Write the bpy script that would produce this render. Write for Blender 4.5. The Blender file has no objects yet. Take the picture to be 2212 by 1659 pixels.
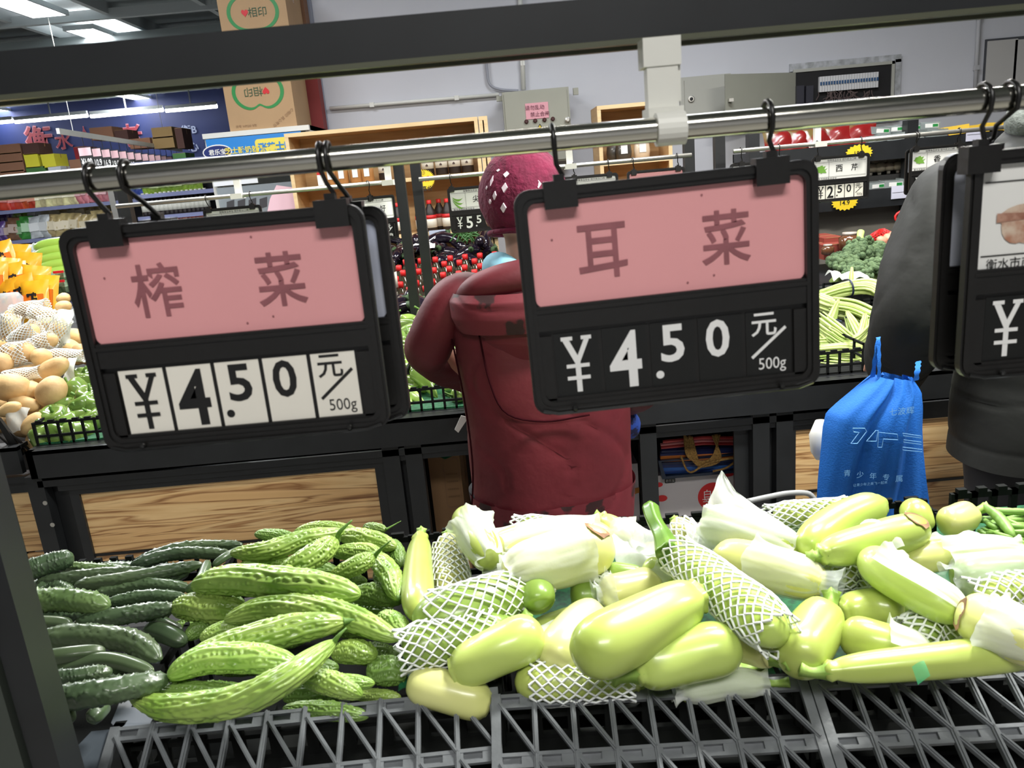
import bpy, bmesh, math, random
import numpy as np
from mathutils import Vector, Matrix
C = bpy.context.scene.collection
SC = bpy.context.scene
rnd = random.Random(11)
PI = math.pi

# ------------------------------------------------------------------ camera
FPX = 1700.0
CAM = Vector((0, 0, 1.45))
PITCH = math.radians(14.9)
ROLL = math.radians(5.1)
F_ = Vector((0, math.cos(PITCH), -math.sin(PITCH)))
R0 = Vector((1, 0, 0)); U0 = Vector((0, math.sin(PITCH), math.cos(PITCH)))
R_ = R0 * math.cos(ROLL) - U0 * math.sin(ROLL)
U_ = R0 * math.sin(ROLL) + U0 * math.cos(ROLL)
cam = bpy.data.cameras.new('camera')
cam.sensor_width = 36; cam.lens = 36 * FPX / 2212
cam.clip_start = 0.02; cam.clip_end = 100
cam.dof.use_dof = True; cam.dof.focus_distance = 2.2; cam.dof.aperture_fstop = 15
camo = bpy.data.objects.new('camera', cam); C.objects.link(camo)
m = Matrix.Identity(4)
for i in range(3):
    m[i][0] = R_[i]; m[i][1] = U_[i]; m[i][2] = -F_[i]; m[i][3] = CAM[i]
camo.matrix_world = m
SC.camera = camo

# ------------------------------------------------------------------ light
w = bpy.data.worlds.new('world'); SC.world = w; w.use_nodes = True
w.node_tree.nodes['Background'].inputs[0].default_value = (0.80, 0.88, 1.0, 1)
w.node_tree.nodes['Background'].inputs[1].default_value = 0.20
def area(name, loc, size, power, col=(1, .98, .94), rot=(0, 0, 0), sy=None, spread=None):
    l = bpy.data.lights.new(name, 'AREA'); l.energy = power; l.color = col
    l.shape = 'RECTANGLE'; l.size = size; l.size_y = sy or size
    if spread: l.spread = spread
    o = bpy.data.objects.new(name, l); C.objects.link(o); o.location = loc; o.rotation_euler = rot
    return o
# row of bright produce lamps hanging over the near stand (behind the rail), and over the far stand
area('produce_lamp', (0.75, 1.30, 2.35), 0.5, 42, (1, .985, .93), (math.radians(-6), math.radians(8), 0), .16)
area('produce_lamp', (1.85, 1.30, 2.35), 0.5, 27, (1, .985, .93), (math.radians(-6), 0, 0), .16)
area('produce_lamp', (-1.6, 2.9, 2.5), 0.9, 29, (1, .97, .90), (0, 0, 0), .16)
area('produce_lamp', (-.1, 3.1, 2.5), 0.9, 24, (1, .97, .90), (0, 0, 0), .16)
area('produce_lamp', (1.75, 2.95, 2.5), 0.7, 44, (1, .97, .90), (0, 0, 0), .16)
area('ceiling_panel_or_fill_lamp', (1.2, 3.5, 3.4), 1.2, 50, (.90, .93, 1), (0, 0, 0), .6)
area('ceiling_panel_or_fill_lamp', (-1.6, 3.5, 3.4), 1.2, 50, (.90, .93, 1), (0, 0, 0), .6)
area('ceiling_panel_or_fill_lamp', (0.2, -1.2, 3.2), 1.6, 60, (1, .98, .95), (0, 0, 0), .6)  # unseen front fill behind the camera, strengthened to brighten the sign cards
area('ceiling_panel_or_fill_lamp', (-3.4, 6.3, 3.4), 1.2, 120, (.93, .96, 1), (0, 0, 0), .6)
area('ceiling_panel_or_fill_lamp', (-6.2, 6.3, 3.4), 1.2, 170, (.93, .96, 1), (0, 0, 0), .6)
SC.view_settings.view_transform = 'Standard'; SC.view_settings.look = 'None'
SC.view_settings.gamma = 1; SC.view_settings.use_curve_mapping = False
SC.view_settings.exposure = 0.35
SC.cycles.max_bounces = 6; SC.cycles.use_denoising = True
SC.cycles.sample_clamp_indirect = 4

# ------------------------------------------------------------------ helpers
def at(u, v, y=None, z=None):
    "the point of the plane y=... or z=... seen at pixel (u, v) of the photograph"
    d = F_ + R_ * ((u - 1106) / FPX) + U_ * ((829.5 - v) / FPX)
    t = (y - CAM.y) / d.y if y is not None else (z - CAM.z) / d.z
    return CAM + d * t
def px(p, w_): "size in metres of w_ pixels at point p"; return w_ * (Vector(p) - CAM).dot(F_) / FPX

def lin(c):
    return tuple((x / 12.92 if x <= .04045 else ((x + .055) / 1.055) ** 2.4) for x in [k / 255 for k in c])
MATS = {}
def mat(name, rgb, rough=.5, metal=0, var=0., vs=8, bump=0., bs=60, coat=0., trans=0., sss=0., emit=0., rand=0., rgb2=None, stretch=None, alpha=1., spec=.5, detail=3, edge=(.35, .65)):
    if name in MATS: return MATS[name]
    M = bpy.data.materials.new(name); M.use_nodes = True; MATS[name] = M
    nt = M.node_tree; N = nt.nodes; L = nt.links; b = N['Principled BSDF']
    c = (*lin(rgb), 1)
    b.inputs['Base Color'].default_value = c
    b.inputs['Roughness'].default_value = rough; b.inputs['Metallic'].default_value = metal
    b.inputs['Coat Weight'].default_value = coat; b.inputs['Coat Roughness'].default_value = .12
    b.inputs['Transmission Weight'].default_value = trans
    b.inputs['Specular IOR Level'].default_value = spec
    if sss: b.inputs['Subsurface Weight'].default_value = sss; b.inputs['Subsurface Radius'].default_value = (.01, .01, .004); b.inputs['Subsurface Scale'].default_value = .6
    if emit: b.inputs['Emission Color'].default_value = c; b.inputs['Emission Strength'].default_value = emit
    if alpha < 1: b.inputs['Alpha'].default_value = alpha
    tc = N.new('ShaderNodeTexCoord'); mp = N.new('ShaderNodeMapping'); L.new(tc.outputs['Object'], mp.inputs[0])
    if stretch: mp.inputs['Scale'].default_value = stretch
    out = None
    if var or rgb2:
        n = N.new('ShaderNodeTexNoise'); n.inputs['Scale'].default_value = vs; n.inputs['Detail'].default_value = detail
        L.new(mp.outputs[0], n.inputs['Vector'])
        r = N.new('ShaderNodeValToRGB'); L.new(n.outputs[0], r.inputs[0])
        r.color_ramp.elements[0].position = edge[0]; r.color_ramp.elements[1].position = edge[1]
        c2 = (*lin(rgb2), 1) if rgb2 else (*[x * (1 - var) for x in c[:3]], 1)
        r.color_ramp.elements[0].color = c2; r.color_ramp.elements[1].color = c
        out = r.outputs[0]
    if rand:
        oi = N.new('ShaderNodeObjectInfo'); hs = N.new('ShaderNodeHueSaturation')
        mr = N.new('ShaderNodeMapRange'); mr.inputs[3].default_value = 1 - rand; mr.inputs[4].default_value = 1 + rand
        L.new(oi.outputs['Random'], mr.inputs[0]); L.new(mr.outputs[0], hs.inputs['Value'])
        mh = N.new('ShaderNodeMapRange'); mh.inputs[3].default_value = .5 - rand * .06; mh.inputs[4].default_value = .5 + rand * .06
        L.new(oi.outputs['Random'], mh.inputs[0]); L.new(mh.outputs[0], hs.inputs['Hue'])
        if out: L.new(out, hs.inputs['Color'])
        else: hs.inputs['Color'].default_value = c
        out = hs.outputs[0]
    if out: L.new(out, b.inputs['Base Color'])
    if bump:
        n = N.new('ShaderNodeTexNoise'); n.inputs['Scale'].default_value = bs; n.inputs['Detail'].default_value = 4
        L.new(mp.outputs[0], n.inputs['Vector'])
        bp = N.new('ShaderNodeBump'); bp.inputs['Strength'].default_value = bump; bp.inputs['Distance'].default_value = .01
        L.new(n.outputs[0], bp.inputs['Height']); L.new(bp.outputs[0], b.inputs['Normal'])
    return M

def mesh_data(name, V, Fs, mt, smooth=True):
    me = bpy.data.meshes.new(name)
    me.from_pydata([tuple(map(float, v)) for v in V], [], [tuple(map(int, f)) for f in Fs])
    if mt:
        for x in (mt if isinstance(mt, (list, tuple)) else [mt]): me.materials.append(x)
    if smooth:
        me.polygons.foreach_set('use_smooth', [True] * len(me.polygons))
    me.update()
    return me
def tag(o, label=None, cat=None, group=None, kind=None):
    if label is not None: o['label'] = label
    if cat: o['category'] = cat
    if group: o['group'] = group
    if kind: o['kind'] = kind
    return o
def link(name, me, parent=None, world=False):
    o = bpy.data.objects.new(name, me); C.objects.link(o)
    if parent is not None:
        o.parent = parent
        if world: o.matrix_parent_inverse = Matrix.Translation(-ROOTLOC[parent.name])
    return o
ROOTLOC = {}
def thing(name, label, cat, loc=(0, 0, 0), rz=0, group=None, kind=None):
    o = bpy.data.objects.new(name, None); C.objects.link(o)
    o.location = loc; o.rotation_euler = (0, 0, rz); o.empty_display_size = .02
    p = Vector(loc); ROOTLOC[o.name] = p
    return tag(o, label, cat, group, kind)
def dup(root, loc=None, rot=None, label=None, group=None, scale=None):
    def rec(o, par):
        c = o.copy(); C.objects.link(c)
        if par is not None: c.parent = par
        for ch in KIDS.get(o.name, []): 
            k = rec(ch, c); KIDS.setdefault(c.name, []).append(k)
        return c
    c = rec(root, None)
    if loc is not None: c.location = loc
    if rot is not None: c.rotation_euler = rot
    if scale is not None: c.scale = scale if not isinstance(scale, (int, float)) else (scale,) * 3
    if label: c['label'] = label
    if group: c['group'] = group
    return c
KIDS = {}

class MB:
    def __init__(s): s.v = []; s.f = []; s.mi = []; s.cur = 0
    def _add(s, V, Fs):
        b = len(s.v); s.v += [Vector(p) for p in V]; s.f += [tuple(i + b for i in f) for f in Fs]; s.mi += [s.cur] * len(Fs); return s
    def m(s, i): s.cur = i; return s
    def box(s, c, d, R=None):
        c = Vector(c); x, y, z = d[0] / 2, d[1] / 2, d[2] / 2
        P = [Vector((i * x, j * y, k * z)) for k in (-1, 1) for j in (-1, 1) for i in (-1, 1)]
        if R is not None: P = [R @ p for p in P]
        return s._add([c + p for p in P], [(0, 2, 3, 1), (4, 5, 7, 6), (0, 1, 5, 4), (2, 6, 7, 3), (0, 4, 6, 2), (1, 3, 7, 5)])
    def bbox(s, lo, hi):
        return s.box([(a + b) / 2 for a, b in zip(lo, hi)], [b - a for a, b in zip(lo, hi)])
    def bar(s, a, b, w_, h, up=(0, 0, 1)):
        a = Vector(a); b = Vector(b); d = (b - a); L = d.length; d.normalize(); up = Vector(up)
        x = d.cross(up)
        if x.length < 1e-5: x = d.cross(Vector((1, 0, 0)))
        x.normalize(); y = x.cross(d)
        R = Matrix((x, d, y)).transposed()
        return s.box((a + b) / 2, (w_, L, h), R)
    def tube(s, pts, r, n=8, closed=False, caps=True):
        pts = [Vector(p) for p in pts]; N = len(pts)
        rr = r if hasattr(r, '__len__') else [r] * N
        up = None; V = []
        for i, p in enumerate(pts):
            d = (pts[(i + 1) % N] - pts[i - 1]) if (closed or 0 < i < N - 1) else (pts[1] - pts[0] if i == 0 else pts[-1] - pts[-2])
            if d.length < 1e-9: d = Vector((0, 0, 1))
            d.normalize()
            if up is None: up = d.orthogonal().normalized()
            up = (up - d * up.dot(d))
            if up.length < 1e-6: up = d.orthogonal()
            up.normalize(); sd = d.cross(up)
            for k in range(n):
                a = 2 * PI * k / n; V.append(p + (up * math.cos(a) + sd * math.sin(a)) * rr[i])
        Fs = []
        M_ = N if closed else N - 1
        for i in range(M_):
            for k in range(n):
                a = i * n + k; b = i * n + (k + 1) % n; c = ((i + 1) % N) * n + (k + 1) % n; d = ((i + 1) % N) * n + k
                Fs.append((a, b, c, d))
        if caps and not closed:
            Fs.append(tuple(range(n))[::-1]); Fs.append(tuple((N - 1) * n + k for k in range(n)))
        return s._add(V, Fs)
    def lathe(s, prof, n=16, c=(0, 0, 0), sx=1, sy=1, R=None, fn=None):
        V = []; c = Vector(c)
        for (r, z) in prof:
            for k in range(n):
                a = 2 * PI * k / n; q = r * (fn(a, z) if fn else 1)
                p = Vector((q * math.cos(a) * sx, q * math.sin(a) * sy, z)); V.append(c + (R @ p if R is not None else p))
        Fs = [(i * n + k, i * n + (k + 1) % n, (i + 1) * n + (k + 1) % n, (i + 1) * n + k) for i in range(len(prof) - 1) for k in range(n)]
        Fs.append(tuple(range(n))[::-1]); Fs.append(tuple((len(prof) - 1) * n + k for k in range(n)))
        return s._add(V, Fs)
    def poly(s, P, th=(0, 0, 0)):
        "flat polygon P thickened by vector th"
        P = [Vector(p) for p in P]; th = Vector(th); n = len(P)
        if th.length == 0: return s._add(P, [tuple(range(n))])
        return s._add(P + [p + th for p in P], [tuple(range(n)), tuple(range(2 * n - 1, n - 1, -1))] + [(i, i + n, (i + 1) % n + n, (i + 1) % n) for i in range(n)])
    def ring(s, A, B, th):
        "ring between outline A and outline B (same count), thickened"
        n = len(A); th = Vector(th); A = [Vector(p) for p in A]; B = [Vector(p) for p in B]
        V = A + B + [p + th for p in A] + [p + th for p in B]; Fs = []
        for i in range(n):
            j = (i + 1) % n
            Fs += [(i, j, n + j, n + i), (2 * n + i, 3 * n + i, 3 * n + j, 2 * n + j), (i, 2 * n + i, 2 * n + j, j), (n + i, n + j, 3 * n + j, 3 * n + i)]
        return s._add(V, Fs)
    def raw(s, V, Fs): return s._add(V, Fs)
    def data(s, name, mt, smooth=False):
        me = mesh_data(name, s.v, s.f, mt, smooth)
        if isinstance(mt, (list, tuple)): me.polygons.foreach_set('material_index', s.mi)
        bm = bmesh.new(); bm.from_mesh(me); bmesh.ops.recalc_face_normals(bm, faces=bm.faces); bm.to_mesh(me); bm.free()
        return me
    def build(s, name, mt, parent=None, world=False, smooth=False, label=None):
        o = link(name, s.data(name, mt, smooth), parent, world)
        if parent is not None: KIDS.setdefault(parent.name, []).append(o)
        if label: o['label'] = label
        return o
def rrect(w_, h, r, n=5, cx=0, cz=0, y=0):
    P = []
    for qx, qz, a0 in ((1, 1, 0), (-1, 1, 90), (-1, -1, 180), (1, -1, 270)):
        for k in range(n):
            a = math.radians(a0 + 90 * k / (n - 1)); P.append((cx + qx * (w_ / 2 - r) + r * math.cos(a), y, cz + qz * (h / 2 - r) + r * math.sin(a)))
    return P
# ---- lettering: flat glyph outlines from the built-in font, as meshes
TXT = {}
def glyph(txt, bold=0., sx=1.):
    k = (txt, bold, sx)
    if k not in TXT:
        cu = bpy.data.curves.new('lettering', 'FONT'); cu.body = txt; cu.size = 1; cu.offset = bold; cu.resolution_u = 3
        cu.align_x = 'CENTER'; cu.align_y = 'CENTER'
        o = bpy.data.objects.new('lettering', cu); C.objects.link(o)
        dg = bpy.context.evaluated_depsgraph_get(); me = bpy.data.meshes.new_from_object(o.evaluated_get(dg))
        V = np.array([v.co[:] for v in me.vertices]) if len(me.vertices) else np.zeros((0, 3)); Fs = [tuple(p.vertices) for p in me.polygons]
        if len(V):
            V[:, 0] *= sx; lo, hi = V.min(0), V.max(0); V[:, :2] -= ((lo + hi) / 2)[:2]; 
            size = (hi - lo)[:2]
        else: size = (1, 1)
        bpy.data.objects.remove(o); bpy.data.curves.remove(cu); bpy.data.meshes.remove(me)
        TXT[k] = (V, Fs, size)
    return TXT[k]
def write(txt, mt, parent, h=None, w_=None, at_=(0, 0, 0), R=None, bold=0., sx=1., name='lettering', world=False, mb=None, rotz=0):
    "lettering h tall (or w_ wide) centred at at_, read from -Y by default"
    V, Fs, size = glyph(txt, bold, sx)
    if not len(V): return None
    s_ = h / size[1] if h else w_ / size[0]
    sxx = (w_ / size[0]) if (w_ and h) else s_
    cr, sr = math.cos(rotz), math.sin(rotz)
    P = [Vector((v[0] * sxx * cr - v[1] * s_ * sr, 0, v[0] * sxx * sr + v[1] * s_ * cr)) for v in V]
    if R is not None: P = [R @ p for p in P]
    P = [p + Vector(at_) for p in P]
    if mb is not None: mb.raw(P, Fs); return mb
    o = link(name, mesh_data(name, P, Fs, mt, False), parent, world)
    if parent is not None: KIDS.setdefault(parent.name, []).append(o)
    return o

# ---- curved bodies
def resample(pts, N, ext=(0, 0)):
    P = np.array([list(p) for p in pts], float); n = len(P)
    if n == 2: P = np.array([P[0], P[0] * .5 + P[1] * .5, P[1]]); n = 3
    Q = np.vstack([2 * P[0] - P[1], P, 2 * P[-1] - P[-2]])
    out = []
    for i in range(1, n):
        for t in np.linspace(0, 1, 24, endpoint=False):
            a, b, c, d = Q[i - 1], Q[i], Q[i + 1], Q[i + 2]
            out.append(.5 * ((2 * b) + (c - a) * t + (2 * a - 5 * b + 4 * c - d) * t * t + (3 * b - 3 * c + d - a) * t ** 3))
    out.append(P[-1]); out = np.array(out)
    s = np.r_[0, np.cumsum(np.linalg.norm(np.diff(out, axis=0), axis=1))]; L = s[-1]
    T = np.linspace(ext[0] * L, (1 + ext[1]) * L, N) if ext != (0, 0) else np.linspace(0, L, N)
    X = np.stack([np.interp(T, s, out[:, k]) for k in range(3)], 1)
    d0 = (out[1] - out[0]) / np.linalg.norm(out[1] - out[0]); d1 = (out[-1] - out[-2]) / np.linalg.norm(out[-1] - out[-2])
    for i, t in enumerate(T):
        if t < 0: X[i] = out[0] + d0 * t
        if t > L: X[i] = out[-1] + d1 * (t - L)
    return X, L
def frames(X):
    T = np.gradient(X, axis=0); T /= np.linalg.norm(T, axis=1)[:, None] + 1e-12
    U = np.zeros_like(T); u = np.array([0, 0, 1.]); u = u - T[0] * u.dot(T[0])
    if np.linalg.norm(u) < .1: u = np.array([0, 1., 0]); u = u - T[0] * u.dot(T[0])
    for i in range(len(X)):
        u = u - T[i] * u.dot(T[i]); u /= np.linalg.norm(u); U[i] = u
    return T, U, np.cross(T, U)
def body(X, rad, nth, disp=None):
    T, U, S = frames(X); N = len(X); th = np.linspace(0, 2 * PI, nth, endpoint=False)
    r = np.asarray(rad)[:, None] * np.ones((N, nth))
    if disp is not None: r = r + disp
    V = X[:, None, :] + (U[:, None, :] * np.cos(th)[None, :, None] + S[:, None, :] * np.sin(th)[None, :, None]) * r[:, :, None]
    V = V.reshape(-1, 3)
    Fs = [(i * nth + k, i * nth + (k + 1) % nth, (i + 1) * nth + (k + 1) % nth, (i + 1) * nth + k) for i in range(N - 1) for k in range(nth)]
    V = np.vstack([V, X[:1], X[-1:]]); a = N * nth
    Fs += [(a, (k + 1) % nth, k) for k in range(nth)] + [(a + 1, (N - 1) * nth + k, (N - 1) * nth + (k + 1) % nth) for k in range(nth)]
    return V, Fs
def prof_round(t, p=2.6, a=0., lo=.0):
    "rounded body profile, 0..1; a shifts the fat end to t=0"
    q = np.clip(1 - np.abs(2 * t - 1) ** p, 0, 1) ** (1 / 2.)
    return np.maximum(q, lo) * (1 - a * np.clip(t, 0, 1) ** 1.5)
def wobble(N, nth, seed, k=3):
    r = np.random.RandomState(seed); t = np.linspace(0, 1, N)[:, None]; th = np.linspace(0, 2 * PI, nth, endpoint=False)[None, :]
    z = 0
    for i in range(k * 2):
        z = z + r.uniform(-1, 1) * np.cos(r.randint(0, 4) * th + r.uniform(0, 6)) * np.cos(r.uniform(1, 9) * t + r.uniform(0, 6))
    return z / k
def blob(name, parts, voxel, mt, smooth_it=6, wrinkle=None):
    "one continuous surface grown round tapered limbs: parts = (p0, p1, r0, r1, (sx, sy, sz))"
    mb = MB()
    for p0, p1, r0, r1, *fl in parts:
        sc = Vector(fl[0]) if fl else Vector((1, 1, 1))
        p0 = Vector(p0); p1 = Vector(p1); d = p1 - p0; L = d.length; n = 20
        if L < 1e-5: d = Vector((0, 0, 1)); L = 0
        q = (d.normalized() if L else Vector((0, 0, 1))).to_track_quat('Z', 'Y').to_matrix()
        pr = [(r0 * math.sin(a), -r0 * math.cos(a)) for a in np.linspace(.15, PI / 2, 6)] + [(r1 * math.cos(a), L + r1 * math.sin(a)) for a in np.linspace(0, PI / 2 - .15, 6)]
        V = []
        for (r, z) in pr:
            for k in range(n):
                a = 2 * PI * k / n; v = q @ Vector((r * math.cos(a), r * math.sin(a), z))
                mid = d * .5
                if fl:
                    ax = q @ Vector((0, 0, z)); off = v - ax; v = ax + Vector((off.x * sc.x, off.y * sc.y, off.z * sc.z))
                V.append(p0 + v)
        Fs = [(i * n + k, i * n + (k + 1) % n, (i + 1) * n + (k + 1) % n, (i + 1) * n + k) for i in range(len(pr) - 1) for k in range(n)]
        Fs.append(tuple(range(n))[::-1]); Fs.append(tuple((len(pr) - 1) * n + k for k in range(n)))
        mb.raw(V, Fs)
    me = mb.data(name, mt, True)
    o = bpy.data.objects.new(name, me); C.objects.link(o)
    md = o.modifiers.new('r', 'REMESH'); md.mode = 'VOXEL'; md.voxel_size = voxel
    ms = o.modifiers.new('s', 'SMOOTH'); ms.factor = .5; ms.iterations = smooth_it
    dg = bpy.context.evaluated_depsgraph_get()
    ev = o.evaluated_get(dg); me2 = bpy.data.meshes.new_from_object(ev)
    bpy.data.objects.remove(o); me2.name = name
    me2.materials.clear(); me2.materials.append(mt)
    me2.polygons.foreach_set('use_smooth', [True] * len(me2.polygons))
    if wrinkle is not None:
        n = len(me2.vertices); co = np.zeros(n * 3); no = np.zeros(n * 3)
        me2.vertices.foreach_get('co', co); me2.vertices.foreach_get('normal', no)
        co = co.reshape(-1, 3); no = no.reshape(-1, 3)
        co += no * wrinkle(co)[:, None]
        me2.vertices.foreach_set('co', co.ravel())
    me2.update()
    return me2
# ------------------------------------------------------------------ materials
black_plastic = mat('black_plastic', (24, 23, 22), .38, bump=.05, bs=90, var=.25)
black_metal = mat('black_metal', (33, 35, 37), .42, var=.2, vs=14)
lit_crate = mat('lit_crate_plastic', (114, 118, 121), .34, var=.25, vs=25, bump=.1, bs=80)  # black rim and lattice where light strikes; brightness put into this grey
dark_crate = mat('dark_crate_plastic', (22, 24, 23), .85, var=.2, spec=.15)
steel = mat('steel', (200, 198, 188), .16, metal=1, bump=.02, bs=30)
steel_far = mat('dull_steel', (205, 203, 196), .35, metal=.9)
white_plastic = mat('white_plastic', (222, 222, 214), .4, var=.05)
pink_card = mat('pink_card', (226, 158, 160), .55, var=.06, vs=5)
pink_tag = mat('pink_tag', (226, 184, 190), .6)
pink_ink = mat('pink_ink', (152, 92, 98), .6, var=.2, vs=40)
white_card = mat('white_card', (226, 226, 222), .55, var=.03)
cream_card = mat('price_card_white', (236, 232, 220), .4, var=.04)
black_card = mat('price_card_black', (17, 18, 17), .35)
ink = mat('black_ink', (22, 22, 22), .5)
white_ink = mat('white_ink', (232, 232, 230), .5)
red_ink = mat('red_ink', (200, 26, 34), .5)
green_ink = mat('green_ink', (34, 130, 62), .5)
wall_white = mat('white_wall_paint', (206, 207, 212), .75, var=.06, vs=1.3, bump=.08, bs=25)
ceil_m = mat('ceiling_paint', (124, 132, 134), .9)
beam_m = mat('ceiling_beam_paint', (160, 166, 168), .8)
floor_m = mat('floor_tile', (150, 148, 142), .4, var=.1)
light_m = mat('lamp_diffuser', (255, 255, 255), .5, emit=26)
tube_m = mat('tube_light', (255, 255, 255), .5, emit=12)
blue_wall_m = mat('blue_banner', (20, 38, 92), .6, rgb2=(14, 24, 62), vs=.6)
wood_lt = mat('light_plywood', (206, 172, 124), .5, rgb2=(190, 152, 104), vs=3, stretch=(1, 1, 12))
wood_face = mat('plywood_edge', (226, 200, 152), .5, rgb2=(212, 182, 134), vs=4, stretch=(1, 1, 10))
carton_m = mat('cardboard', (178, 146, 108), .8, var=.08, vs=4, bump=.05, bs=60)
carton_d = mat('brown_cardboard', (132, 96, 72), .8, var=.1, vs=4)
tape_m = mat('packing_tape', (168, 132, 92), .25)
zuc_m = mat('zucchini_skin', (192, 208, 112), .32, rgb2=(164, 186, 80), vs=5, coat=.35, rand=.12, stretch=(1, 1, 1), detail=8, edge=(.3, .7), bump=.05, bs=18)
zuc_y = mat('pale_zucchini_skin', (222, 222, 146), .32, rgb2=(204, 208, 120), vs=5, coat=.35, rand=.08, detail=8, bump=.04, bs=18)
zuc_d = mat('green_zucchini_skin', (152, 178, 86), .3, rgb2=(126, 154, 66), vs=6, coat=.3, rand=.08, detail=8)
zstem = mat('zucchini_stem', (160, 190, 92), .5, rgb2=(130, 166, 66), vs=30)
zscar = mat('dry_brown_scar', (156, 120, 84), .8, rgb2=(120, 88, 62), vs=60)
foam = mat('white_foam_net', (240, 244, 240), .6, sss=.1)
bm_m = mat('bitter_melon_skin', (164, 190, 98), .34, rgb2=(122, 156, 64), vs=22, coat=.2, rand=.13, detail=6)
bm_shade = mat('shaded_bitter_melon_skin', (128, 158, 80), .36, rgb2=(100, 130, 58), vs=10, coat=.15, rand=.1, detail=6)  # darker copy of the melon skin; shade of buried melons put in its colour
bstem = mat('melon_stem', (96, 134, 54), .6)
cuc_m = mat('cucumber_skin', (84, 102, 70), .34, rgb2=(52, 70, 48), vs=7, coat=.35, rand=.15, detail=6)
cuc_tip = mat('cucumber_tip', (128, 158, 84), .4)
pep_m = mat('pepper_skin', (122, 150, 72), .22, rgb2=(98, 126, 54), vs=10, coat=.6, rand=.12)
pep_y = mat('pale_pepper_skin', (164, 190, 98), .22, rgb2=(142, 174, 80), vs=10, coat=.6, rand=.12)
pot_m = mat('potato_skin', (220, 186, 132), .6, rgb2=(196, 158, 106), vs=14, rand=.08, detail=8, bump=.15, bs=60)
egg_m = mat('aubergine_skin', (26, 18, 30), .12, coat=.7)
broc_m = mat('broccoli_florets', (98, 120, 82), .8, rgb2=(68, 92, 60), vs=60, bump=.6, bs=160)
broc_s = mat('broccoli_stem', (168, 196, 110), .6)
bean_m = mat('yardlong_bean', (190, 204, 128), .45, rgb2=(158, 182, 94), vs=14, rand=.1)
bean_g = mat('green_bean', (132, 170, 84), .45, rgb2=(112, 152, 70), vs=14)
mesh_red = mat('red_net_bag', (206, 36, 34), .5)
mesh_green = mat('green_shade_net', (18, 96, 56), .7, rgb2=(10, 60, 36), vs=120)
blue_m = mat('blue_nonwoven', (22, 104, 196), .75, var=.1, vs=6, bump=.15, bs=300)
coat_red = mat('crimson_coat_cloth', (102, 26, 36), .6, rgb2=(86, 22, 30), vs=4, bump=.4, bs=11)
coat_dk = mat('black_coat_cloth', (25, 27, 24), .7, rgb2=(18, 19, 17), vs=5, bump=.5, bs=9)
hat_m = mat('magenta_knit', (112, 20, 56), .9, rgb2=(94, 14, 46), vs=40, bump=.5, bs=90)
skin_m = mat('skin', (198, 150, 128), .55, sss=.1)
hair_m = mat('dark_hair', (36, 30, 28), .6)
scarf_m = mat('pale_blue_scarf', (132, 186, 204), .8, bump=.2, bs=20)
navy_m = mat('navy_cloth', (34, 44, 84), .8)
trouser_m = mat('dark_trouser_cloth', (30, 30, 34), .8)
metal_box = mat('grey_green_enamel', (160, 160, 146), .5, var=.08, vs=3)
metal_box2 = mat('grey_enamel', (176, 176, 166), .5, var=.06, vs=3)
clear_pl = mat('clear_plastic', (235, 240, 240), .08, trans=.92)
def tissue_mat(name, col, op):
    M = mat(name, col, .6, bump=.25, bs=30)
    nt = M.node_tree; N = nt.nodes; L = nt.links; b = N['Principled BSDF']; out = N['Material Output']
    tl = N.new('ShaderNodeBsdfTranslucent'); tl.inputs[0].default_value = (*lin(col), 1)
    tr = N.new('ShaderNodeBsdfTransparent'); m1 = N.new('ShaderNodeMixShader'); m2 = N.new('ShaderNodeMixShader')
    m1.inputs[0].default_value = .35; L.new(b.outputs[0], m1.inputs[1]); L.new(tl.outputs[0], m1.inputs[2])
    m2.inputs[0].default_value = op; L.new(tr.outputs[0], m2.inputs[1]); L.new(m1.outputs[0], m2.inputs[2]); L.new(m2.outputs[0], out.inputs[0])
    return M
tissue = tissue_mat('white_tissue', (240, 244, 238), .72)
film = tissue_mat('clear_film', (236, 242, 244), .38)
film_green = tissue_mat('green_film', (70, 190, 130), .6)
# striped walnut laminate of the stand panels
def laminate():
    M = mat('striped_wood_laminate', (190, 146, 92), .4); nt = M.node_tree; N = nt.nodes; L = nt.links; b = N['Principled BSDF']
    tc = N.new('ShaderNodeTexCoord'); mp = N.new('ShaderNodeMapping'); mp.inputs['Scale'].default_value = (.42, 1, 9)
    L.new(tc.outputs['Object'], mp.inputs[0])
    n = N.new('ShaderNodeTexNoise'); n.inputs['Scale'].default_value = 2.4; n.inputs['Detail'].default_value = 4; n.inputs['Roughness'].default_value = .42; n.inputs['Distortion'].default_value = .9; L.new(mp.outputs[0], n.inputs[0])
    r = N.new('ShaderNodeValToRGB'); e = r.color_ramp.elements
    e[0].position = .30; e[0].color = (*lin((128, 86, 50)), 1); e[1].position = .72; e[1].color = (*lin((240, 206, 150)), 1)
    for p, c in ((.40, (216, 172, 116)), (.455, (226, 184, 128)), (.48, (150, 104, 62)), (.51, (222, 180, 124)), (.56, (236, 200, 144)), (.60, (170, 122, 76)), (.63, (226, 186, 130))):
        x = e.new(p); x.color = (*lin(c), 1)
    L.new(n.outputs[0], r.inputs[0]); L.new(r.outputs[0], b.inputs['Base Color'])
    return M
lam_m = laminate()
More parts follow.
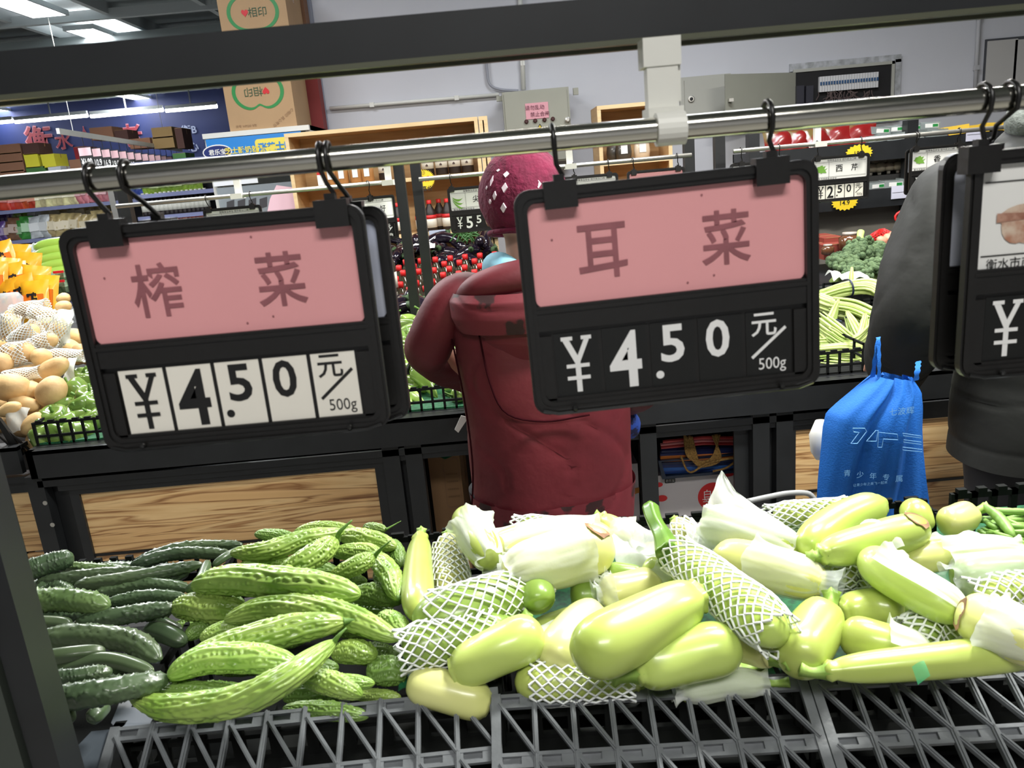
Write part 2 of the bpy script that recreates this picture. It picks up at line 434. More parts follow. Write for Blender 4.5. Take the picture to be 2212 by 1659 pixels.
# crimson cloth with dark floral print
def floral():
    M = mat('floral_coat_trim', (118, 32, 44), .65, bump=.15, bs=20); nt = M.node_tree; N = nt.nodes; L = nt.links; b = N['Principled BSDF']
    tc = N.new('ShaderNodeTexCoord'); v = N.new('ShaderNodeTexVoronoi'); v.inputs['Scale'].default_value = 14; L.new(tc.outputs['Object'], v.inputs['Vector'])
    n = N.new('ShaderNodeTexNoise'); n.inputs['Scale'].default_value = 45; L.new(tc.outputs['Object'], n.inputs['Vector'])
    a = N.new('ShaderNodeMath'); a.operation = 'MULTIPLY_ADD'; a.inputs[1].default_value = .55; L.new(n.outputs[0], a.inputs[0]); L.new(v.outputs['Distance'], a.inputs[2])
    r = N.new('ShaderNodeValToRGB'); e = r.color_ramp.elements; e[0].position = .56; e[0].color = (*lin((48, 20, 22)), 1); e[1].position = .64; e[1].color = (*lin((108, 32, 42)), 1)
    L.new(a.outputs[0], r.inputs[0]); L.new(r.outputs[0], b.inputs['Base Color'])
    return M
floral_m = floral()
# ------------------------------------------------------------------ room shell
def struct(name, mb, mt, **k):
    o = mb.build(name, mt, **k); o['kind'] = 'structure'; return o
struct('floor', MB().bbox((-16, -4, -.1), (8, 20, 0)), floor_m)
wallY = 5.8
wl = at(700, 200, y=wallY).x
b = MB().bbox((wl, wallY, 0), (8, wallY + .2, 3.6)); struct('wall_back', b, wall_white)
b = MB().bbox((wl - .10, wallY - .04, 0), (wl, wallY + .24, 3.6)); struct('trim_1', b, mat('pillar_grey', (150, 156, 172), .7))
struct('wall_right', MB().bbox((8, -4, 0), (8.2, 20, 3.6)), wall_white)
struct('wall_front', MB().bbox((-16, -4.2, 0), (8, -4, 3.6)), wall_white)
struct('wall_far', MB().bbox((-16, 16, 0), (wl - .5, 16.2, 3.6)), blue_wall_m)
struct('wall_left', MB().bbox((-16.2, -4, 0), (-16, 20, 3.6)), wall_white)
struct('ceiling', MB().bbox((-16, -4, 3.6), (8, 20, 3.7)), ceil_m)
# exposed ceiling joists both ways
n_tr = 2
for i in range(12):
    x = -12.4 + i * 1.05
    o = struct('ceiling_beam', MB().bbox((x - .03, 5.0, 3.48), (x + .03, 16, 3.6)), beam_m)
for j in range(9):
    y = 5.6 + j * 1.25
    o = struct('ceiling_beam', MB().bbox((-13, y - .035, 3.44), (wl - .2, y + .035, 3.54)), beam_m)
for j in range(3):
    y = 7.1 + j * 3.1
    o = struct('ceiling_beam', MB().bbox((-13, y - .12, 3.30), (wl - .2, y + .12, 3.44)), ceil_m)
# pale plaster patches / wall print on the far banner: red outlined characters
def glyph_on_wall(txt, u, v, hpx, mt, y=15.97, sx=1., name='wall_lettering'):
    p = at(u, v, y=y); o = write(txt, mt, None, h=px(p, hpx), at_=tuple(p), bold=.02, sx=sx, name=name)
    tag(o, None, None, None, 'structure')
for txt, u, v, h in (('衡', 84, 302, 56), ('水', 137, 304, 34), ('人', 182, 284, 20), ('老', 282, 293, 46)):
    glyph_on_wall(txt, u, v, h * 1.08, mat('pale_red_print', (176, 118, 128), .6), 15.975)
    glyph_on_wall(txt, u, v, h, mat('dark_red_print', (120, 34, 48), .6), 15.96)
glyph_on_wall('心', 417, 316, 22, mat('pale_blue_print', (150, 160, 190), .6))
glyph_on_wall('衡B', 408, 280, 20, mat('pale_blue_print', (150, 160, 190), .6))

# ceiling lights
def lamp_panel(c, w_, l, label, rz=0, group='recessed ceiling light panels'):
    t = thing('ceiling_light', label, 'ceiling light', c, rz, group)
    MB().ring(rrect(w_ + .06, .06, .01), rrect(w_ + .04, .04, .01), (0, .0, 0)) 
    f = MB(); 
    for sx in (-1, 1): f.box((sx * (w_ / 2 + .012), 0, .02), (.024, l + .05, .05))
    for sy in (-1, 1): f.box((0, sy * (l / 2 + .012), .02), (w_, .024, .05))
    f.build('frame', beam_m, t)
    MB().box((0, 0, .012), (w_, l, .02)).build('diffuser', light_m, t)
    return t
def zc(u, v, z): return at(u, v, z=z)
for (u, v, w_, l, lab) in ((26, 6, .34, 1.3, 'bright ceiling panel at the top corner of the view'), (229, 84, .30, 1.25, 'bright ceiling panel just above the dark overhead beam'), (262, 204, .30, 1.9, 'slim bright ceiling panel seen below the dark overhead beam'), (-3, 240, .3, 1.6, 'ceiling panel farthest back, cut off by the picture edge')):
    p = zc(u, v, 3.42); lamp_panel(tuple(p), w_, l, lab)
for i, (u0, v0, u1, v1) in enumerate(((-60, 268, 29, 262), (31, 262, 191, 250), (194, 250, 354, 238), (357, 238, 470, 230))):
    a = at(u0, v0, y=15.2); b_ = at(u1, v1, y=15.2); b_.z = a.z = (a.z + b_.z) / 2
    lab = ['tube light at the outer end of the row over the blue banner', 'second tube light of the row over the blue banner', 'third tube light of the row over the blue banner', 'tube light nearest the brown cartons in the row over the blue banner'][i]
    t = thing('tube_light', lab, 'tube light', tuple((a + b_) / 2), 0, 'tube lights above the blue banner')
    L = (b_ - a).length
    MB().box((0, 0, .05), (L * .98, .06, .06)).build('housing', beam_m, t); MB().bbox((-.01, -.01, .08), (.01, .01, 3.6 - ((a + b_) / 2).z)).build('hanging_rod', beam_m, t); MB().tube([(-L * .49, 0, 0), (L * .49, 0, 0)], .035, 8).build('tube', tube_m, t)
# ------------------------------------------------------------------ price signs
SW, SH = .228, .175
def yen(mb, cx, cz, h, w_, y=0.):
    "a yen mark with serifs, drawn as strokes"
    t = h * .085
    yy = [y]
    def st(a, b_, q):
        yy[0] -= .00006; y = yy[0]
        a = Vector((a[0], y, a[1])); b_ = Vector((b_[0], y, b_[1])); d = (b_ - a).normalized(); nrm = Vector((-d.z, 0, d.x)) * q / 2
        mb.raw([a - nrm, b_ - nrm, b_ + nrm, a + nrm], [(0, 1, 2, 3)])
    st((cx - w_ * .36, cz + h * .47), (cx, cz + h * .05), t * 1.25); st((cx + w_ * .36, cz + h * .47), (cx, cz + h * .05), t)
    st((cx, cz + h * .07), (cx, cz - h * .5), t * 1.1)
    st((cx - w_ * .5, cz + h * .48), (cx - w_ * .12, cz + h * .48), t * .8); st((cx + w_ * .16, cz + h * .48), (cx + w_ * .5, cz + h * .48), t * .8)
    st((cx - w_ * .38, cz - h * .02), (cx + w_ * .38, cz - h * .02), t * .8); st((cx - w_ * .38, cz - h * .24), (cx + w_ * .38, cz - h * .24), t * .8)
def price_sign(loc, label, name='', digits=('4', '5', '0'), white=True, head='pink', tilt=0, rz=0, group=None, hooks=(.16, .86), rail=(.034, 0), pic=None, swing=0, back=False, clampw=.10):
    g = group or 'hanging price signs'
    t = thing('price_sign', label, 'price sign', tuple(loc), 0, g)
    t.rotation_euler = (swing, tilt, rz)
    W, H = SW, SH
    X = lambda f: (f - .5) * W
    Z = lambda f: -f * H
    # frame: outer rounded rim, window for the name card, mid bar, price bay
    f = MB()
    f.ring(rrect(W, H, .012, 6, 0, -H / 2, 0), rrect(W - .019, H - .019, .008, 6, 0, -H / 2, 0), (0, .007, 0))
    f.ring(rrect(W - .004, H - .004, .011, 6, 0, -H / 2, -.0016), rrect(W - .012, H - .012, .009, 6, 0, -H / 2, -.0016), (0, .003, 0))
    f.bbox((-W / 2 + .008, .001, Z(.615)), (W / 2 - .008, .006, Z(.505)))
    f.bbox((-W / 2 + .008, -.0002, Z(.535)), (W / 2 - .008, .003, Z(.518)))
    f.bbox((-W / 2 + .008, .0052, -H + .008), (W / 2 - .008, .0068, -.008))
    f.bbox((-W / 2 + .008, .002, Z(.965)), (W / 2 - .008, .006, Z(.93)))
    f.bbox((-W / 2 + .008, .002, Z(.64)), (X(.082), .006, Z(.94))); f.bbox((X(.915), .002, Z(.64)), (W / 2 - .008, .006, Z(.94)))
    f.build('frame', black_plastic, t)
    fl = MB(); fl.tube([(X(.03), -.003, Z(.975)), (X(.08), -.004, Z(.992)), (X(.92), -.004, Z(.992)), (X(.97), -.003, Z(.975))], .0014, 5)
    for q in (.14, .86): fl.lathe([(.001, 0), (.0022, .001), (.0022, .003), (.001, .004)], 8, (X(q), -.005, Z(.985)))
    fl.build('clear_front_flap', mat('glossy_black_edge', (34, 34, 34), .12, coat=.5), t)
    cm = pink_card if head == 'pink' else white_card
    cd = MB().poly(rrect(W * .915, H * .45, .006, 5, 0, Z(.285), .0046)).build('name_card', cm, t)
    if back: cd.data.materials[0] = mat('card_back', (206, 210, 222), .5, rgb2=(176, 182, 200), vs=6, edge=(.45, .55))
    if not back:
        if head == 'pink':
            if name: 
                for ch, q in zip(name, (.28, .695)):
                    write(ch, pink_ink, cd, h=H * .235, w_=W * .165, at_=(X(q), .0040, Z(.29)), bold=.012)
                d = MB(); 
                for qx, qz in ((.115, .22), (.65, .45), (.56, .47), (.62, .10)): d.poly([(X(qx) + .0009 * math.cos(a), .0041, Z(qz) + .0009 * math.sin(a)) for a in np.linspace(0, 2 * PI, 7)[:-1]])
                d.build('ink_speck', pink_ink, cd)
        else:
            l = MB(); l.bbox((X(.06), .0039, Z(.135)), (X(.94), .0042, Z(.130))); l.bbox((X(.06), .0039, Z(.452)), (X(.94), .0042, Z(.447)))
            l.bbox((X(.30), .0039, Z(.447)), (X(.304), .0042, Z(.135))); l.build('ruled_line', ink, cd)
            write('保障食品安全 提升民众口碑', ink, cd, w_=W * .5, at_=(X(.52), .0040, Z(.095)))
            write('衡水市商超食品安全', ink, cd, w_=W * .36, at_=(X(.26), .0040, Z(.487)))
            for k, ch in enumerate(name): write(ch, ink, cd, h=H * .15, at_=(X(.48 + .26 * k), .0040, Z(.28)), bold=.012)
            if pic: pic(cd, X(.175), .0040, Z(.29))
    # five price cards
    pw, cw = .1655, .152
    for i in range(5):
        cx = X(.083 + pw * (i + .5))
        c = MB(); c.poly([(cx - cw * W / 2, .0045, Z(.94)), (cx + cw * W / 2, .0045, Z(.94)), (cx + cw * W / 2, .0045, Z(.635)), (cx - cw * W / 2, .0045, Z(.635))], (0, .0004, 0))
        c = c.build('price_card', cream_card if white else black_card, t)
        im = ink if white else white_ink; y = .0041
        if back: continue
        if i == 0: mb = MB(); yen(mb, cx, Z(.785), H * .255, W * .105, y); mb.build('numeral', im, c)
        elif i == 1: write(digits[0], im, c, h=H * .262, w_=W * (.112 if digits[0] != '1' else .05), at_=(cx, y, Z(.785)), bold=.02, name='numeral')
        elif i in (2, 3):
            write(digits[i - 1], im, c, h=H * .172, w_=W * (.082 if digits[i - 1] != '1' else .04), at_=(cx - .002 * (i == 3), y, Z(.735)), bold=.02, name='numeral')
            if i == 2:
                r = .0032; MB().poly([(cx - .011 + r * math.cos(a), y, Z(.875) + r * math.sin(a)) for a in np.linspace(0, 2 * PI, 15)[:-1]]).build('numeral', im, c)
        else:
            write('元', im, c, h=H * .105, at_=(cx - .003, y, Z(.695)), bold=.012, name='numeral'); write('500g', im, c, h=H * .07, w_=W * .095, at_=(cx + .003, y, Z(.885)), bold=.0, name='numeral')
            s_ = MB(); a = Vector((cx - .013, y, Z(.845))); b_ = Vector((cx + .014, y, Z(.715))); n_ = Vector((-.0007, 0, .001)); s_.raw([a - n_, b_ - n_, b_ + n_, a + n_], [(0, 1, 2, 3)]); s_.build('numeral', im, c)
    # clamps and hooks over the rail (rail centre dz above, dy behind)
    dz, dy = rail
    for q in hooks:
        c = MB(); cx = X(q); c.bbox((cx - W * clampw / 2 - .001, -.0045, -.0155), (cx + W * clampw / 2 + .001, .0095, .0045)); c.bbox((cx - .004, -.002, .003), (cx + .004, .006, .009))
        c = c.build('clamp', black_plastic, t)
        R = .0118; P = [(cx + .002, .003, .006), (cx + .003, .003 + dy * .3, dz * .25), (cx - .001, dy * .5 - .0, dz * .5), (cx - .002, dy - R * .9, dz - R * .6)]
        P += [(cx - .002, dy - R * math.cos(a), dz + R * math.sin(a)) for a in np.linspace(0, PI * 1.15, 9)]
        MB().tube(P, .0019, 6).build('hook', black_plastic, c, smooth=True)
    return t

# ------------------------------------------------------------------ near rack: beam, rail, post
RY = .60
# overhead beam
a = at(0, 162, y=.665); b_ = at(2212, -27, y=.665); bz = (a.z + b_.z) / 2
near = thing('display_rack', 'dark metal display rack with an overhead beam and steel rail across the near view', 'rack', (0, .665, bz))
f = MB(); f.bbox((-1.3, -.016, -.0155), (1.6, .016, .0155)); f.build('beam', black_metal, near)
f = MB(); f.bbox((-1.3, -.018, -.0195), (1.6, -.012, -.0155)); f.bbox((-1.3, .012, -.0195), (1.6, .018, -.0155)); f.build('beam_lip', mat('olive_metal_lip', (92, 94, 78), .35, metal=.3), near)
p0 = at(78, 1370, y=.665)
pr = MB(); X1 = p0.x - .0; pr.bbox((X1 - .026, -.017, -bz + .02), (X1, .017, 0)); pr.build('post', black_metal, near)
pr = MB(); pr.bbox((X1 - .060, -.022, -bz + .02), (X1 - .030, .012, -.02)); pr.build('post', mat('lit_post_side', (60, 66, 60), .5), near)  # lit side face of the post as its own bar, light put into colour
a = at(0, 405, y=RY); b_ = at(2212, 212, y=RY); rz_ = (a.z + b_.z) / 2
t = thing('hanging_rail', 'polished steel rail carrying the large near price signs', 'rail', (0, RY, rz_))
MB().tube([(x, 0, 0) for x in np.linspace(-1.2, 1.5, 8)], .0088, 24).build('tube', steel, t, smooth=True)
# white hanger between beam and rail
pb = at(1433, 180, y=.62)
t = thing('rail_hanger', 'white plastic hanger joining the near rail to the dark beam', 'bracket', (pb.x, .62, rz_))
top = bz - rz_ - .02
f = MB(); f.bbox((-.0145, -.002, top - .02), (.0135, .020, top)); f.bbox((-.012, -.001, top - .06), (.011, .012, top - .015)); f.bbox((-.0095, .0, .008), (.0095, .007, top)); f.bbox((.0095, .002, .02), (.0135, .009, top - .012))
f.bbox((-.014, -.012, .006), (.012, .014, .016)); f.ring([( -.011, -.02 + .0118 * math.cos(a), .0118 * math.sin(a)) for a in np.linspace(0, 2 * PI, 21)[:-1]], [(-.011, -.02 + .0078 * math.cos(a), .0078 * math.sin(a)) for a in np.linspace(0, 2 * PI, 21)[:-1]], (.021, 0, 0))
f.build('bracket_body', white_plastic, t)
w_off = rz_
def sign_at(u, v, y=RY, **k):
    p = at(u, v, y=y)
    dy = RY - y
    return price_sign(p, rail=(rz_ - p.z, dy), **k)
s1 = sign_at(450, 468, label='large hanging price sign reading 榨菜 with white number cards', name='榨菜', digits=('4', '5', '0'), white=True, hooks=(.165, .90))
s1b = sign_at(517, 470, y=.632, label='large price sign hanging just behind the 榨菜 sign, pale card edge showing', name='', white=False, back=True, hooks=(.22, .87), head='white')
s2 = sign_at(1437, 378, label='large hanging price sign reading 耳菜 with black number cards', name='耳菜', digits=('4', '5', '0'), white=False, hooks=(.155, .845), tilt=-math.radians(1.2))
def ear_pic(par, x, y, z):
    mb = MB(); 
    for k, (dx, dz, rx, rz) in enumerate(((0.008, .0, .022, .010), (.015, -.012, .022, .009), (.0, -.006, .012, .014))):
        mb.poly([(x + dx + rx * math.cos(a), y - .0001 * k, z + dz + rz * math.sin(a)) for a in np.linspace(0, 2 * PI, 17)[:-1]])
    mb.build('picture', mat('printed_photo_beige', (206, 186, 166), .5, rgb2=(170, 120, 96), vs=90), par)
    mb = MB(); mb.poly([(x - .016, y - .0005, z + .004), (x + .03, y - .0005, z + .002), (x + .03, y - .0005, z - .001), (x - .016, y - .0005, z - .003)]); mb.build('picture', mat('printed_photo_brown', (126, 72, 52), .5, rgb2=(180, 140, 120), vs=90), par)
s3 = sign_at(2432, 300, label='price sign cut off by the picture edge with a printed photo and ruled white card', name='蘑菇', digits=('3', '5', '0'), white=False, head='white', hooks=(.03, .86), pic=ear_pic)
s3b = sign_at(2355, 305, y=.628, label='price sign half hidden behind the one with the printed photo, blue-grey card edge', name='', white=False, back=True, head='white', hooks=(.14, .86))

# ------------------------------------------------------------------ near stand and its black crates
ZR = .85
t = thing('produce_stand', 'low dark produce stand carrying the near crates of gourds', 'display stand', (.3, 1.05, 0))
f = MB(); f.bbox((-1.4, -.32, .66), (1.9, .36, .70)); f.build('shelf_board', mat('matt_black_board', (22, 22, 22), .8), t)
for sx in (-1.38, -.2, .9, 1.48):
    f = MB(); f.bbox((sx - .02, .02, 0), (sx + .02, .06, .68)); f.bbox((sx - .02, .24, 0), (sx + .02, .28, .68)); f.build('leg', black_metal, t)
def crate(uL, vL, uR, vR, label, ncell, depth=.46, lat=.15, yaw0=True, flap=False, z=ZR):
    A = at(uL, vL, z=z); B = at(uR, vR, z=z)
    t = thing('plastic_crate', label, 'crate', tuple(A), math.atan2(B.y - A.y, B.x - A.x), 'black lattice-sided crates')
    W = (B - A).length; c = W / ncell
    e = Vector((1, 0, 0)); ang = math.radians(27)
    d = Vector((0, -math.cos(ang), -math.sin(ang))); nrm = Vector((0, -math.sin(ang), math.cos(ang)))
    def P(i, s, o=0): return e * (i * c) + d * s + nrm * o
    rimm = MB()
    for s in (0, .069, .138):
        for k in range(ncell):
            # slotted rail between two uprights
            for q, hh in ((.0, .0042), (.0128, .0042)):
                rimm.bar(P(k, s + q + .002), P(k + 1, s + q + .002), hh, .006, nrm)
            for q0, q1 in ((0, .14), (.62, 1)):
                rimm.bar(P(k + q0, s + .0085), P(k + q1, s + .0085), .012, .005, nrm)
        rimm.bar(P(0, s + .0085, -.004), P(ncell, s + .0085, -.004), .013, .003, nrm)
    rimm.build('rim', lit_crate, t)
    la = MB()
    for k in range(ncell + 1):
        wv = .006 if 0 < k < ncell else .011
        la.bar(P(k, 0, .002), P(k, lat, .002), wv, .007, nrm)
        if 0 < k < ncell: la.bar(P(k - .0, 0, .006), P(k - .0, lat, .006), .0022, .004, nrm)
    for k in range(-1, ncell):
        for r in (0, 1):
            s0 = .012 + .069 * r; s1_ = .069 * (r + 1) + .004
            a0, a1 = k + .08, k + 1.0
            if r == 1: a0 += .0
            if a0 < 0: continue
            la.bar(P(a0, s0, .003), P(a1, s1_, .003), .0052, .006, nrm)
            la.bar(P(a0, s0, .006), P(a1, s1_, .006), .0018, .004, nrm)
    la.build('lattice_panel', lit_crate, t)
    iw = MB()
    for k in range(ncell + 1): iw.bbox((k * c - .007, .004, -.10), (k * c + .007, .014, .0))
    for q, hh in ((-.004, .008), (-.032, .006), (-.062, .008), (-.10, .01)): iw.bbox((0, .005, q - hh), (W, .013, q))
    iw.bbox((0, -.03, -.075), (W, .006, -.068))
    iw.bbox((0, .01, -.13), (W, depth, -.125))
    # side and back walls with square windows
    nb = 10; cb = depth / nb
    for sx in (.0, W - .006):
        for k in range(nb + 1): iw.bbox((sx, k * cb - .004, -.125), (sx + .006, k * cb + .004, 0))
        for q in (-.006, -.05, -.095): iw.bbox((sx, 0, q - .006), (sx + .006, depth, q + .004))
    iw.build('crate_wall', dark_crate, t)
    bw = MB()
    for k in range(ncell + 1): bw.bbox((k * c - .005, depth - .006, -.125), (k * c + .005, depth, .0))
    for q in (-.004, -.04, -.08): bw.bbox((0, depth - .006, q - .008), (W, depth, q + .002))
    for k in range(ncell): bw.bbox(((k + .25) * c, depth - .007, 0), ((k + .75) * c, depth + .001, .006))
    bw.build('crate_back', dark_crate, t)
    if flap:
        fl = MB(); fl.poly([(0, 0, .0), (-.012, .012, 0), (-.03, .10, -.004), (.0, .115, -.004), (.06, .05, -.002), (.07, .0, -.0)], (0, 0, -.004))
        fl.poly([(0, 0, 0), (-.03, .0, -.0), (-.13, -.16, -.06), (-.03, -.16, -.075)], (0, 0, -.004))
        fl.build('folded_flap', mat('slate_plastic', (78, 86, 94), .4, var=.1), t)
    return t
crate(252, 1574, 1066, 1489, 'wide black lattice crate under the bitter melons, with a folded grey flap', 10, flap=True)
crate(1072, 1504, 1728, 1461, 'black lattice crate in the middle under the wrapped zucchini', 8)
crate(1752, 1462, 2412, 1420, 'black lattice crate nearest the shopper in black, under the long pale zucchini', 8)
# crate behind with the cucumbers: its rim shows behind the heap
A = at(180, 1218, z=.84)
t = thing('plastic_crate', 'black square-holed crate holding the dark cucumbers', 'crate', (A.x - .26, A.y, .84), 0, 'black square-holed crates')
f = MB(); W = .62
for k in range(22): f.bbox((k * W / 22, -.004, 0.), (k * W / 22 + .012, .004, .008)); f.bbox((k * W / 22 + .009, -.003, -.05), (k * W / 22 + .015, .003, 0))
f.bbox((0, -.004, -.008), (W, .004, 0)); f.bbox((0, -.004, -.05), (W, .004, -.035)); f.bbox((0, -.42, -.14), (W, 0, -.135))
f.build('crate_wall', dark_crate, t)
A = at(2060, 1066, z=.90)
t = thing('plastic_crate', 'black square-holed crate edge rising behind the green beans', 'crate', (A.x, A.y, .90), 0, 'black square-holed crates')
f = MB(); W = .45; c = .032
for k in range(14): f.bbox((k * c - .005, -.004, -.10), (k * c + .005, .004, 0)); f.bbox((k * c + .005, -.005, 0), (k * c + .019, .005, .007))
for q in (0, -.04, -.08): f.bbox((0, -.004, q - .009), (W, .004, q))
f.build('crate_wall', dark_crate, t)
# ------------------------------------------------------------------ gourds on the near stand
def place(pts, w_):
    "pts: (u, v, z) along the axis -> world points and body radius"
    P = [at(u, v, z=z) for (u, v, z) in pts]
    mid = P[len(P) // 2]
    return P, px(mid, w_) / 2
def world_body(name, X, rad, nth, disp, mt, parent):
    V, Fs = body(X, rad, nth, disp)
    o = link(name, mesh_data(name, V, Fs, mt), parent, True)
    KIDS.setdefault(parent.name, []).append(o); return o
SEED = [0]
def zucchini(pts, w_, label, mt=zuc_m, stem=True, net=None, wrap=None, taper=.22, group=None, scar=False, wrapmat=None, peak=None, stem_len=.028, lobes=.035):
    SEED[0] += 1; sd = SEED[0]
    P, R = place(pts, w_)
    X, L = resample(P, 44); t_ = np.linspace(0, 1, 44)
    root = thing('zucchini', label, 'zucchini', tuple(P[0]), 0, group or 'pale zucchini heaped in the near crates')
    prof = prof_round(t_, 5.0, taper); prof[-1] = max(prof[-1], .36 if stem else .25); prof[-2] = max(prof[-2], .55); prof[0] = .12; prof[1] = max(prof[1], .5)
    th = np.linspace(0, 2 * PI, 28, endpoint=False)[None, :]
    disp = R * (.035 * wobble(44, 28, sd) + lobes * np.cos(5 * th + sd) * np.linspace(.2, 1, 44)[:, None] ** 2)
    world_body('body', X, R * prof, 28, disp, mt, root)
    if stem:
        T = X[-1] - X[-2]; T /= np.linalg.norm(T)
        r = np.random.RandomState(sd); side = np.cross(T, [0, 0, 1.]); k = r.uniform(-.5, .5)
        Q = [X[-1] - T * .006, X[-1] + T * stem_len * .5, X[-1] + T * stem_len + (side * k + np.array([0, 0, .3])) * stem_len * .5]
        XS, _ = resample(Q, 8); q = np.linspace(0, 1, 8)
        rs = R * (.46 - .22 * np.sin(q * PI * .8)); 
        world_body('stem', XS, rs, 10, (rs[:, None] * .22 * np.cos(5 * np.linspace(0, 2 * PI, 10, endpoint=False))[None, :]), zstem, root)
    else:
        pass
    if scar:
        s0 = X[1]; T, U, S = frames(X); i = 6; V = []; r = np.random.RandomState(sd + 7)
        for k in range(12):
            a = -.9 + scar + .85 * math.cos(k * PI / 6) * r.uniform(.7, 1.1); j = i + 4.5 * math.sin(k * PI / 6) * r.uniform(.8, 1.2); jj = int(max(1, j))
            V.append(X[jj] + (U[jj] * math.cos(a) + S[jj] * math.sin(a)) * (R * prof[jj] * 1.045 + .0008))
        o = link('dry_scar', mesh_data('dry_scar', V, [tuple(range(12))], zscar), root, True); KIDS.setdefault(root.name, []).append(o)
    if net: foam_net(P, R, net, root, sd, prof)
    if wrap: tissue_wrap(P, R, wrap, root, sd, wrapmat or tissue, peak)
    return root
def foam_net(P, R, rng, root, sd, prof=None, flare=1.12, strands=12, sq=1.04, name='foam_net', sr=.0017):
    a, b = rng; L = sum((P[i + 1] - P[i]).length for i in range(len(P) - 1))
    N = max(8, int((b - a) * L / .0075) // 2 * 2)
    X, _ = resample(P, N + 1, (a, b - 1)); T, U, S = frames(X); tt = np.linspace(a, b, N + 1)
    rr = R * sq * np.maximum(np.interp(tt, np.linspace(0, 1, 44), prof_round(np.linspace(0, 1, 44), 5, .2)), .74) + .0025
    e = np.minimum((tt - a), (b - tt)) * L; rr = rr * (1 + (flare - 1) * np.exp(-e / .012))
    r = np.random.RandomState(sd); mb = MB(); dth = PI / strands
    for s in range(strands):
        for sgn in (1, -1):
            pts = []
            for i in range(N + 1):
                th = 2 * PI * s / strands + dth * (.46 if i % 2 == 0 else -.46) * sgn + (dth if sgn < 0 else 0)
                th += .10 * math.sin(i * .5 + sd)
                q = rr[i] * (1 + .03 * math.sin(3 * th + i * .4 + sd))
                pts.append(Vector(X[i] + (U[i] * math.cos(th) + S[i] * math.sin(th)) * q))
            mb.tube(pts, sr, 4, caps=False)
    o = mb.build(name, foam, root, world=True, smooth=True); return o
from mathutils import noise
def tissue_wrap(P, R, rng, root, sd, mt, peak=None, name='tissue_wrap'):
    a, b = rng[:2]; full = rng[2] if len(rng) > 2 else 1.0; off = rng[3] if len(rng) > 3 else 0
    L = sum((P[i + 1] - P[i]).length for i in range(len(P) - 1))
    N, n = 34, 64
    X, _ = resample(P, N, (a, b - 1)); T, U, S = frames(X); tt = np.linspace(a, b, N)
    base = R * 1.05 * np.maximum(np.interp(tt, np.linspace(0, 1, 44), prof_round(np.linspace(0, 1, 44), 5, .2)), .45) + .002
    r = np.random.RandomState(sd + 3)
    V = []; ph = r.uniform(0, 6, 6)
    for i in range(N):
        e = min(i, N - 1 - i) / N
        for k in range(n + 1):
            th = off + 2 * PI * full * (k / n - .5)
            cc, ss = math.cos(th), math.sin(th)
            q = base[i] * (1.02 + .07 * noise.noise((cc * 1.3 + ph[0], ss * 1.3, tt[i] * 2)) + .10 * (.4 + math.exp(-e * 8)) * (1 - abs(noise.noise((cc * 3.2 + ph[1], ss * 3.2, tt[i] * 1.2))) * 4) * .5 + .03 * noise.noise((cc * 7, ss * 7 + ph[2], tt[i] * 5)))
            q += .008 * math.exp(-e * 16) * (1 + math.sin(5 * th + ph[3])) * .6
            if full < 1: q += .010 * max(0, abs(2 * k / n - 1) - .8) * 5 * (.5 + .5 * math.sin(8 * tt[i] + ph[4]))
            p = Vector(X[i] + (U[i] * math.cos(th) + S[i] * math.sin(th)) * q)
            if peak:
                pu, pt, ph_, wid = peak   # angle, position, rise, width
                g = math.exp(-((th - pu) / .55) ** 2 - ((tt[i] - pt) / wid) ** 2)
                p += Vector((.25, 0.2, 1)) * ph_ * g
            V.append(p)
    Fs = [(i * (n + 1) + k, i * (n + 1) + k + 1, (i + 1) * (n + 1) + k + 1, (i + 1) * (n + 1) + k) for i in range(N - 1) for k in range(n)]
    o = link(name, mesh_data(name, V, Fs, mt), root, True); KIDS.setdefault(root.name, []).append(o); return o

zA, zB, zC, zD = .865, .90, .93, .955
Z = zucchini
# bottom layer fill (mostly hidden)
for i, (u, v, du, dv, w_, mt) in enumerate(((930, 1420, 120, -30, 90, zuc_d), (1150, 1400, 120, -60, 100, zuc_m), (1450, 1480, 150, -30, 90, zuc_m), (1700, 1180, 130, 40, 80, zuc_m), (1880, 1270, 150, 60, 85, zuc_d), (1560, 1330, 120, 40, 90, zuc_m), (1300, 1360, 60, 90, 95, zuc_d), (1980, 1400, 160, 20, 85, zuc_m), (2090, 1250, 140, 30, 80, zuc_m), (1380, 1200, 120, 30, 75, zuc_m), (1180, 1190, 120, -20, 75, zuc_m), (2140, 1330, 120, 30, 90, zuc_d))):
    Z([(u, v, .835), (u + du, v + dv, .835)], w_ * 1.05, 'pale zucchini buried low in the heap, mostly covered by others', mt, group='zucchini at the bottom of the heap')
Z([(903, 1332, zB), (903, 1250, zB), (908, 1160, zB)], 73, 'smooth pale zucchini standing upright beside the bitter melons', zuc_m, taper=.3, stem_len=.02)
Z([(978, 1300, zA), (972, 1230, zA + .01), (968, 1165, zA + .02)], 78, 'pale zucchini in a white foam net beside the upright one', zuc_y, net=(0, .80), taper=.35, stem_len=.016)
Z([(1001, 1112, zD - .02), (1025, 1150, zD - .02), (1062, 1215, zD - .03)], 78, 'zucchini pointing up with tissue round its lower half, tallest by the red coat', zuc_m, stem=False, wrap=(.33, 1.0), taper=0)
Z([(1120, 1142, .87), (1240, 1150, .87)], 60, 'small net-wrapped zucchini with frayed foam end behind the big tissue roll', zuc_m, net=(-.1, 1))
Z([(1330, 1170, .90), (1190, 1165, .90), (1036, 1205, .90)], 92, 'long zucchini in white tissue lying behind the brown-scarred one', zuc_y, wrap=(.14, .86), taper=0, stem=False)
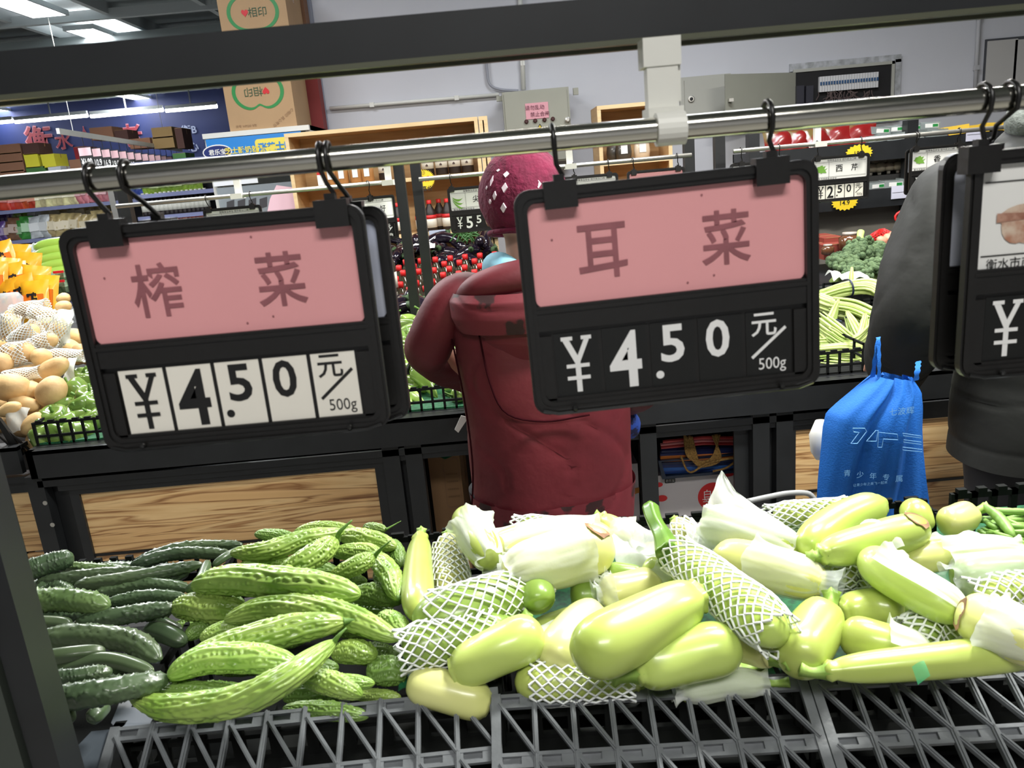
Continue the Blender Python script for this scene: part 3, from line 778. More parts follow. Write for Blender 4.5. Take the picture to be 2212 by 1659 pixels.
Z([(1322, 1178, .935), (1240, 1198, .935), (1090, 1245, .93)], 118, 'large tissue-wrapped zucchini with a dry brown scar on its yellow tip', zuc_y, stem=False, wrap=(.25, 1.0), scar=.9, taper=.1)
Z([(893, 1350, zB), (1000, 1325, zB + .01), (1150, 1262, zB + .01)], 118, 'zucchini in an open foam net lying below the upright smooth one', zuc_d, net=(.16, 1.08), taper=.1)
Z([(1168, 1312, .905), (1160, 1290, .91), (1140, 1250, .90)], 84, 'green zucchini pointing its flower end at the viewer between two nets', zuc_d, stem=True, taper=0)
Z([(868, 1408, .895), (960, 1385, .895), (1100, 1350, .895)], 100, 'zucchini in a foam net with ragged end touching the bitter melons', zuc_d, net=(-.05, .86), taper=.1)
Z([(1168, 1362, .905), (1090, 1400, .90), (975, 1455, .875)], 112, 'plump mottled zucchini leaning across the front crate', zuc_m, stem=False, taper=.18)
Z([(880, 1476, .862), (950, 1490, .856), (1060, 1525, .84)], 88, 'yellow-green zucchini tip pushing against the front crate rim', zuc_y, stem=False, taper=.0)
Z([(1112, 1474, .858), (1220, 1472, .858), (1385, 1470, .858)], 88, 'zucchini in foam net lying along the middle crate rim', zuc_m, net=(.13, .95), taper=.2)
Z([(1190, 1435, .885), (1240, 1370, .885), (1290, 1320, .885)], 104, 'pale shiny zucchini tucked under the largest green one', zuc_y, taper=0)
Z([(1245, 1425, .935), (1370, 1360, .94), (1510, 1285, .945)], 146, 'largest glossy green zucchini lying diagonally in front', zuc_m, taper=.24, stem_len=.022, lobes=.05)
Z([(1600, 1392, .905), (1500, 1412, .90), (1370, 1450, .895)], 122, 'glossy green zucchini in front of the netted one, stem by the crate rim', zuc_m, taper=.12, stem_len=.026)
Z([(1295, 1290, .90), (1350, 1280, .90), (1425, 1262, .90)], 88, 'short pale zucchini in clear film behind the largest green one', zuc_y, wrap=(-.08, .2), stem=False, taper=0, wrapmat=film)
Z([(1690, 1380, .935), (1580, 1288, .94), (1452, 1190, .95)], 104, 'dark-necked zucchini in a tight foam net with its stem in the air', zuc_m, net=(.02, .95), taper=.25, stem=False)
# the thick stem of the netted one
n_ = thing('zucchini', 'thick bare zucchini neck rising above the heap', 'zucchini', tuple(at(1440, 1190, z=.955)), 0, 'pale zucchini heaped in the near crates')
Pn = [at(1446, 1200, z=.952), at(1432, 1160, z=.955), at(1413, 1125, z=.965), at(1403, 1092, z=.975)]
Xn, _ = resample(Pn, 20); q = np.linspace(0, 1, 20); rn = px(Pn[1], 56) / 2 * (1 - .42 * np.clip(q * 1.6, 0, 1) + .08 * q ** 4); rn[-1] *= .75
world_body('stem', Xn, rn, 20, rn[:, None] * .10 * np.cos(5 * np.linspace(0, 2 * PI, 20, endpoint=False))[None, :], mat('green_neck', (110, 150, 48), .35, rgb2=(84, 128, 38), vs=30, coat=.3), n_)
Z([(1232, 1290, .88), (1280, 1285, .88), (1320, 1270, .88)], 88, 'dark green zucchini end in shadow between the nets', zuc_d, net=(.45, 1.1), stem=False, taper=0)
Z([(1312, 1238, .895), (1340, 1243, .895), (1390, 1250, .89)], 56, 'small dark green zucchini end under the scarred tissue roll', zuc_d, stem=False, taper=0)
Z([(1392, 1232, .905), (1420, 1240, .905), (1470, 1262, .90)], 70, 'short pale zucchini end beside the dark-necked one', zuc_m, stem=False, taper=0, wrap=(.4, 1))
Z([(1712, 1440, .90), (1745, 1385, .905), (1786, 1318, .91)], 118, 'bulbous glossy zucchini standing between net and green cloth', zuc_m, taper=.05, stem_len=.03)
Z([(1955, 1322, .90), (1890, 1312, .90), (1815, 1325, .90)], 84, 'short glossy zucchini with two bright spots behind the tissue-backed one', zuc_m, stem=False, taper=.1)
Z([(1818, 1365, .90), (1890, 1388, .90), (2010, 1420, .89)], 98, 'zucchini with tissue on its back end, beside the bulbous one', zuc_m, wrap=(.5, 1.05, .45, -.5), taper=.1, stem=False)
Z([(2260, 1402, .905), (2050, 1425, .905), (1780, 1450, .90)], 84, 'long pale zucchini lying along the crate nearest the black coat', zuc_m, taper=.25, stem_len=.025, lobes=.02)
Z([(1866, 1200, .95), (1960, 1262, .945), (2085, 1330, .93)], 94, 'slanted dark-bellied zucchini with a tissue strip along its back', zuc_m, wrap=(.25, 1.1, .4, -.5), taper=.1, stem=False)
Z([(2078, 1318, .935), (2150, 1352, .935), (2270, 1400, .93)], 116, 'fat yellow zucchini with blemished tip and tissue at the picture edge', zuc_y, wrap=(.38, 1.0), stem=False, taper=0, scar=2.2)
Z([(1545, 1200, .92), (1640, 1222, .925), (1785, 1262, .92)], 98, 'yellowish zucchini with crumpled film tied round its middle', zuc_y, wrap=(.38, 1.12), stem=False, taper=.05, wrapmat=film)
Z([(1735, 1188, .945), (1810, 1130, .95), (1905, 1088, .95)], 84, 'smooth green zucchini leaning up at the back of the heap', zuc_m, taper=.05, stem=False)
Z([(2000, 1140, .955), (1900, 1166, .955), (1768, 1200, .95)], 88, 'ridged green zucchini with broken stem scar crossing the leaning one', zuc_m, taper=.2, stem_len=.012, scar=.6)
Z([(1518, 1128, .94), (1600, 1150, .94), (1725, 1190, .935)], 90, 'zucchini rolled in white tissue with a tall tissue peak', zuc_m, wrap=(.06, 1.0), taper=.05, stem=False)
pk = thing('tissue_peak_sheet', 'tall pointed sheet of white tissue rising above the zucchini', 'wrapping', tuple(at(1580, 1110, z=.95)), 0, 'loose tissue among the zucchini')
V = []; LP = [(1560, 1018), (1545, 1050), (1530, 1085), (1524, 1125), (1530, 1165)]; RP = [(1561, 1018), (1590, 1062), (1640, 1098), (1690, 1128), (1720, 1160)]
for i in range(21):
    q = i / 20; k = min(int(q * 4), 3); f = q * 4 - k; l = [LP[k][j] * (1 - f) + LP[k + 1][j] * f for j in (0, 1)]; r_ = [RP[k][j] * (1 - f) + RP[k + 1][j] * f for j in (0, 1)]
    for j in range(15):
        g = j / 14; p = at(l[0] * (1 - g) + r_[0] * g, l[1] * (1 - g) + r_[1] * g, y=1.10 - .07 * q); V.append(p + Vector((0, -.03 * math.sin(PI * g) * q + .012 * noise.noise((g * 5, q * 4, 3)), 0)))
o = link('sheet', mesh_data('sheet', V, [(i * 15 + j, i * 15 + j + 1, (i + 1) * 15 + j + 1, (i + 1) * 15 + j) for i in range(20) for j in range(14)], tissue), pk, True)
Z([(1975, 1100, .93), (1980, 1115, .93), (1990, 1150, .91)], 64, 'rounded zucchini end with stump at the back, beside the ridged one', zuc_m, taper=0)
Z([(2030, 1130, .925), (2060, 1125, .925), (2100, 1108, .925)], 68, 'stubby yellow-green zucchini with stem next to the green beans', zuc_y, taper=.05)
Z([(1950, 1215, .925), (2050, 1196, .925), (2200, 1188, .92)], 70, 'yellow-green zucchini half under tissue behind the slanted one', zuc_y, wrap=(.3, 1, .5, 0), taper=.1)
Z([(2060, 1250, .915), (2120, 1240, .915), (2230, 1225, .915)], 84, 'zucchini bagged in clear film at the picture edge', zuc_d, wrap=(-.1, 1), wrapmat=film)
Z([(2100, 1290, .90), (2160, 1280, .90), (2260, 1275, .90)], 90, 'zucchini in fluffy foam net by the picture edge', zuc_m, net=(-.1, 1.1))
Z([(1370, 1180, .895), (1340, 1150, .90), (1298, 1118, .91)], 62, 'withered zucchini tip poking out of tissue by the red coat', zuc_y, wrap=(-.3, .45), taper=.45, stem_len=.012)
Z([(1500, 1180, .89), (1480, 1155, .895), (1462, 1130, .90)], 60, 'stumpy zucchini end in a foam net behind the bare neck', zuc_y, net=(-.4, .7), taper=.2, stem_len=.012)
Z([(1590, 1385, .88), (1630, 1400, .885), (1668, 1420, .89)], 84, 'yellow zucchini with curled stem under the foam net', zuc_y, taper=.3, stem_len=.03)
Z([(1470, 1490, .85), (1570, 1476, .85), (1650, 1476, .85)], 60, 'tissue-covered zucchini low against the middle crate rim', zuc_m, wrap=(-.1, 1.05))
Z([(1670, 1118, .90), (1740, 1112, .90), (1830, 1100, .90)], 58, 'netted zucchini lying at the far rim behind the leaning ones', zuc_m, net=(-.1, 1), taper=.1)
Z([(1790, 1245, .905), (1850, 1240, .90), (1900, 1262, .90)], 70, 'netted zucchini just visible between film and tissue', zuc_m, net=(-.1, 1.1), stem=False)
Z([(1960, 1375, .895), (2020, 1362, .895), (2090, 1372, .895)], 84, 'foam-netted zucchini lying in a gap before the yellow one', zuc_d, net=(-.1, 1.1), stem=False)
# loose tissue sheets among them
def sheet(u, v, w_, h_, z, label, seed, mt=tissue, rz=0.):
    p = at(u, v, z=z); a = px(p, w_) / 2; c = px(p, h_) ; r = np.random.RandomState(seed); n = 14; V = []
    ph = r.uniform(0, 6, 5)
    for i in range(n):
        for j in range(n):
            x = (i / (n - 1) - .5) * 2 * a; y = (j / (n - 1) - .5) * 2 * c
            zz = .012 * math.sin(x * 45 + ph[0]) * math.cos(y * 50 + ph[1]) + .006 * math.sin(x * 110 + y * 70 + ph[2]) - .25 * (x * x + y * y) / (a + c)
            V.append((x * math.cos(rz) - y * math.sin(rz), x * math.sin(rz) + y * math.cos(rz), zz))
    o = link('tissue_sheet', mesh_data('tissue_sheet', V, [(i * n + j, (i + 1) * n + j, (i + 1) * n + j + 1, i * n + j + 1) for i in range(n - 1) for j in range(n - 1)], mt))
    o.location = p; tag(o, label, 'wrapping', 'loose tissue among the zucchini'); return o
sheet(1378, 1155, 110, 60, .915, 'crumpled white tissue beside the withered zucchini tip', 1)
sheet(1390, 1205, 120, 50, .905, 'flat white tissue lying between the scar tip and the bare neck', 2)
sheet(1515, 1150, 60, 50, .92, 'small tissue scrap under the tissue peak', 3)
sheet(2110, 1170, 150, 40, .93, 'white tissue draped over the zucchini below the green beans', 4)
sheet(1905, 1155, 60, 40, .965, 'torn tissue corner sticking to the ridged zucchini', 5)
sheet(1200, 1372, 70, 40, .88, 'tissue scrap in the gap beside the pale shiny zucchini', 6)
# green shade net lining the crates
g = MB(); g.bbox((.0, .86, .80), (.98, 1.28, .803)); o = g.build('shade_net_liner', mesh_green); tag(o, 'dark green woven net lining the crates under the zucchini', 'net liner')
for (u, v, w_, h_, s) in ((1740, 1410, 70, 60, 11), (1180, 1430, 60, 60, 12), (890, 1440, 50, 60, 14)):
    o = sheet(u, v, w_, h_, .865, 'dark green net fold showing between zucchini', s, mesh_green); o['group'] = 'green net folds'; o.name = 'shade_net_fold'; o['category'] = 'net liner'
o = sheet(1990, 1442, 26, 14, .955, 'scrap of pale green film on the long zucchini at the rim', 15, film_green)

# ---- bitter melons
def c2(x, y, z): return (x / 2.458, 1100 + y / 2.458, z)
def bitter_disp(N, nth, R, sd, prof):
    r = np.random.RandomState(sd); t = np.linspace(0, 1, N)[:, None]; th = np.linspace(0, 2 * PI, nth, endpoint=False)[None, :]
    tw = .35 * np.sin(3 * t + r.uniform(0, 6)) + .06 * np.sin(14 * t + r.uniform(0, 6)); k = 9
    a = th + tw
    ridge = np.abs(np.cos(a * k / 2)) ** .7
    wav = .5 + .5 * np.sin(38 * t + 5 * np.sin(a * 3 + r.uniform(0, 6)) + 2.2 * np.cos(a * k / 2 + 1) )
    groove = 1 - ridge
    bumps = np.clip(np.sin(52 * t + 3.2 * np.sin(2 * a + 1.3) ) * np.sin(a * k + PI / 2 + .7 * np.sin(21 * t + r.uniform(0, 6))), 0, 1) ** .6
    d = .16 * (.5 + .5 * np.cos(a * k)) ** 1.4 * (.75 + .25 * wav) + .03 * wobble(N, nth, sd)
    B = np.zeros((N, nth))
    for j in range(k):                                   # beads in each furrow
        i = r.randint(2, 6)
        while i < N - 4:
            th0 = (j + .5) * 2 * PI / k; kk = (th0 - tw[i, 0]) / (2 * PI) * nth + r.uniform(-1.3, 1.3); h = r.uniform(.10, .20); lw = r.uniform(1.2, 2.6)
            for di in range(-4, 5):
                for dk in range(-3, 4):
                    B[min(N - 1, max(0, i + di)), int(round(kk + dk)) % nth] += h * math.exp(-(di / lw) ** 2 - (dk / 1.3) ** 2)
            i += r.randint(3, 7)
    d = d + np.minimum(B, .22)
    return R * d * np.clip(prof, .1, 1)[:, None]
def melon(pts, w_, label, mt=bm_m, stem=None, a=0., p=2.4, group='bitter melons heaped beside the cucumbers', conv=c2):
    SEED[0] += 1; sd = SEED[0]
    P, R = place([conv(*q) for q in pts], w_ * 1.12 / 2.458)
    root = thing('bitter_melon', label, 'bitter melon', tuple(P[0]), 0, group)
    N, nth = 130, 80
    X, L = resample(P, N); t_ = np.linspace(0, 1, N); prof = prof_round(t_, p, 0) ; prof = prof * (1 - a * t_) if a >= 0 else prof * (1 + a * (1 - t_))
    prof[0] = prof[-1] = .04; R *= .96
    world_body('body', X, R * prof * .86, nth, bitter_disp(N, nth, R, sd, prof), mt, root)
    if stem:
        Q = [X[-1] - (X[-1] - X[-6]) * .3] + [np.array(at(*conv(*q)[:2], z=conv(*q)[2])) for q in stem]
        XS, _ = resample(Q, 10); rs = np.linspace(R * .22, R * .05, 10); rs[0] = R * .3
        world_body('stem', XS, rs, 8, None, bstem, root)
    return root
M_ = melon; y0 = .86
for i, (x, y, x2, y2, w_) in enumerate(((1500, 1000, 1900, 960, 120), (1400, 880, 1800, 840, 120), (1100, 830, 1500, 800, 130), (900, 640, 1250, 600, 110), (1750, 640, 2100, 620, 110), (1500, 420, 1950, 380, 110), (2000, 330, 2140, 480, 110), (1300, 700, 1650, 660, 130), (1700, 500, 2100, 560, 120), (1300, 300, 1800, 330, 120), (1000, 950, 1400, 1000, 110), (1000, 520, 1300, 500, 120), (1850, 760, 2120, 780, 120))):
    M_([(x, y, .835), (x2, y2, .835)], w_, 'bitter melon buried low in the heap, mostly covered', bm_shade, group='bitter melons at the bottom of the heap')
M_([(1352, 132, .87), (1560, 142, .87)], 64, 'small dark bitter melon tip behind the heap by the wood panel', bm_shade)
M_([(1560, 122, .875), (1700, 96, .88), (1900, 112, .875)], 66, 'bitter melon along the back of the heap under two stems', bm_m)
M_([(1222, 235, .91), (1420, 220, .915), (1620, 160, .915), (1830, 118, .91)], 104, 'long pale bitter melon lying across the back toward the cucumbers', bm_m)
M_([(1800, 140, .88), (1950, 160, .885), (2105, 200, .88)], 106, 'bitter melon at the back corner beside the upright zucchini', bm_m)
M_([(1930, 95, .86), (2050, 108, .865)], 60, 'farthest bitter melon with a long thin curling stem', bm_shade, stem=[(2090, 85, .87), (2130, 62, .875)])
M_([(1470, 345, .915), (1630, 270, .93), (1790, 165, .935)], 150, 'stubby bitter melon with a tall stem pointing up', bm_m, stem=[(1805, 120, .95), (1870, 58, .965)], a=-.3)
M_([(1265, 310, .895), (1400, 272, .895), (1570, 285, .89)], 72, 'thin bitter melon squeezed above the biggest one', bm_m)
M_([(1740, 370, .905), (1870, 310, .92), (1990, 248, .925)], 116, 'short bitter melon with wispy stem beside the zucchini', bm_m, stem=[(2030, 205, .94), (2076, 165, .95)], a=-.35)
M_([(1760, 230, .885), (1960, 225, .885), (2020, 260, .88)], 90, 'bitter melon partly hidden between the two stemmed ones', bm_m)
M_([(1975, 240, .895), (2065, 340, .90), (2110, 475, .90)], 118, 'bitter melon bending down over the edge toward the upright zucchini', bm_m, stem=[(2140, 468, .90), (2165, 476, .90)])
M_([(2080, 170, .86), (2130, 300, .86)], 90, 'shaded bitter melon against the upright zucchini', bm_shade)
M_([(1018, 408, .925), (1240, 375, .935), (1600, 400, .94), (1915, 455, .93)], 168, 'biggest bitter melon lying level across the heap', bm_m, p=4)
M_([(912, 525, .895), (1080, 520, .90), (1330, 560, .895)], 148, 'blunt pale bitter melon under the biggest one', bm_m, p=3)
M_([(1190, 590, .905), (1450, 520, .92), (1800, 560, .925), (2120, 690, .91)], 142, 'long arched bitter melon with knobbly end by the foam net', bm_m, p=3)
M_([(1850, 460, .88), (2000, 450, .88), (2140, 480, .88)], 116, 'dark bitter melon in shadow below the bent one', bm_shade)
M_([(985, 690, .87), (1050, 640, .875), (1160, 600, .87)], 88, 'dim bitter melon near the dark cucumbers', bm_shade)
M_([(1060, 690, .885), (1200, 640, .89), (1340, 620, .885)], 96, 'small bitter melon with a pale curled stem at its middle', bm_m)
M_([(888, 905, .915), (1150, 760, .925), (1500, 650, .935), (1835, 595, .93)], 162, 'long straight bitter melon pointing at the picture middle', bm_m, stem=[(1870, 590, .93), (1920, 585, .93)], p=3)
M_([(1760, 770, .89), (1880, 755, .895), (2005, 780, .89)], 124, 'short bitter melon end between net and long melons', bm_m)
M_([(1950, 850, .87), (2080, 860, .87), (2160, 880, .86)], 150, 'dark bitter melon in shade beside the ragged foam net', bm_shade)
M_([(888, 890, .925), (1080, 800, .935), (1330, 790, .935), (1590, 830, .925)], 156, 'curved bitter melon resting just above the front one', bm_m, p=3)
M_([(820, 970, .90), (1000, 965, .90), (1330, 985, .89)], 100, 'shadowed bitter melon under the two front ones', bm_shade)
M_([(1640, 900, .905), (1800, 920, .905), (1990, 925, .90)], 90, 'slender bitter melon end behind the front melon stem', bm_m)
M_([(1600, 890, .90), (1780, 930, .905), (1925, 990, .895)], 124, 'bitter melon with ribbed base near the middle of the crate rim', bm_m)
M_([(1860, 985, .855), (1990, 990, .85), (2130, 1000, .85)], 70, 'thin bitter melon along the crate rim', bm_m)
M_([(1500, 1060, .845), (1750, 1070, .845), (1960, 1100, .84)], 96, 'bitter melon low behind the crate rim', bm_shade)
M_([(686, 985, .905), (900, 1055, .905), (1250, 1020, .925), (1530, 890, .945), (1782, 700, .945)], 160, 'large curved bitter melon in front with pointed tip over the grey flap', bm_m, p=2.6, stem=[(1800, 670, .955), (1840, 630, .96)])
M_([(2010, 570, .885), (2090, 600, .885), (2160, 660, .88)], 110, 'ribbed bitter melon end touching the netted zucchini', bm_m)

# ---- cucumbers
def cucumber(pts, w_, label, rough=True, mt=cuc_m, tip=None):
    SEED[0] += 1; sd = SEED[0]
    P, R = place([c2(*q) for q in pts], w_ * 1.08 / 2.458)
    root = thing('cucumber', label, 'cucumber', tuple(P[0]), 0, 'dark cucumbers in the shaded crate')
    N, nth = 90, 40; X, L = resample(P, N); t_ = np.linspace(0, 1, N); prof = prof_round(t_, 5.0, .12); prof[0] = prof[-1] = .06
    r = np.random.RandomState(sd); th = np.linspace(0, 2 * PI, nth, endpoint=False)
    D = .02 * wobble(N, nth, sd) * R + R * .03 * np.cos(6 * th)[None, :]
    if rough:
        lump = np.zeros((N, nth)); 
        for _ in range(300):
            i, k = r.randint(4, N - 6), r.randint(0, nth); lump[i, k] += r.uniform(.06, .13); lump[i + 1, k] += .05; lump[i - 1, k] += .03
        D = D + lump * R
    world_body('body', X, R * prof * .97, nth, D, mt, root)
    return root
K = cucumber
for (x, y, x2, y2, w_) in ((150, 560, 600, 560, 110), (200, 960, 700, 930, 120), (300, 480, 900, 560, 110), (420, 880, 820, 780, 110), (500, 330, 1000, 340, 110), (150, 420, 600, 400, 100)):
    K([(x, y, .828), (x2, y2, .828)], w_, 'dark cucumber lying low under the others')
K([(330, 305, .868), (520, 320, .868), (735, 330, .865)], 66, 'lighter green cucumber near the back behind the blunt tip', mt=mat('mid_cucumber_skin', (112, 136, 82), .35, rgb2=(82, 106, 60), vs=8, coat=.3))
K([(90, 345, .90), (230, 300, .905), (392, 250, .91)], 112, 'thick cucumber with blunt light tip beside the dark post')
K([(700, 290, .87), (960, 205, .875), (1290, 188, .875)], 62, 'slender cucumber arching along the back rim')
K([(690, 300, .875), (950, 235, .88), (1235, 238, .88)], 66, 'bumpy cucumber just in front of the arching one')
K([(190, 395, .885), (500, 350, .89), (800, 330, .885)], 74, 'long cucumber with pointed pale tip crossing the heap')
K([(395, 405, .895), (700, 365, .90), (1080, 290, .90)], 76, 'smooth-necked cucumber reaching toward the bitter melons')
K([(190, 435, .88), (280, 400, .882), (380, 440, .88)], 70, 'small pale-shouldered cucumber in front of the pointed one')
K([(120, 492, .915), (350, 480, .92), (582, 512, .915)], 122, 'stout pale green cucumber with ridged tip by the post', mt=mat('mid_cucumber_skin', (92, 140, 74)))
K([(500, 450, .885), (750, 400, .89), (1010, 420, .885)], 74, 'very bumpy cucumber beside the biggest bitter melon')
K([(560, 500, .89), (780, 460, .895), (990, 465, .89)], 66, 'cucumber tucked under the very bumpy one')
K([(400, 610, .895), (680, 560, .90), (935, 520, .90)], 98, 'dark wide cucumber pointing at the blunt bitter melon')
K([(985, 440, .905), (1060, 380, .915), (1105, 275, .92)], 56, 'cucumber neck curving upward against the big bitter melon', rough=False)
K([(1130, 300, .885), (1200, 250, .89), (1290, 205, .885)], 44, 'thin cucumber neck under the long pale bitter melon', rough=False)
K([(120, 608, .905), (250, 606, .905), (380, 612, .905)], 84, 'cucumber with a cleanly cut end beside the post', rough=False)
K([(380, 620, .88), (460, 625, .88), (560, 660, .875)], 60, 'cucumber back showing behind the curved glossy one')
K([(170, 700, .91), (420, 670, .915), (700, 700, .915), (850, 800, .91)], 124, 'large curved glossy cucumber bending toward the viewer')
K([(780, 640, .87), (880, 660, .875), (985, 710, .87)], 104, 'dark cucumber end deep in shadow near the bitter melons', rough=False)
K([(840, 590, .865), (960, 650, .865)], 66, 'black-green cucumber wedge behind the shadowed end', rough=False)
K([(190, 800, .92), (360, 775, .925), (560, 750, .92)], 92, 'smooth cucumber lying over the small ones at the front', rough=False)
K([(280, 860, .91), (560, 800, .915), (815, 862, .91)], 84, 'slim cucumber with bright highlight under the glossy curved one', rough=False)
K([(235, 905, .925), (400, 890, .925), (598, 860, .92)], 92, 'short cucumber with pointed tip facing the post')
K([(240, 1010, .925), (560, 970, .93), (900, 900, .92)], 138, 'nearest long cucumber covered in tiny warts')
K([(350, 1125, .905), (345, 1110, .905), (330, 1040, .90)], 110, 'cucumber end facing the viewer at the bottom', rough=False)
K([(480, 1120, .89), (500, 1100, .89), (560, 1040, .885)], 90, 'dark cucumber end beside the grey flap', rough=False)
# green beans at the far end
for i in range(34):
    r = rnd; u = 2100 + r.uniform(0, 130); v = 1125 + r.uniform(-10, 40); du = r.uniform(60, 140); dv = r.uniform(-30, 40)
    if i == 0: pts = [(2125, 1090, .94), (2160, 1120, .93), (2190, 1160, .92)]; ww = 24
    elif i == 1: pts = [(2110, 1100, .92), (2180, 1105, .92), (2240, 1104, .92)]; ww = 17
    else: pts = [(u, v, .885 + r.uniform(0, .03)), (u + du / 2, v + dv / 2 + 6, .89 + r.uniform(0, .03)), (u + du, v + dv, .885 + r.uniform(0, .03))]; ww = r.uniform(10, 15)
    P, R = place(pts, ww); X, L = resample(P, 18); q = np.linspace(0, 1, 18)
    V, Fs = body(X, R * np.maximum(np.sin(q * PI) ** .35, .1) * (1 + .06 * np.sin(q * 40)), 8)
    o = link('green_bean', mesh_data('green_bean', V, Fs, bean_g))
    tag(o, ['thick pale bean pod lying on top of the others beside the black crate edge', 'bean pod crossing behind the thickest one at the far rim'][i] if i < 2 else 'green bean pod in the small heap behind the zucchini', 'bean', 'green beans at the end of the near stand')
# ------------------------------------------------------------------ far stand
FY, FZ = 2.2, .79
t = thing('produce_stand', 'long black far produce stand with striped wood panels below', 'display stand', (0, FY, 0))
xl, xr = at(50, 965, y=FY).x, 2.6
f = MB(); f.bbox((xl, 0, FZ - .085), (xr, .02, FZ)); f.bbox((xl, .0, FZ - .012), (xr, .06, FZ)); f.bbox((xl, 0, FZ - .085), (xl + .02, 1.0, FZ)); f.build('front_board', black_metal, t)
f = MB(); f.bbox((xl, .02, FZ - .12), (xr, 1.32, FZ - .10)); f.build('deck', black_metal, t)
MB().raw([(xl + .03, .08, FZ - .10), (xr, .08, FZ - .10), (xr, 1.28, FZ + .06), (xl + .03, 1.28, FZ + .06), (xl + .03, 1.28, FZ - .10), (xr, 1.28, FZ - .10)], [(0, 1, 2, 3), (3, 2, 5, 4), (0, 4, 5, 1), (0, 3, 4), (1, 5, 2)]).build('sloped_deck', mat('matt_black_board', (22, 22, 22)), t)
MB().bbox((xl, .62, .02), (xr, .64, FZ - .12)).build('dark_bay_sheet', mat('dark_bay_brown', (44, 36, 32), .7), t)  # added dark sheet; the darkness of the open bays is put into its colour
f = MB(); f.bbox((xl + .05, .03, FZ - .14), (xr, .07, FZ - .10)); f.build('cross_rail', black_metal, t)
pt, pb_ = at(490, 1037, y=FY + .05).z, at(515, 1168, y=FY + .05).z
def panel(u0, u1, v, lab=None):
    a = at(u0, v, y=FY + .05).x; b_ = at(u1, v, y=FY + .05).x
    f = MB(); f.bbox((a, .05, pb_), (b_, .062, pt)); f.build('wood_panel', lam_m, t)
    f = MB(); f.bbox((a, .05, pb_ - .20), (b_, .062, pb_ - .008)); f.build('wood_panel', lam_m, t)
    f = MB(); f.bbox((a - .028, .04, pb_ - .22), (a, .075, pt + .03)); f.bbox((b_, .04, pb_ - .22), (b_ + .028, .075, pt + .03)); f.bbox((a, .04, pt), (b_, .075, pt + .03)); f.build('panel_frame', black_metal, t)
    f = MB(); f.bbox((a, .045, pb_ - .008), (b_, .05, pb_)); f.build('panel_joint', ink, t)
f = MB(); f.bbox((at(60, 1000, y=FY).x, .066, .12), (at(905, 1000, y=FY).x, .076, FZ - .09)); f.build('kick_board', black_metal, t)
f = MB(); f.bbox((at(1600, 1000, y=FY).x, .066, .12), (at(2500, 1000, y=FY).x, .076, FZ - .09)); f.build('kick_board', black_metal, t)
panel(180, 822, 1090); panel(1716, 2300, 1010)
for u, v in ((98, 1100), (858, 1070), (905, 1060), (1400, 1000), (1640, 980), (1690, 980)):
    x = at(u, v, y=FY + .04).x; f = MB(); f.bbox((x - .025, .02, 0), (x + .025, .06, FZ - .085)); f = f.build('leg', black_metal, t)
for u, v in ((97, 1087), (113, 1134)):
    p = at(u, v, y=FY + .018); mb = MB(); mb.lathe([(.001, -.004), (.007, -.002), (.007, 0)], 10, tuple(p - Vector((0, FY, 0))), R=Matrix.Rotation(PI / 2, 3, 'X')); mb.build('bolt', steel_far, t)
# neighbouring stand at the picture edge
t = thing('produce_stand', 'black stand of the potatoes, its wood panel cut by the near post', 'display stand', (0, FY + .06, 0))
x1 = at(45, 950, y=FY + .06).x
f = MB(); f.bbox((-3.2, 0, FZ - .085), (x1 - .02, .02, FZ)); f.bbox((-3.2, 0, FZ - .012), (x1 - .02, .06, FZ)); f.build('front_board', black_metal, t)
f = MB(); f.bbox((-3.2, .02, FZ - .12), (x1 - .02, 1.26, FZ - .10)); f.build('deck', black_metal, t)
MB().raw([(-3.2, .08, FZ - .10), (x1 - .02, .08, FZ - .10), (x1 - .02, 1.24, FZ + .19), (-3.2, 1.24, FZ + .19), (-3.2, 1.24, FZ - .10), (x1 - .02, 1.24, FZ - .10)], [(0, 1, 2, 3), (3, 2, 5, 4), (0, 4, 5, 1), (0, 3, 4), (1, 5, 2)]).build('sloped_deck', mat('matt_black_board', (22, 22, 22)), t)
f = MB(); f.bbox((-3.2, .05, pb_), (x1, .06, pt)); f.build('wood_panel', lam_m, t)
f = MB(); f.bbox((-3.2, .05, pb_ - .2), (x1, .06, pb_ - .008)); f.build('wood_panel', lam_m, t)
f = MB(); f.bbox((-3.2, .04, pt), (x1, .07, pt + .05)); f.build('panel_frame', black_metal, t)
for x in (-3.15, -1.6): f = MB(); f.bbox((x - .02, .05, 0), (x + .02, .09, FZ - .1)); f.build('leg', black_metal, t)

# crates on the far stand
def far_crate(u0, u1, v, y, label, h=.10, depth=.75, z=None):
    A = at(u0, v, y=y); B = at(u1, v, y=y); z = z or FZ + h; W = B.x - A.x
    t = thing('plastic_crate', label, 'crate', (A.x, y, z), 0, 'black crates along the far stand')
    f = MB(); n = max(3, int(W / .035)); c = W / n
    for k in range(n + 1): f.bbox((k * c - .0035, 0, -h), (k * c + .0035, .006, 0)); 
    for k in range(n): f.bbox((k * c + c * .25, -.001, 0), (k * c + c * .75, .007, .005))
    for q in (0, -.04, -.08): f.bbox((0, -.001, q - .007), (W, .006, q))
    for sx in (0, W - .006): 
        for q in (0, -.04, -.08): f.bbox((sx, 0, q - .007), (sx + .006, depth, q))
        for k in range(12): f.bbox((sx, k * depth / 11 - .004, -h), (sx + .006, k * depth / 11 + .004, 0))
    f.build('crate_wall', dark_crate, t)
    f = MB(); f.bbox((0, 0, -h), (W, depth, -h + .006)); f.build('crate_floor', mesh_green if 'bean' not in label else dark_crate, t); return t
far_crate(72, 420, 925, 2.26, 'black crate holding bell peppers beside the potatoes', .07)
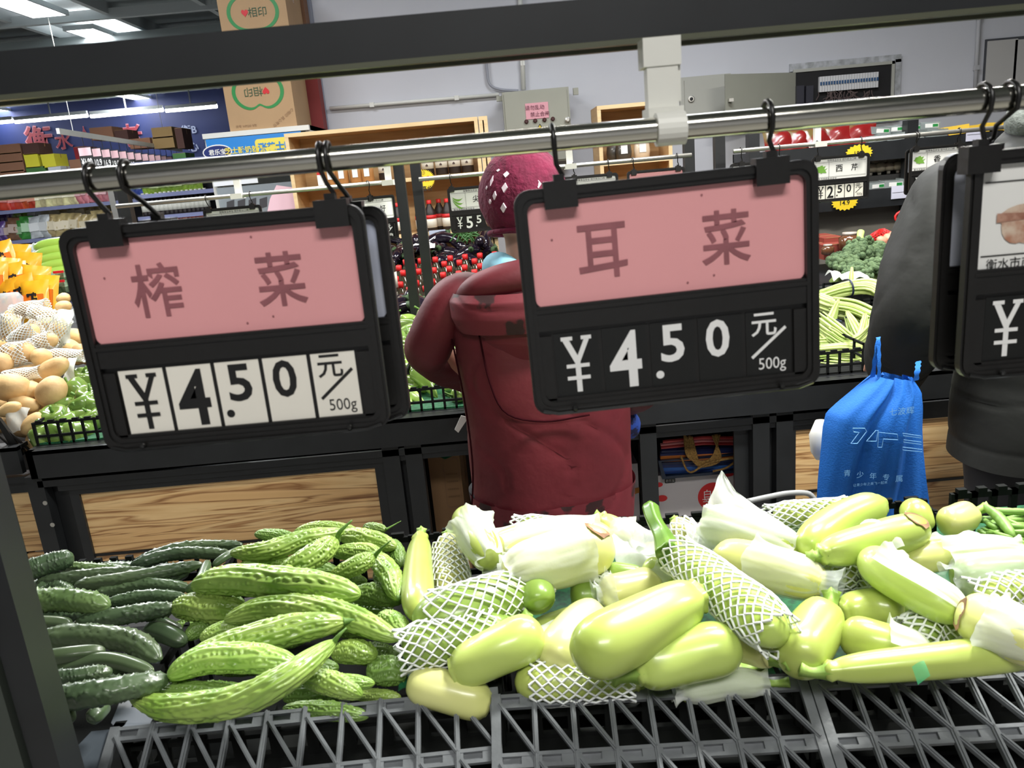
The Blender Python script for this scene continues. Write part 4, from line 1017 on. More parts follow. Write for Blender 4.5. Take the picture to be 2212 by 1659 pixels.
far_crate(860, 1165, 885, 2.26, 'black crate holding pale horn peppers by the red coat', .07)
far_crate(1560, 1890, 800, 2.26, 'black crate holding yardlong beans', .07)
t = thing('plastic_crate', 'black lattice crate corner in front of the potatoes', 'crate', tuple(at(0, 925, y=2.30)), 0, 'black crates along the far stand')
f = MB(); f.bar((-.3, 0, .02), (.0, 0, .03), .01, .012); f.bar((.0, 0, .03), (.05, 0, -.09), .012, .016)
for k in range(8): f.bar((-.28 + .04 * k, 0, .02), (-.25 + .04 * k, 0, -.09), .006, .008); f.bar((-.28 + .04 * k, 0, .02), (-.20 + .04 * k, 0, -.09), .005, .006)
f.build('crate_wall', black_plastic, t)

# racks with rails
def rack(u0, v0, u1, v1, label, base=.90):
    y = 3.3; a = at(u0, v0, y=y); b_ = at(u1, v1, y=y); zt = 1.545
    t = thing('display_rack', label, 'rack', (a.x, y, zt), 0, 'black racks of the far stand')
    W = b_.x - a.x
    for x in (0, W): f = MB(); f.bbox((x - .02, -.02, -zt + .80), (x + .02, .02, 0)); f.build('post', black_metal, t)
    f = MB(); f.bbox((-.02, -.02, -.0), (W + .02, .02, .04)); f.build('beam', black_metal, t)
    f = MB(); f.tube([(.02, -.13, -.085), (W - .02, -.13, -.085)], .0085, 10); f.build('rail', steel_far, t, smooth=True)
    return t
rack(268, 420, 862, 370, 'black far rack nearest the snack shelves, with its dull rail')
rack(898, 366, 1487, 315, 'black far rack behind the red-coated shopper, with its dull rail')
rack(1553, 309, 2240, 250, 'black far rack before the packaged vegetables, with its dull rail')
def hanger(u, v, label):
    p = at(u, v, y=3.20); t = thing('rail_hanger', label, 'bracket', (p.x, 3.2, 1.46), 0, 'white hangers on the far rails')
    f = MB(); f.bbox((-.012, -.01, 0), (.012, .01, .085)); f.bbox((-.022, -.045, -.012), (.022, .01, .008)); f.bbox((-.02, -.01, .075), (.02, .08, .09)); f.build('bracket_body', white_plastic, t)
hanger(515, 410, 'white hanger on the far rail in front of the freezer'); hanger(838, 378, 'white hanger on the far rail left of the double black posts')
hanger(1095, 350, 'white hanger on the far rail just behind the magenta hat'); hanger(1230, 342, 'white hanger on the far rail below the grey control box'); hanger(1765, 290, 'white hanger on the far rail in front of red snack bags')

# far price signs
def chili_pic(par, x, y, z):
    mb = MB()
    for k in range(3):
        P = [(x - .022 + .044 * s, y - .0001 * k, z + .012 - .014 * k * s - .03 * s * (1 - s) * 1.5 - .006 * k + w_ * .0045 * math.sin(PI * min(1, s + .1))) for w_ in (1,) for s in np.linspace(0, 1, 8)] + [(x - .022 + .044 * s, y - .0001 * k, z + .012 - .014 * k * s - .03 * s * (1 - s) * 1.5 - .006 * k - .0045 * math.sin(PI * min(1, s + .1))) for s in np.linspace(1, 0, 8)]
        mb.raw(P, [(i, i + 1, 14 - i, 15 - i) for i in range(7)])
    mb.build('picture', mat('printed_green', (110, 160, 60), .5), par)
def leaf_pic(par, x, y, z):
    mb = MB()
    for k in range(5):
        a = PI * (.1 + .2 * k) ; mb.poly([(x, y, z - .014), (x + .02 * math.cos(a) + .005, y - .0001, z + .018 * math.sin(a)), (x + .02 * math.cos(a) - .006, y, z + .02 * math.sin(a) - .004)])
    mb.poly([(x - .02, y, z + .008), (x + .004, y, z + .016), (x + .02, y, z - .012), (x - .012, y, z - .01)])
    mb.build('picture', mat('printed_green', (110, 160, 60)), par)
def far_sign(u, v, label, y=3.165, **k):
    p = at(u, v, y=y)
    return price_sign(p, label, rail=(1.46 - p.z, 3.17 - y), group='price signs on the far rails', clampw=.08, **k)
far_sign(1028, 401, 'far sign with chili picture reading 尖 and 5.50', name='尖椒', digits=('5', '5', '0'), white=False, head='white', pic=chili_pic, hooks=(.08, .8))
far_sign(1817, 335, 'far sign reading 西芹 with white 2.50 number cards', name='西芹', digits=('2', '5', '0'), white=True, head='white', pic=leaf_pic, hooks=(.1, .85))
far_sign(2030, 314, 'far sign reading 香 and 3.0, partly behind the black coat', name='香菜', digits=('3', '0', '0'), white=False, head='white', pic=leaf_pic, hooks=(.1, .85))
far_sign(2020, 318, 'dark sign edge just behind the 香 sign', y=3.19, white=False, back=True, head='white')
far_sign(500, 447, 'far sign whose white top shows above the 榨菜 sign', name='黄瓜', white=False, head='white', hooks=(.1, .85))
far_sign(1272, 378, 'far white-topped sign between the hat and the pink far sign', name='茄子', white=False, head='white', hooks=(.25, .85))
far_sign(1417, 365, 'far pink-topped sign above the 耳菜 sign', name='辣椒', white=False, head='pink', hooks=(.12, .88))
far_sign(1640, 349, 'far sign just left of the near clamp, white card barely seen', name='白菜', white=False, head='white', hooks=(.2, .85))
s_ = far_sign(800, 425, 'far sign turned aside reading 您 beside the double posts', name='您好', white=False, head='white', hooks=(.5,), rz=.75)

# ------------------------------------------------------------------ produce of the far stand
def scatter(protos, pts, label, group, rot=True, smin=.85, smax=1.15, tiltx=.5, labels=None):
    out = []
    for i, p in enumerate(pts):
        src = protos[i % len(protos)]
        o = src if (i < len(protos)) else dup(src)
        o.location = p; s = rnd.uniform(smin, smax); o.scale = (s, s, s)
        if rot: o.rotation_euler = (rnd.uniform(-tiltx, tiltx), rnd.uniform(-tiltx, tiltx), rnd.uniform(0, 6.28))
        o['label'] = labels[i] if labels and i < len(labels) else label; o['group'] = group; out.append(o)
    return out
def local_body(name, X, rad, nth, disp, mt, parent):
    V, Fs = body(np.array(X, float), rad, nth, disp); o = link(name, mesh_data(name, V, Fs, mt), parent); KIDS.setdefault(parent.name, []).append(o); return o
def horn_pepper(seed, mt):
    t = thing('horn_pepper', 'pale horn pepper', 'pepper'); r = np.random.RandomState(seed)
    X, L = resample([(-.065, 0, 0), (0, .01 * r.uniform(-1, 1), .01), (.06, .02 * r.uniform(-1, 1), -.005)], 26); q = np.linspace(0, 1, 26)
    prof = .027 * np.minimum(1, (q / .07 + .2)) * (1 - .72 * q ** 1.6) * np.sqrt(np.clip(1 - q ** 9, 0, 1)); prof[-1] = .001; prof[0] = .008
    local_body('body', X, prof, 18, .003 * wobble(26, 18, seed) + .0022 * np.cos(3 * np.linspace(0, 2 * PI, 18, endpoint=False))[None, :], mt, t)
    XS, _ = resample([(-.062, 0, 0), (-.075, 0, .004), (-.095, .008, .012)], 7); local_body('stem', XS, np.array([.008, .005, .0035, .003, .003, .0035, .004]), 7, None, bstem, t)
    return t
def bell_pepper(seed, mt):
    t = thing('bell_pepper', 'bell pepper', 'pepper'); n = 30; prof = [(.004, .026), (.014, .032), (.028, .034), (.036, .026), (.038, .008), (.036, -.012), (.030, -.028), (.018, -.036), (.006, -.034), (.001, -.030)]
    MB().lathe(prof[::-1], n, fn=lambda a, z: 1 + .13 * abs(math.cos(2 * a + seed)) ** .6 - .08).build('body', mt, t, smooth=True)
    MB().tube([(0, 0, .026), (.002, 0, .038), (.008, .004, .052)], [.006, .004, .0045], 7).build('stem', bstem, t, smooth=True)
    return t
hp = [horn_pepper(s, pep_y if s % 3 else pep_m) for s in range(5)]
pts = []
for k in range(175):
    y = rnd.uniform(2.30, 3.2); x = rnd.uniform(-.52, .10) * (y / 2.4); s = (y - 2.3) / .9
    pts.append((x, y, FZ - .03 + .15 * s + rnd.uniform(0, .06) + .015 * math.sin(x * 20)))
scatter(hp, pts, 'glossy pale green horn pepper in the heap between the sign and the red coat', 'horn peppers beside the red coat')
bp = [bell_pepper(s, pep_m) for s in range(3)]
pts = []
for (u, v, y) in ((165, 843, 2.5), (183, 876, 2.4), (190, 862, 2.42), (205, 880, 2.4), (178, 820, 2.62), (120, 905, 2.36), (150, 915, 2.34), (100, 925, 2.33), (200, 905, 2.36), (140, 890, 2.42), (110, 910, 2.36), (170, 900, 2.38), (180, 935, 2.32), (130, 940, 2.3), (160, 938, 2.3), (95, 945, 2.3)):
    pts.append(tuple(at(u, v, y=y)))
for k in range(60):
    y = rnd.uniform(2.3, 3.15); x = rnd.uniform(-1.33, -.70) * (y / 2.4); pts.append((x, y, FZ - .05 + .13 * (y - 2.3) / .9 + rnd.uniform(0, .05)))
scatter(bp, pts, 'shiny bell pepper in the heap beside the potatoes', 'bell peppers beside the potatoes', labels=['shiny bell pepper standing alone in front of the shadow beside the biggest potato', 'bell pepper just under the lone standing one'])
p = at(172, 905, y=2.36)
XS, _ = resample([at(122, 925, y=2.34), at(165, 905, y=2.36), at(222, 898, y=2.36)], 24)
t = thing('green_pepper', 'long bagged green pepper lying along the crate rim', 'pepper', tuple(p)); q = np.linspace(0, 1, 24)
world_body('body', XS, .030 * np.clip(np.sin(q * PI), .02, 1) ** .4, 18, .004 * wobble(24, 18, 5), pep_m, t)
# potatoes
def potato(c, a, b_, ang, label, seed, net=None, tip=0., grp='potatoes heaped on the stand at the picture edge'):
    t = thing('potato', label, 'potato', tuple(c), 0, grp); N = 26
    d = Vector((math.cos(ang), tip, math.sin(ang))).normalized(); c = Vector(c)
    P = [c - d * a, c, c + d * a]; X, L = resample(P, N); q = np.linspace(0, 1, N); pr = np.sqrt(np.clip(1 - (2 * q - 1) ** 2, .0, 1)) ** .9; pr[0] = pr[-1] = .03
    world_body('body', X, b_ * pr, 22, b_ * .13 * wobble(N, 22, seed) * pr[:, None], pot_m, t)
    if net:
        foam_net([P[0], P[1], P[2]], b_ * .98, net, t, seed, flare=1.2, strands=17, sr=.0020)
    return t
PT = [(111, 846, 2.42, 73, 58, .85, 'large smooth potato standing in front of the bell peppers', None), (110, 800, 2.52, 88, 44, .45, 'long potato lying over the large smooth one, pointing up', None), (22, 836, 2.42, 84, 60, -.1, 'broad lumpy potato at the picture edge', None),
      (66, 843, 2.44, 40, 44, 1.2, 'small round potato between the broad and the large one', None), (52, 872, 2.40, 66, 34, -.3, 'flat potato under the broad lumpy one', None), (72, 916, 2.33, 64, 38, .7, 'blotchy brown potato lowest by the pepper crate', None),
      (89, 772, 2.58, 40, 42, 1.5, 'upright potato end above the long one', None), (44, 764, 2.60, 62, 50, .1, 'potato in a foam net with its end bare', (.02, .86)), (56, 724, 2.74, 66, 40, .5, 'potato in stretched foam net above the bare-ended one', (0, 1)), (104, 706, 2.82, 40, 42, 1.4, 'stubby potato end wrapped in bunched foam net', (-.1, 1.1)),
      (22, 708, 2.8, 54, 38, 1.2, 'upright netted potato near the picture edge', (0, 1)), (98, 738, 2.7, 56, 34, .2, 'netted potato just above the upright potato end', (-.1, .8)), (137, 662, 3.0, 34, 26, .1, 'pale potato peeking beside the sign frame', None), (137, 645, 3.08, 30, 24, .2, 'farthest pale potato beside the sign frame', None),
      (2, 785, 2.55, 50, 46, .3, 'potato cut off by the picture edge', None), (20, 884, 2.36, 56, 30, .3, 'potato behind the black crate corner', None), (62, 668, 2.98, 60, 32, .1, 'potato in tight white net below the yellow bags', (-.1, 1.2)), (140, 768, 2.62, 70, 26, -.1, 'slim potato under a long white net sleeve', (-.15, 1.1)), (40, 812, 2.5, 74, 28, .1, 'potato under a folded white net above the broad one', (.1, 1.2)), (125, 720, 2.8, 60, 40, 1.0, 'potato under white net against the sign frame', (-.1, 1.1)), (95, 680, 2.95, 50, 30, -.3, 'netted potato behind the stubby one', (-.1, 1.1))]
for i, (u, v, y, l, w_, ang, lab, net) in enumerate(PT):
    c = at(u, v, y=y); potato(c, px(c, l) / 2, px(c, w_) / 2, ang, lab, i, net)
for k in range(46):
    y = rnd.uniform(2.36, 3.25); u = rnd.uniform(-140, 190); s = (y - 2.36) / .85; x = (u - 1106) / 1700 * y
    if x > -1.32 * y / 2.4 and y < 2.6: x -= .12
    potato((x, y, FZ + .0 + .26 * s + rnd.uniform(-.03, .01)), .055, .036, rnd.uniform(0, 3), 'potato low in the heap, mostly covered', 50 + k, grp='potatoes at the bottom of the heap')
for (u, v, y, w_, h_, s, lab) in ((132, 700, 2.8, 40, 44, 31, 'white net sleeve folded over the potatoes by the sign frame'), (35, 905, 2.34, 44, 26, 32, 'white net scrap behind the black crate corner'), (112, 893, 2.38, 34, 20, 33, 'frayed white net scrap above the bagged pepper'), (150, 800, 2.55, 22, 34, 34, 'white net end hanging beside the sign frame')):
    c = at(u, v, y=y); o = sheet(u, v, w_, h_, c.z, lab, s); o['group'] = 'loose foam net sleeves on the potatoes'; o.name = 'net_sleeve'
    o.rotation_euler = (.9, 0, 0)
# yardlong beans in bundles
def bean_bundle(paths, label, n, spread, band=None, th=6):
    P0 = at(*paths[0][:2], y=paths[0][2]); t = thing('bean_bundle', label, 'bean bundle', tuple(P0), 0, 'bundled yardlong beans on the far stand')
    for k in range(int(n * 1.5)):
        Q = []
        a = rnd.uniform(0, 6.28); q = math.sqrt(rnd.random())
        for (u, v, y, *s) in paths:
            s = (s[0] if s else 1) * spread; p = at(u, v, y=y); m_ = px(p, 1)
            Q.append(p + Vector((math.cos(a) * q * s * m_ * .7, math.cos(a) * q * s * m_ * .5 + rnd.uniform(-1, 1) * m_ * 2, math.sin(a) * q * s * m_)))
        X, L = resample(Q, 20); r = px(P0, th) / 2 * (.9 + .2 * rnd.random()); q2 = np.linspace(0, 1, 20)
        V, Fs = body(X, r * np.clip(np.sin(q2 * PI), .15, 1) ** .3 * (1 + .05 * np.sin(q2 * 60)), 7)
        o = link('bean', mesh_data('bean', V, Fs, bean_m), t, True); KIDS.setdefault(t.name, []).append(o)
    if band:
        u, v, y, r, nx = band; c = at(u, v, y=y); m_ = px(c, 1) * r
        ax = Vector((math.cos(nx), 0, math.sin(nx))); b1 = ax.cross(Vector((0, 1, 0))).normalized(); b2 = ax.cross(b1)
        mb = MB().tube([c + (b1 * math.cos(w_) + b2 * math.sin(w_)) * m_ for w_ in np.linspace(0, 2 * PI, 17)[:-1]], .0035, 6, closed=True)
        mb.build('rubber_band', mat('dark_blue_rubber', (24, 30, 66), .4), t, world=True, smooth=True)
bean_bundle([(1770, 642, 2.85), (1835, 622, 2.86), (1890, 622, 2.84), (1915, 660, 2.78), (1880, 712, 2.70)], 'bean bundle bent in an arch with a dark blue band, farthest back', 34, 17, (1836, 622, 2.86, 17, .1))
bean_bundle([(1840, 580, 2.95, .2), (1838, 618, 2.87, .7)], 'pale bean tips sticking up out of the banded arch', 8, 14)
bean_bundle([(1810, 655, 2.72, .3), (1797, 690, 2.66, .8), (1775, 745, 2.56), (1765, 780, 2.5)], 'pale bean bundle falling toward the sign frame with a grey band', 26, 26, (1800, 692, 2.64, 16, 1.4))
bean_bundle([(1830, 680, 2.68, .4), (1850, 720, 2.60), (1870, 760, 2.52)], 'fan of beans in the middle of the crate', 26, 26, (1838, 688, 2.66, 10, 1.2))
bean_bundle([(1750, 745, 2.5), (1820, 740, 2.5, .8), (1890, 728, 2.52)], 'beans lying level across the front of the crate', 16, 14)
bean_bundle([(1760, 770, 2.42), (1830, 765, 2.42), (1880, 775, 2.42)], 'lowest beans touching the crate rim', 26, 24, (1808, 757, 2.43, 8, .4))
bean_bundle([(1790, 720, 2.5), (1840, 745, 2.46), (1890, 700, 2.55), (1915, 660, 2.7)], 'loose long beans curling up against the black coat', 14, 18)
bean_bundle([(1780, 790, 2.38), (1830, 795, 2.36), (1890, 790, 2.38)], 'beans seen through the holes of the bean crate', 22, 26)
bean_bundle([(1770, 700, 2.6), (1810, 730, 2.52), (1850, 765, 2.46)], 'beans crossing downward behind the level ones', 22, 30)
bean_bundle([(1870, 700, 2.62), (1860, 740, 2.54), (1835, 775, 2.45)], 'beans slanting away from the black coat sleeve', 20, 26)
bean_bundle([(1800, 660, 2.74), (1850, 668, 2.7), (1900, 690, 2.62)], 'beans in the hollow under the banded arch', 18, 24)
bean_bundle([(1740, 640, 2.9), (1790, 660, 2.8), (1850, 680, 2.7)], 'beans with withered tips below the arch', 18, 20)
# broccoli
def broccoli(seed):
    t = thing('broccoli', 'broccoli head', 'broccoli'); r = np.random.RandomState(seed); mb = MB()
    for k in range(80):
        ph = r.uniform(0, 2 * PI); th = math.acos(r.uniform(.05, 1)); R = .060 + .006 * math.sin(3 * ph) * math.sin(3 * th); c = (R * math.sin(th) * math.cos(ph), R * math.sin(th) * math.sin(ph), R * .75 * math.cos(th)); q = r.uniform(.010, .016)
        mb.lathe([(q * math.sin(a), -q * math.cos(a)) for a in np.linspace(.1, PI - .1, 7)], 10, c)
    mb.lathe([(.01, -.01), (.05, 0), (.052, .02), (.03, .045), (.005, .05)], 16)
    mb.build('floret', broc_m, t, smooth=True)
    MB().tube([(0, 0, .01), (0, 0, -.04), (.01, 0, -.075)], [.026, .018, .02], 10).build('stem', broc_s, t, smooth=True)
    return t
bro = [broccoli(s) for s in range(2)]
pts = []; spots = ((1854, 552, 3.30, 'broccoli head below the upturned stem'), (1896, 553, 3.32, 'round broccoli head in the middle of the back row'), (1938, 552, 3.3, 'broccoli head touching the black coat'), (1894, 584, 3.15, 'widest broccoli head nearest the bean bundles'), (1822, 576, 3.2, 'leafy broccoli head beside the sign frame'), (1850, 590, 3.1, 'broccoli head half under white plastic'), (1940, 590, 3.1, 'broccoli head behind the bright leaf'), (1870, 545, 3.42, 'broccoli head farthest back'))
for (u, v, y, l) in spots: pts.append(tuple(at(u, v, y=y)))
for o in scatter(bro, pts, '', 'broccoli on the far stand', labels=[s[3] for s in spots], tiltx=.35, smin=.9, smax=1.1): pass
t = dup(bro[0], tuple(at(1859, 524, y=3.35)), (2.6, .4, .3), 'upside-down broccoli with its cut stem upward', 'broccoli on the far stand', .75)
c = at(1842, 590, y=3.05); o = sheet(1842, 592, 50, 26, c.z, 'white plastic sheet below the broccoli', 41); o['group'] = 'white plastic on the far stand'
c = at(1805, 590, y=3.0); o = sheet(1803, 590, 24, 24, c.z, 'small white plastic scrap beside the sign frame by the broccoli', 42); o['group'] = 'white plastic on the far stand'
t = thing('lettuce_leaf', 'bright green leaf edge beside the black coat', 'leaf', tuple(at(1925, 600, y=3.0)))
V = []; 
for i in range(12):
    for j in range(5):
        p = at(1932 - 22 * i / 11 + (j - 2) * 6, 565 + 50 * i / 11 + 3 * math.sin(i * 2 + j), y=3.0 + .02 * math.sin(i + j)); V.append(p)
o = link('blade', mesh_data('blade', V, [(i * 5 + j, i * 5 + j + 1, (i + 1) * 5 + j + 1, (i + 1) * 5 + j) for i in range(11) for j in range(4)], mat('lettuce_green', (150, 206, 70), .5)), t, True)
t = thing('plastic_crate', 'black crate rim under the broccoli', 'crate', tuple(at(1780, 612, y=3.0)), 0, 'black crates along the far stand')
f = MB(); W = .45
for k in range(12): f.bbox((k * W / 12 - .004, 0, -.10), (k * W / 12 + .004, .006, 0))
for q in (0, -.04, -.08): f.bbox((0, 0, q - .007), (W, .006, q))
f.bbox((0, 0, -.1), (W, .5, -.095)); f.build('crate_wall', dark_crate, t)
# ------------------------------------------------------------------ cartons and prints
def carton(u0, v0, u1, v1, y, depth, label, mt=carton_m, group=None, tape=True, name='carton', cat='carton', floor=False):
    "front face through the two pixel corners on the plane y"
    a = at(u0, v0, y=y); b_ = at(u1, v1, y=y); W = b_.x - a.x; H = abs(a.z - b_.z); c = ((a.x + b_.x) / 2, y, min(a.z, b_.z))
    if floor: H = max(a.z, b_.z); c = (c[0], y, 0)
    t = thing(name, label, cat, c, 0, group)
    MB().bbox((-W / 2, 0, 0), (W / 2, depth, H)).build('box', mt, t)
    if tape:
        f = MB(); f.bbox((-W / 2 - .001, depth / 2 - W * .04, H * .7), (W / 2 + .001, depth / 2 + W * .04, H + .001)); f.bbox((-W / 2 + .01, -.001, H * .985), (W / 2 - .01, .002, H + .001)); f.build('tape', tape_m, t)
    return t, W, H
Y5 = 4.95
# tissue cartons on the freezer
def clover(t, W, H, flip):
    s = -1 if flip else 1; cz = H * (.53 if not flip else .5); R = H * .30
    def cl(sc): 
        P = []
        for a in np.linspace(0, 2 * PI, 49)[:-1]:
            r = R * sc * (1 + .16 * math.cos(2 * a) - .22 * math.exp(-((a - PI / 2) / .32) ** 2)); P.append((s * r * math.cos(a) * 1.05, -.002, cz + s * r * math.sin(a)))
        return P
    MB().ring(cl(1), cl(.86), (0, .001, 0)).build('logo', green_ink, t)
    h = [(s * (-.38 * R + .16 * R * (16 * math.sin(a) ** 3) / 16), -.0025, cz + s * .16 * R * (13 * math.cos(a) - 5 * math.cos(2 * a) - 2 * math.cos(3 * a) - math.cos(4 * a)) / 14) for a in np.linspace(0, 2 * PI, 25)[:-1]]
    MB().poly(h).build('logo', red_ink, t)
    write('相印', mat('dark_green_print', (50, 80, 50), .6), t, h=R * .42, at_=(s * R * .2, -.0025, cz), rotz=PI if flip else 0)
    write('心相印 真心有你', mat('faint_print', (140, 108, 78), .7), t, h=R * .16, at_=(s * -R * .75 if not flip else R * 1.0, -.0025, cz + s * R * 1.25), rotz=(.7 if not flip else PI + .6))
    write('货号 WP200 8包', mat('faint_print', (140, 108, 78)), t, h=R * .13, at_=(-W * .25, -.0025, H * (.06 if flip else .94)))
t, W, H = carton(470, 122, 642, 272, 5.2, .42, 'upside-down brown tissue carton with green clover logo, standing on the freezer', group='brown tissue cartons on the freezer'); clover(t, W, H, True)
zt = t.location.z + H
t2, W2, H2 = carton(461, -40, 633, 114, 5.2, .42, 'upright brown tissue carton with green clover logo, upper of the stack', group='brown tissue cartons on the freezer'); t2.location.z = zt; clover(t2, W2, H2, False)
t3 = thing('carton', 'dark red carton behind the lower tissue carton', 'carton', (t.location.x + .05, 5.63, t.location.z), 0, 'cartons behind the tissue cartons')
MB().bbox((-W / 2, 0, 0), (W / 2 + .03, .12, H * .75)).build('box', mat('dark_red_carton', (128, 44, 44), .7, var=.1), t3)
t3 = thing('carton', 'dull brown carton behind the upper tissue carton', 'carton', (t.location.x + .04, 5.63, t.location.z + H * .751), 0, 'cartons behind the tissue cartons')
MB().bbox((-W / 2, 0, 0), (W / 2 + .02, .12, H * 1.3)).build('box', carton_d, t3)
fz = t.location.z
# upright freezer with blue header
a = at(438, 300, y=5.18); b_ = at(668, 280, y=5.18); W = b_.x - a.x
t = thing('drinks_freezer', 'white glass-door freezer with a bright blue yoghurt header', 'freezer', ((a.x + b_.x) / 2, 5.18, 0))
f = MB(); f.bbox((-W / 2, .03, 0), (-W / 2 + .03, .55, fz)); f.bbox((W / 2 - .03, .03, 0), (W / 2, .55, fz)); f.bbox((-W / 2, .52, 0), (W / 2, .55, fz)); f.bbox((-W / 2, 0, fz - .03), (W / 2, .56, fz)); f.bbox((-W / 2, .03, 0), (W / 2, .55, .15))
f.build('cabinet', white_plastic, t)
MB().bbox((-W / 2 + .02, -.012, fz - .24), (W * .42, .0, fz - .035)).build('header_panel', mat('sky_blue_print', (44, 132, 208), .4), t)
hd = fz - .115
MB().poly([(-W * .38 + .085 * math.cos(a), -.014, hd + .038 * math.sin(a)) for a in np.linspace(0, 2 * PI, 25)[:-1]]).build('logo', mat('navy_print', (28, 44, 110), .5), t)
MB().ring([(-W * .38 + .092 * math.cos(a), -.0135, hd + .045 * math.sin(a)) for a in np.linspace(0, 2 * PI, 25)[:-1]], [(-W * .38 + .085 * math.cos(a), -.0135, hd + .038 * math.sin(a)) for a in np.linspace(0, 2 * PI, 25)[:-1]], (0, .001, 0)).build('logo', white_ink, t)
write('君乐宝', white_ink, t, h=.035, at_=(-W * .38, -.016, hd), bold=.02)
write('芝士酸奶就喝', mat('yellow_print', (232, 214, 90), .5), t, h=.042, at_=(-W * .12, -.016, hd), bold=.02)
MB().poly(rrect(.25, .10, .02, 5, W * .17, hd + .005, -.014)).build('logo', mat('yellow_print', (232, 214, 90), .5), t)
write('涨芝士啦', mat('sky_blue_print', (44, 132, 208)), t, h=.055, at_=(W * .17, -.017, hd + .005), bold=.03)
MB().poly(rrect(.09, .16, .02, 5, W * .355, hd - .01, -.014)).build('logo', white_ink, t)
MB().poly(rrect(.07, .08, .01, 5, W * .355, hd + .0, -.015)).build('logo', mat('sky_blue_print', (44, 132, 208)), t)
MB().bbox((-W / 2 + .02, -.01, fz - .32), (-W * .05, .0, fz - .27)).build('light_strip', mat('pale_strip', (236, 240, 244), .4), t)
MB().bbox((-W / 2 + .03, .0, .2), (W / 2 - .03, .01, fz - .33)).build('glass_door', mat('freezer_glass', (190, 200, 206), .1, trans=.5), t)
for k, zz in enumerate((.5, .85, 1.2)): MB().bbox((-W / 2 + .03, .1, zz), (W / 2 - .03, .5, zz + .015)).build('shelf', white_plastic, t)
for k in range(14):
    x = -W * .38 + (k % 4) * .07; z = fz - .42 - (k // 4) * .12
    MB().poly([(x, -.002, z), (x + .05, -.002, z + .01), (x + .04, -.002, z - .05), (x - .01, -.002, z - .06)]).build('sticker', mat('dark_sticker', (70, 70, 74), .5), t)
a = at(590, 437, y=4.9); b_ = at(640, 437, y=4.9)
t = thing('poster', 'pale pink paper notice leaning on the freezer beside the wooden shelf', 'poster', tuple(a))
MB().poly([at(597, 400, y=4.92), at(632, 405, y=4.92), at(640, 460, y=4.92), at(575, 470, y=4.92), at(583, 430, y=4.92)], (0, .004, 0)).build('sheet', mat('pink_paper', (224, 186, 196), .6), t, world=True)
# ------------------------------------------------------------------ wooden shelves
YS = 4.85
def shelf_unit(uL, vL, uR, vR, zs, label, depth=.3, bottom=.0):
    a = at(uL, vL, y=YS); b_ = at(uR, vR, y=YS); W = b_.x - a.x; zt = (a.z + b_.z) / 2
    t = thing('wooden_shelf', label, 'shelf', ((a.x + b_.x) / 2, YS, 0), 0, 'light wooden shelves at the wall')
    th = .022
    for sx in (-1, 1):
        f = MB(); f.bbox((sx * W / 2 - (th if sx > 0 else 0), .004, bottom), (sx * W / 2 + (0 if sx > 0 else th), depth, zt)); f.build('side_panel', wood_lt, t)
        f = MB(); f.bbox((sx * W / 2 - (th if sx > 0 else 0), 0, bottom), (sx * W / 2 + (0 if sx > 0 else th), .004, zt)); f.build('edge_strip', wood_face, t)
    f = MB(); f.bbox((-W / 2, depth - .01, bottom), (W / 2, depth, zt - .001)); f.build('back_panel', wood_lt, t)
    for z in [zt] + zs:
        f = MB(); f.bbox((-W / 2 + .001, .004, z - th), (W / 2 - .001, depth - .011, z)); f.build('board', wood_lt, t)
        f = MB(); f.bbox((-W / 2 + .0, -.001, z - th), (W / 2 - .0, .003, z)); f.build('edge_strip', wood_face, t)
    return t, W, zt
z2 = at(750, 396, y=YS).z; z3 = at(950, 499, y=YS).z
shelf_unit(613, 289, 1031, 252, [z2, z3], 'wide light wooden shelf holding soy sauce and jars')
shelf_unit(1033, 252, 1052, 250, [z2, z3], 'narrow wooden side unit joined to the wide shelf')
z4 = at(1370, 345, y=YS).z
t, W, zt = shelf_unit(1289, 228, 1449, 216, [z4, z3], 'small wooden shelf with bagged dry goods behind the white hanger')
# bottles, jars
def bottle_soy(h=.185, r=.036, lab='red'):
    t = thing('sauce_bottle', 'soy sauce bottle', 'bottle')
    MB().lathe([(r * .9, 0), (r, .006), (r, h * .55), (r * .92, h * .64), (r * .45, h * .82), (r * .34, h * .88), (r * .34, h * .92)], 16).build('body', mat('dark_soy_glass', (34, 22, 16), .12, coat=.6), t, smooth=True)
    MB().lathe([(r * .40, h * .88), (r * .42, h * .89), (r * .40, h), (r * .3, h * 1.005)], 12).build('cap', mat('red_cap', (206, 34, 34), .4), t, smooth=True)
    MB().lathe([(r * 1.02, h * .12), (r * 1.02, h * .52)], 16).build('label', mat('cream_label', (228, 222, 206), .5), t, smooth=True)
    MB().lathe([(r * 1.035, h * .40), (r * 1.035, h * .525)], 16).build('label_band', mat('red_label', (196, 36, 36), .5), t, smooth=True)
    return t
def bottle_clear(h=.22, r=.036):
    t = thing('sauce_bottle', 'bottle', 'bottle')
    MB().lathe([(r * .9, 0), (r, .006), (r, h * .55), (r * .9, h * .66), (r * .5, h * .82), (r * .36, h * .88), (r * .36, h * .93)], 14).build('body', mat('dark_vinegar_glass', (52, 48, 34), .1, coat=.8), t, smooth=True)
    MB().lathe([(r * .44, h * .87), (r * .44, h * 1.0), (r * .3, h * 1.01)], 12).build('cap', mat('red_cap', (206, 34, 34)), t, smooth=True)
    MB().lathe([(r * 1.02, h * .1), (r * 1.02, h * .45)], 14).build('label', mat('cream_label', (228, 222, 206)), t, smooth=True)
    return t
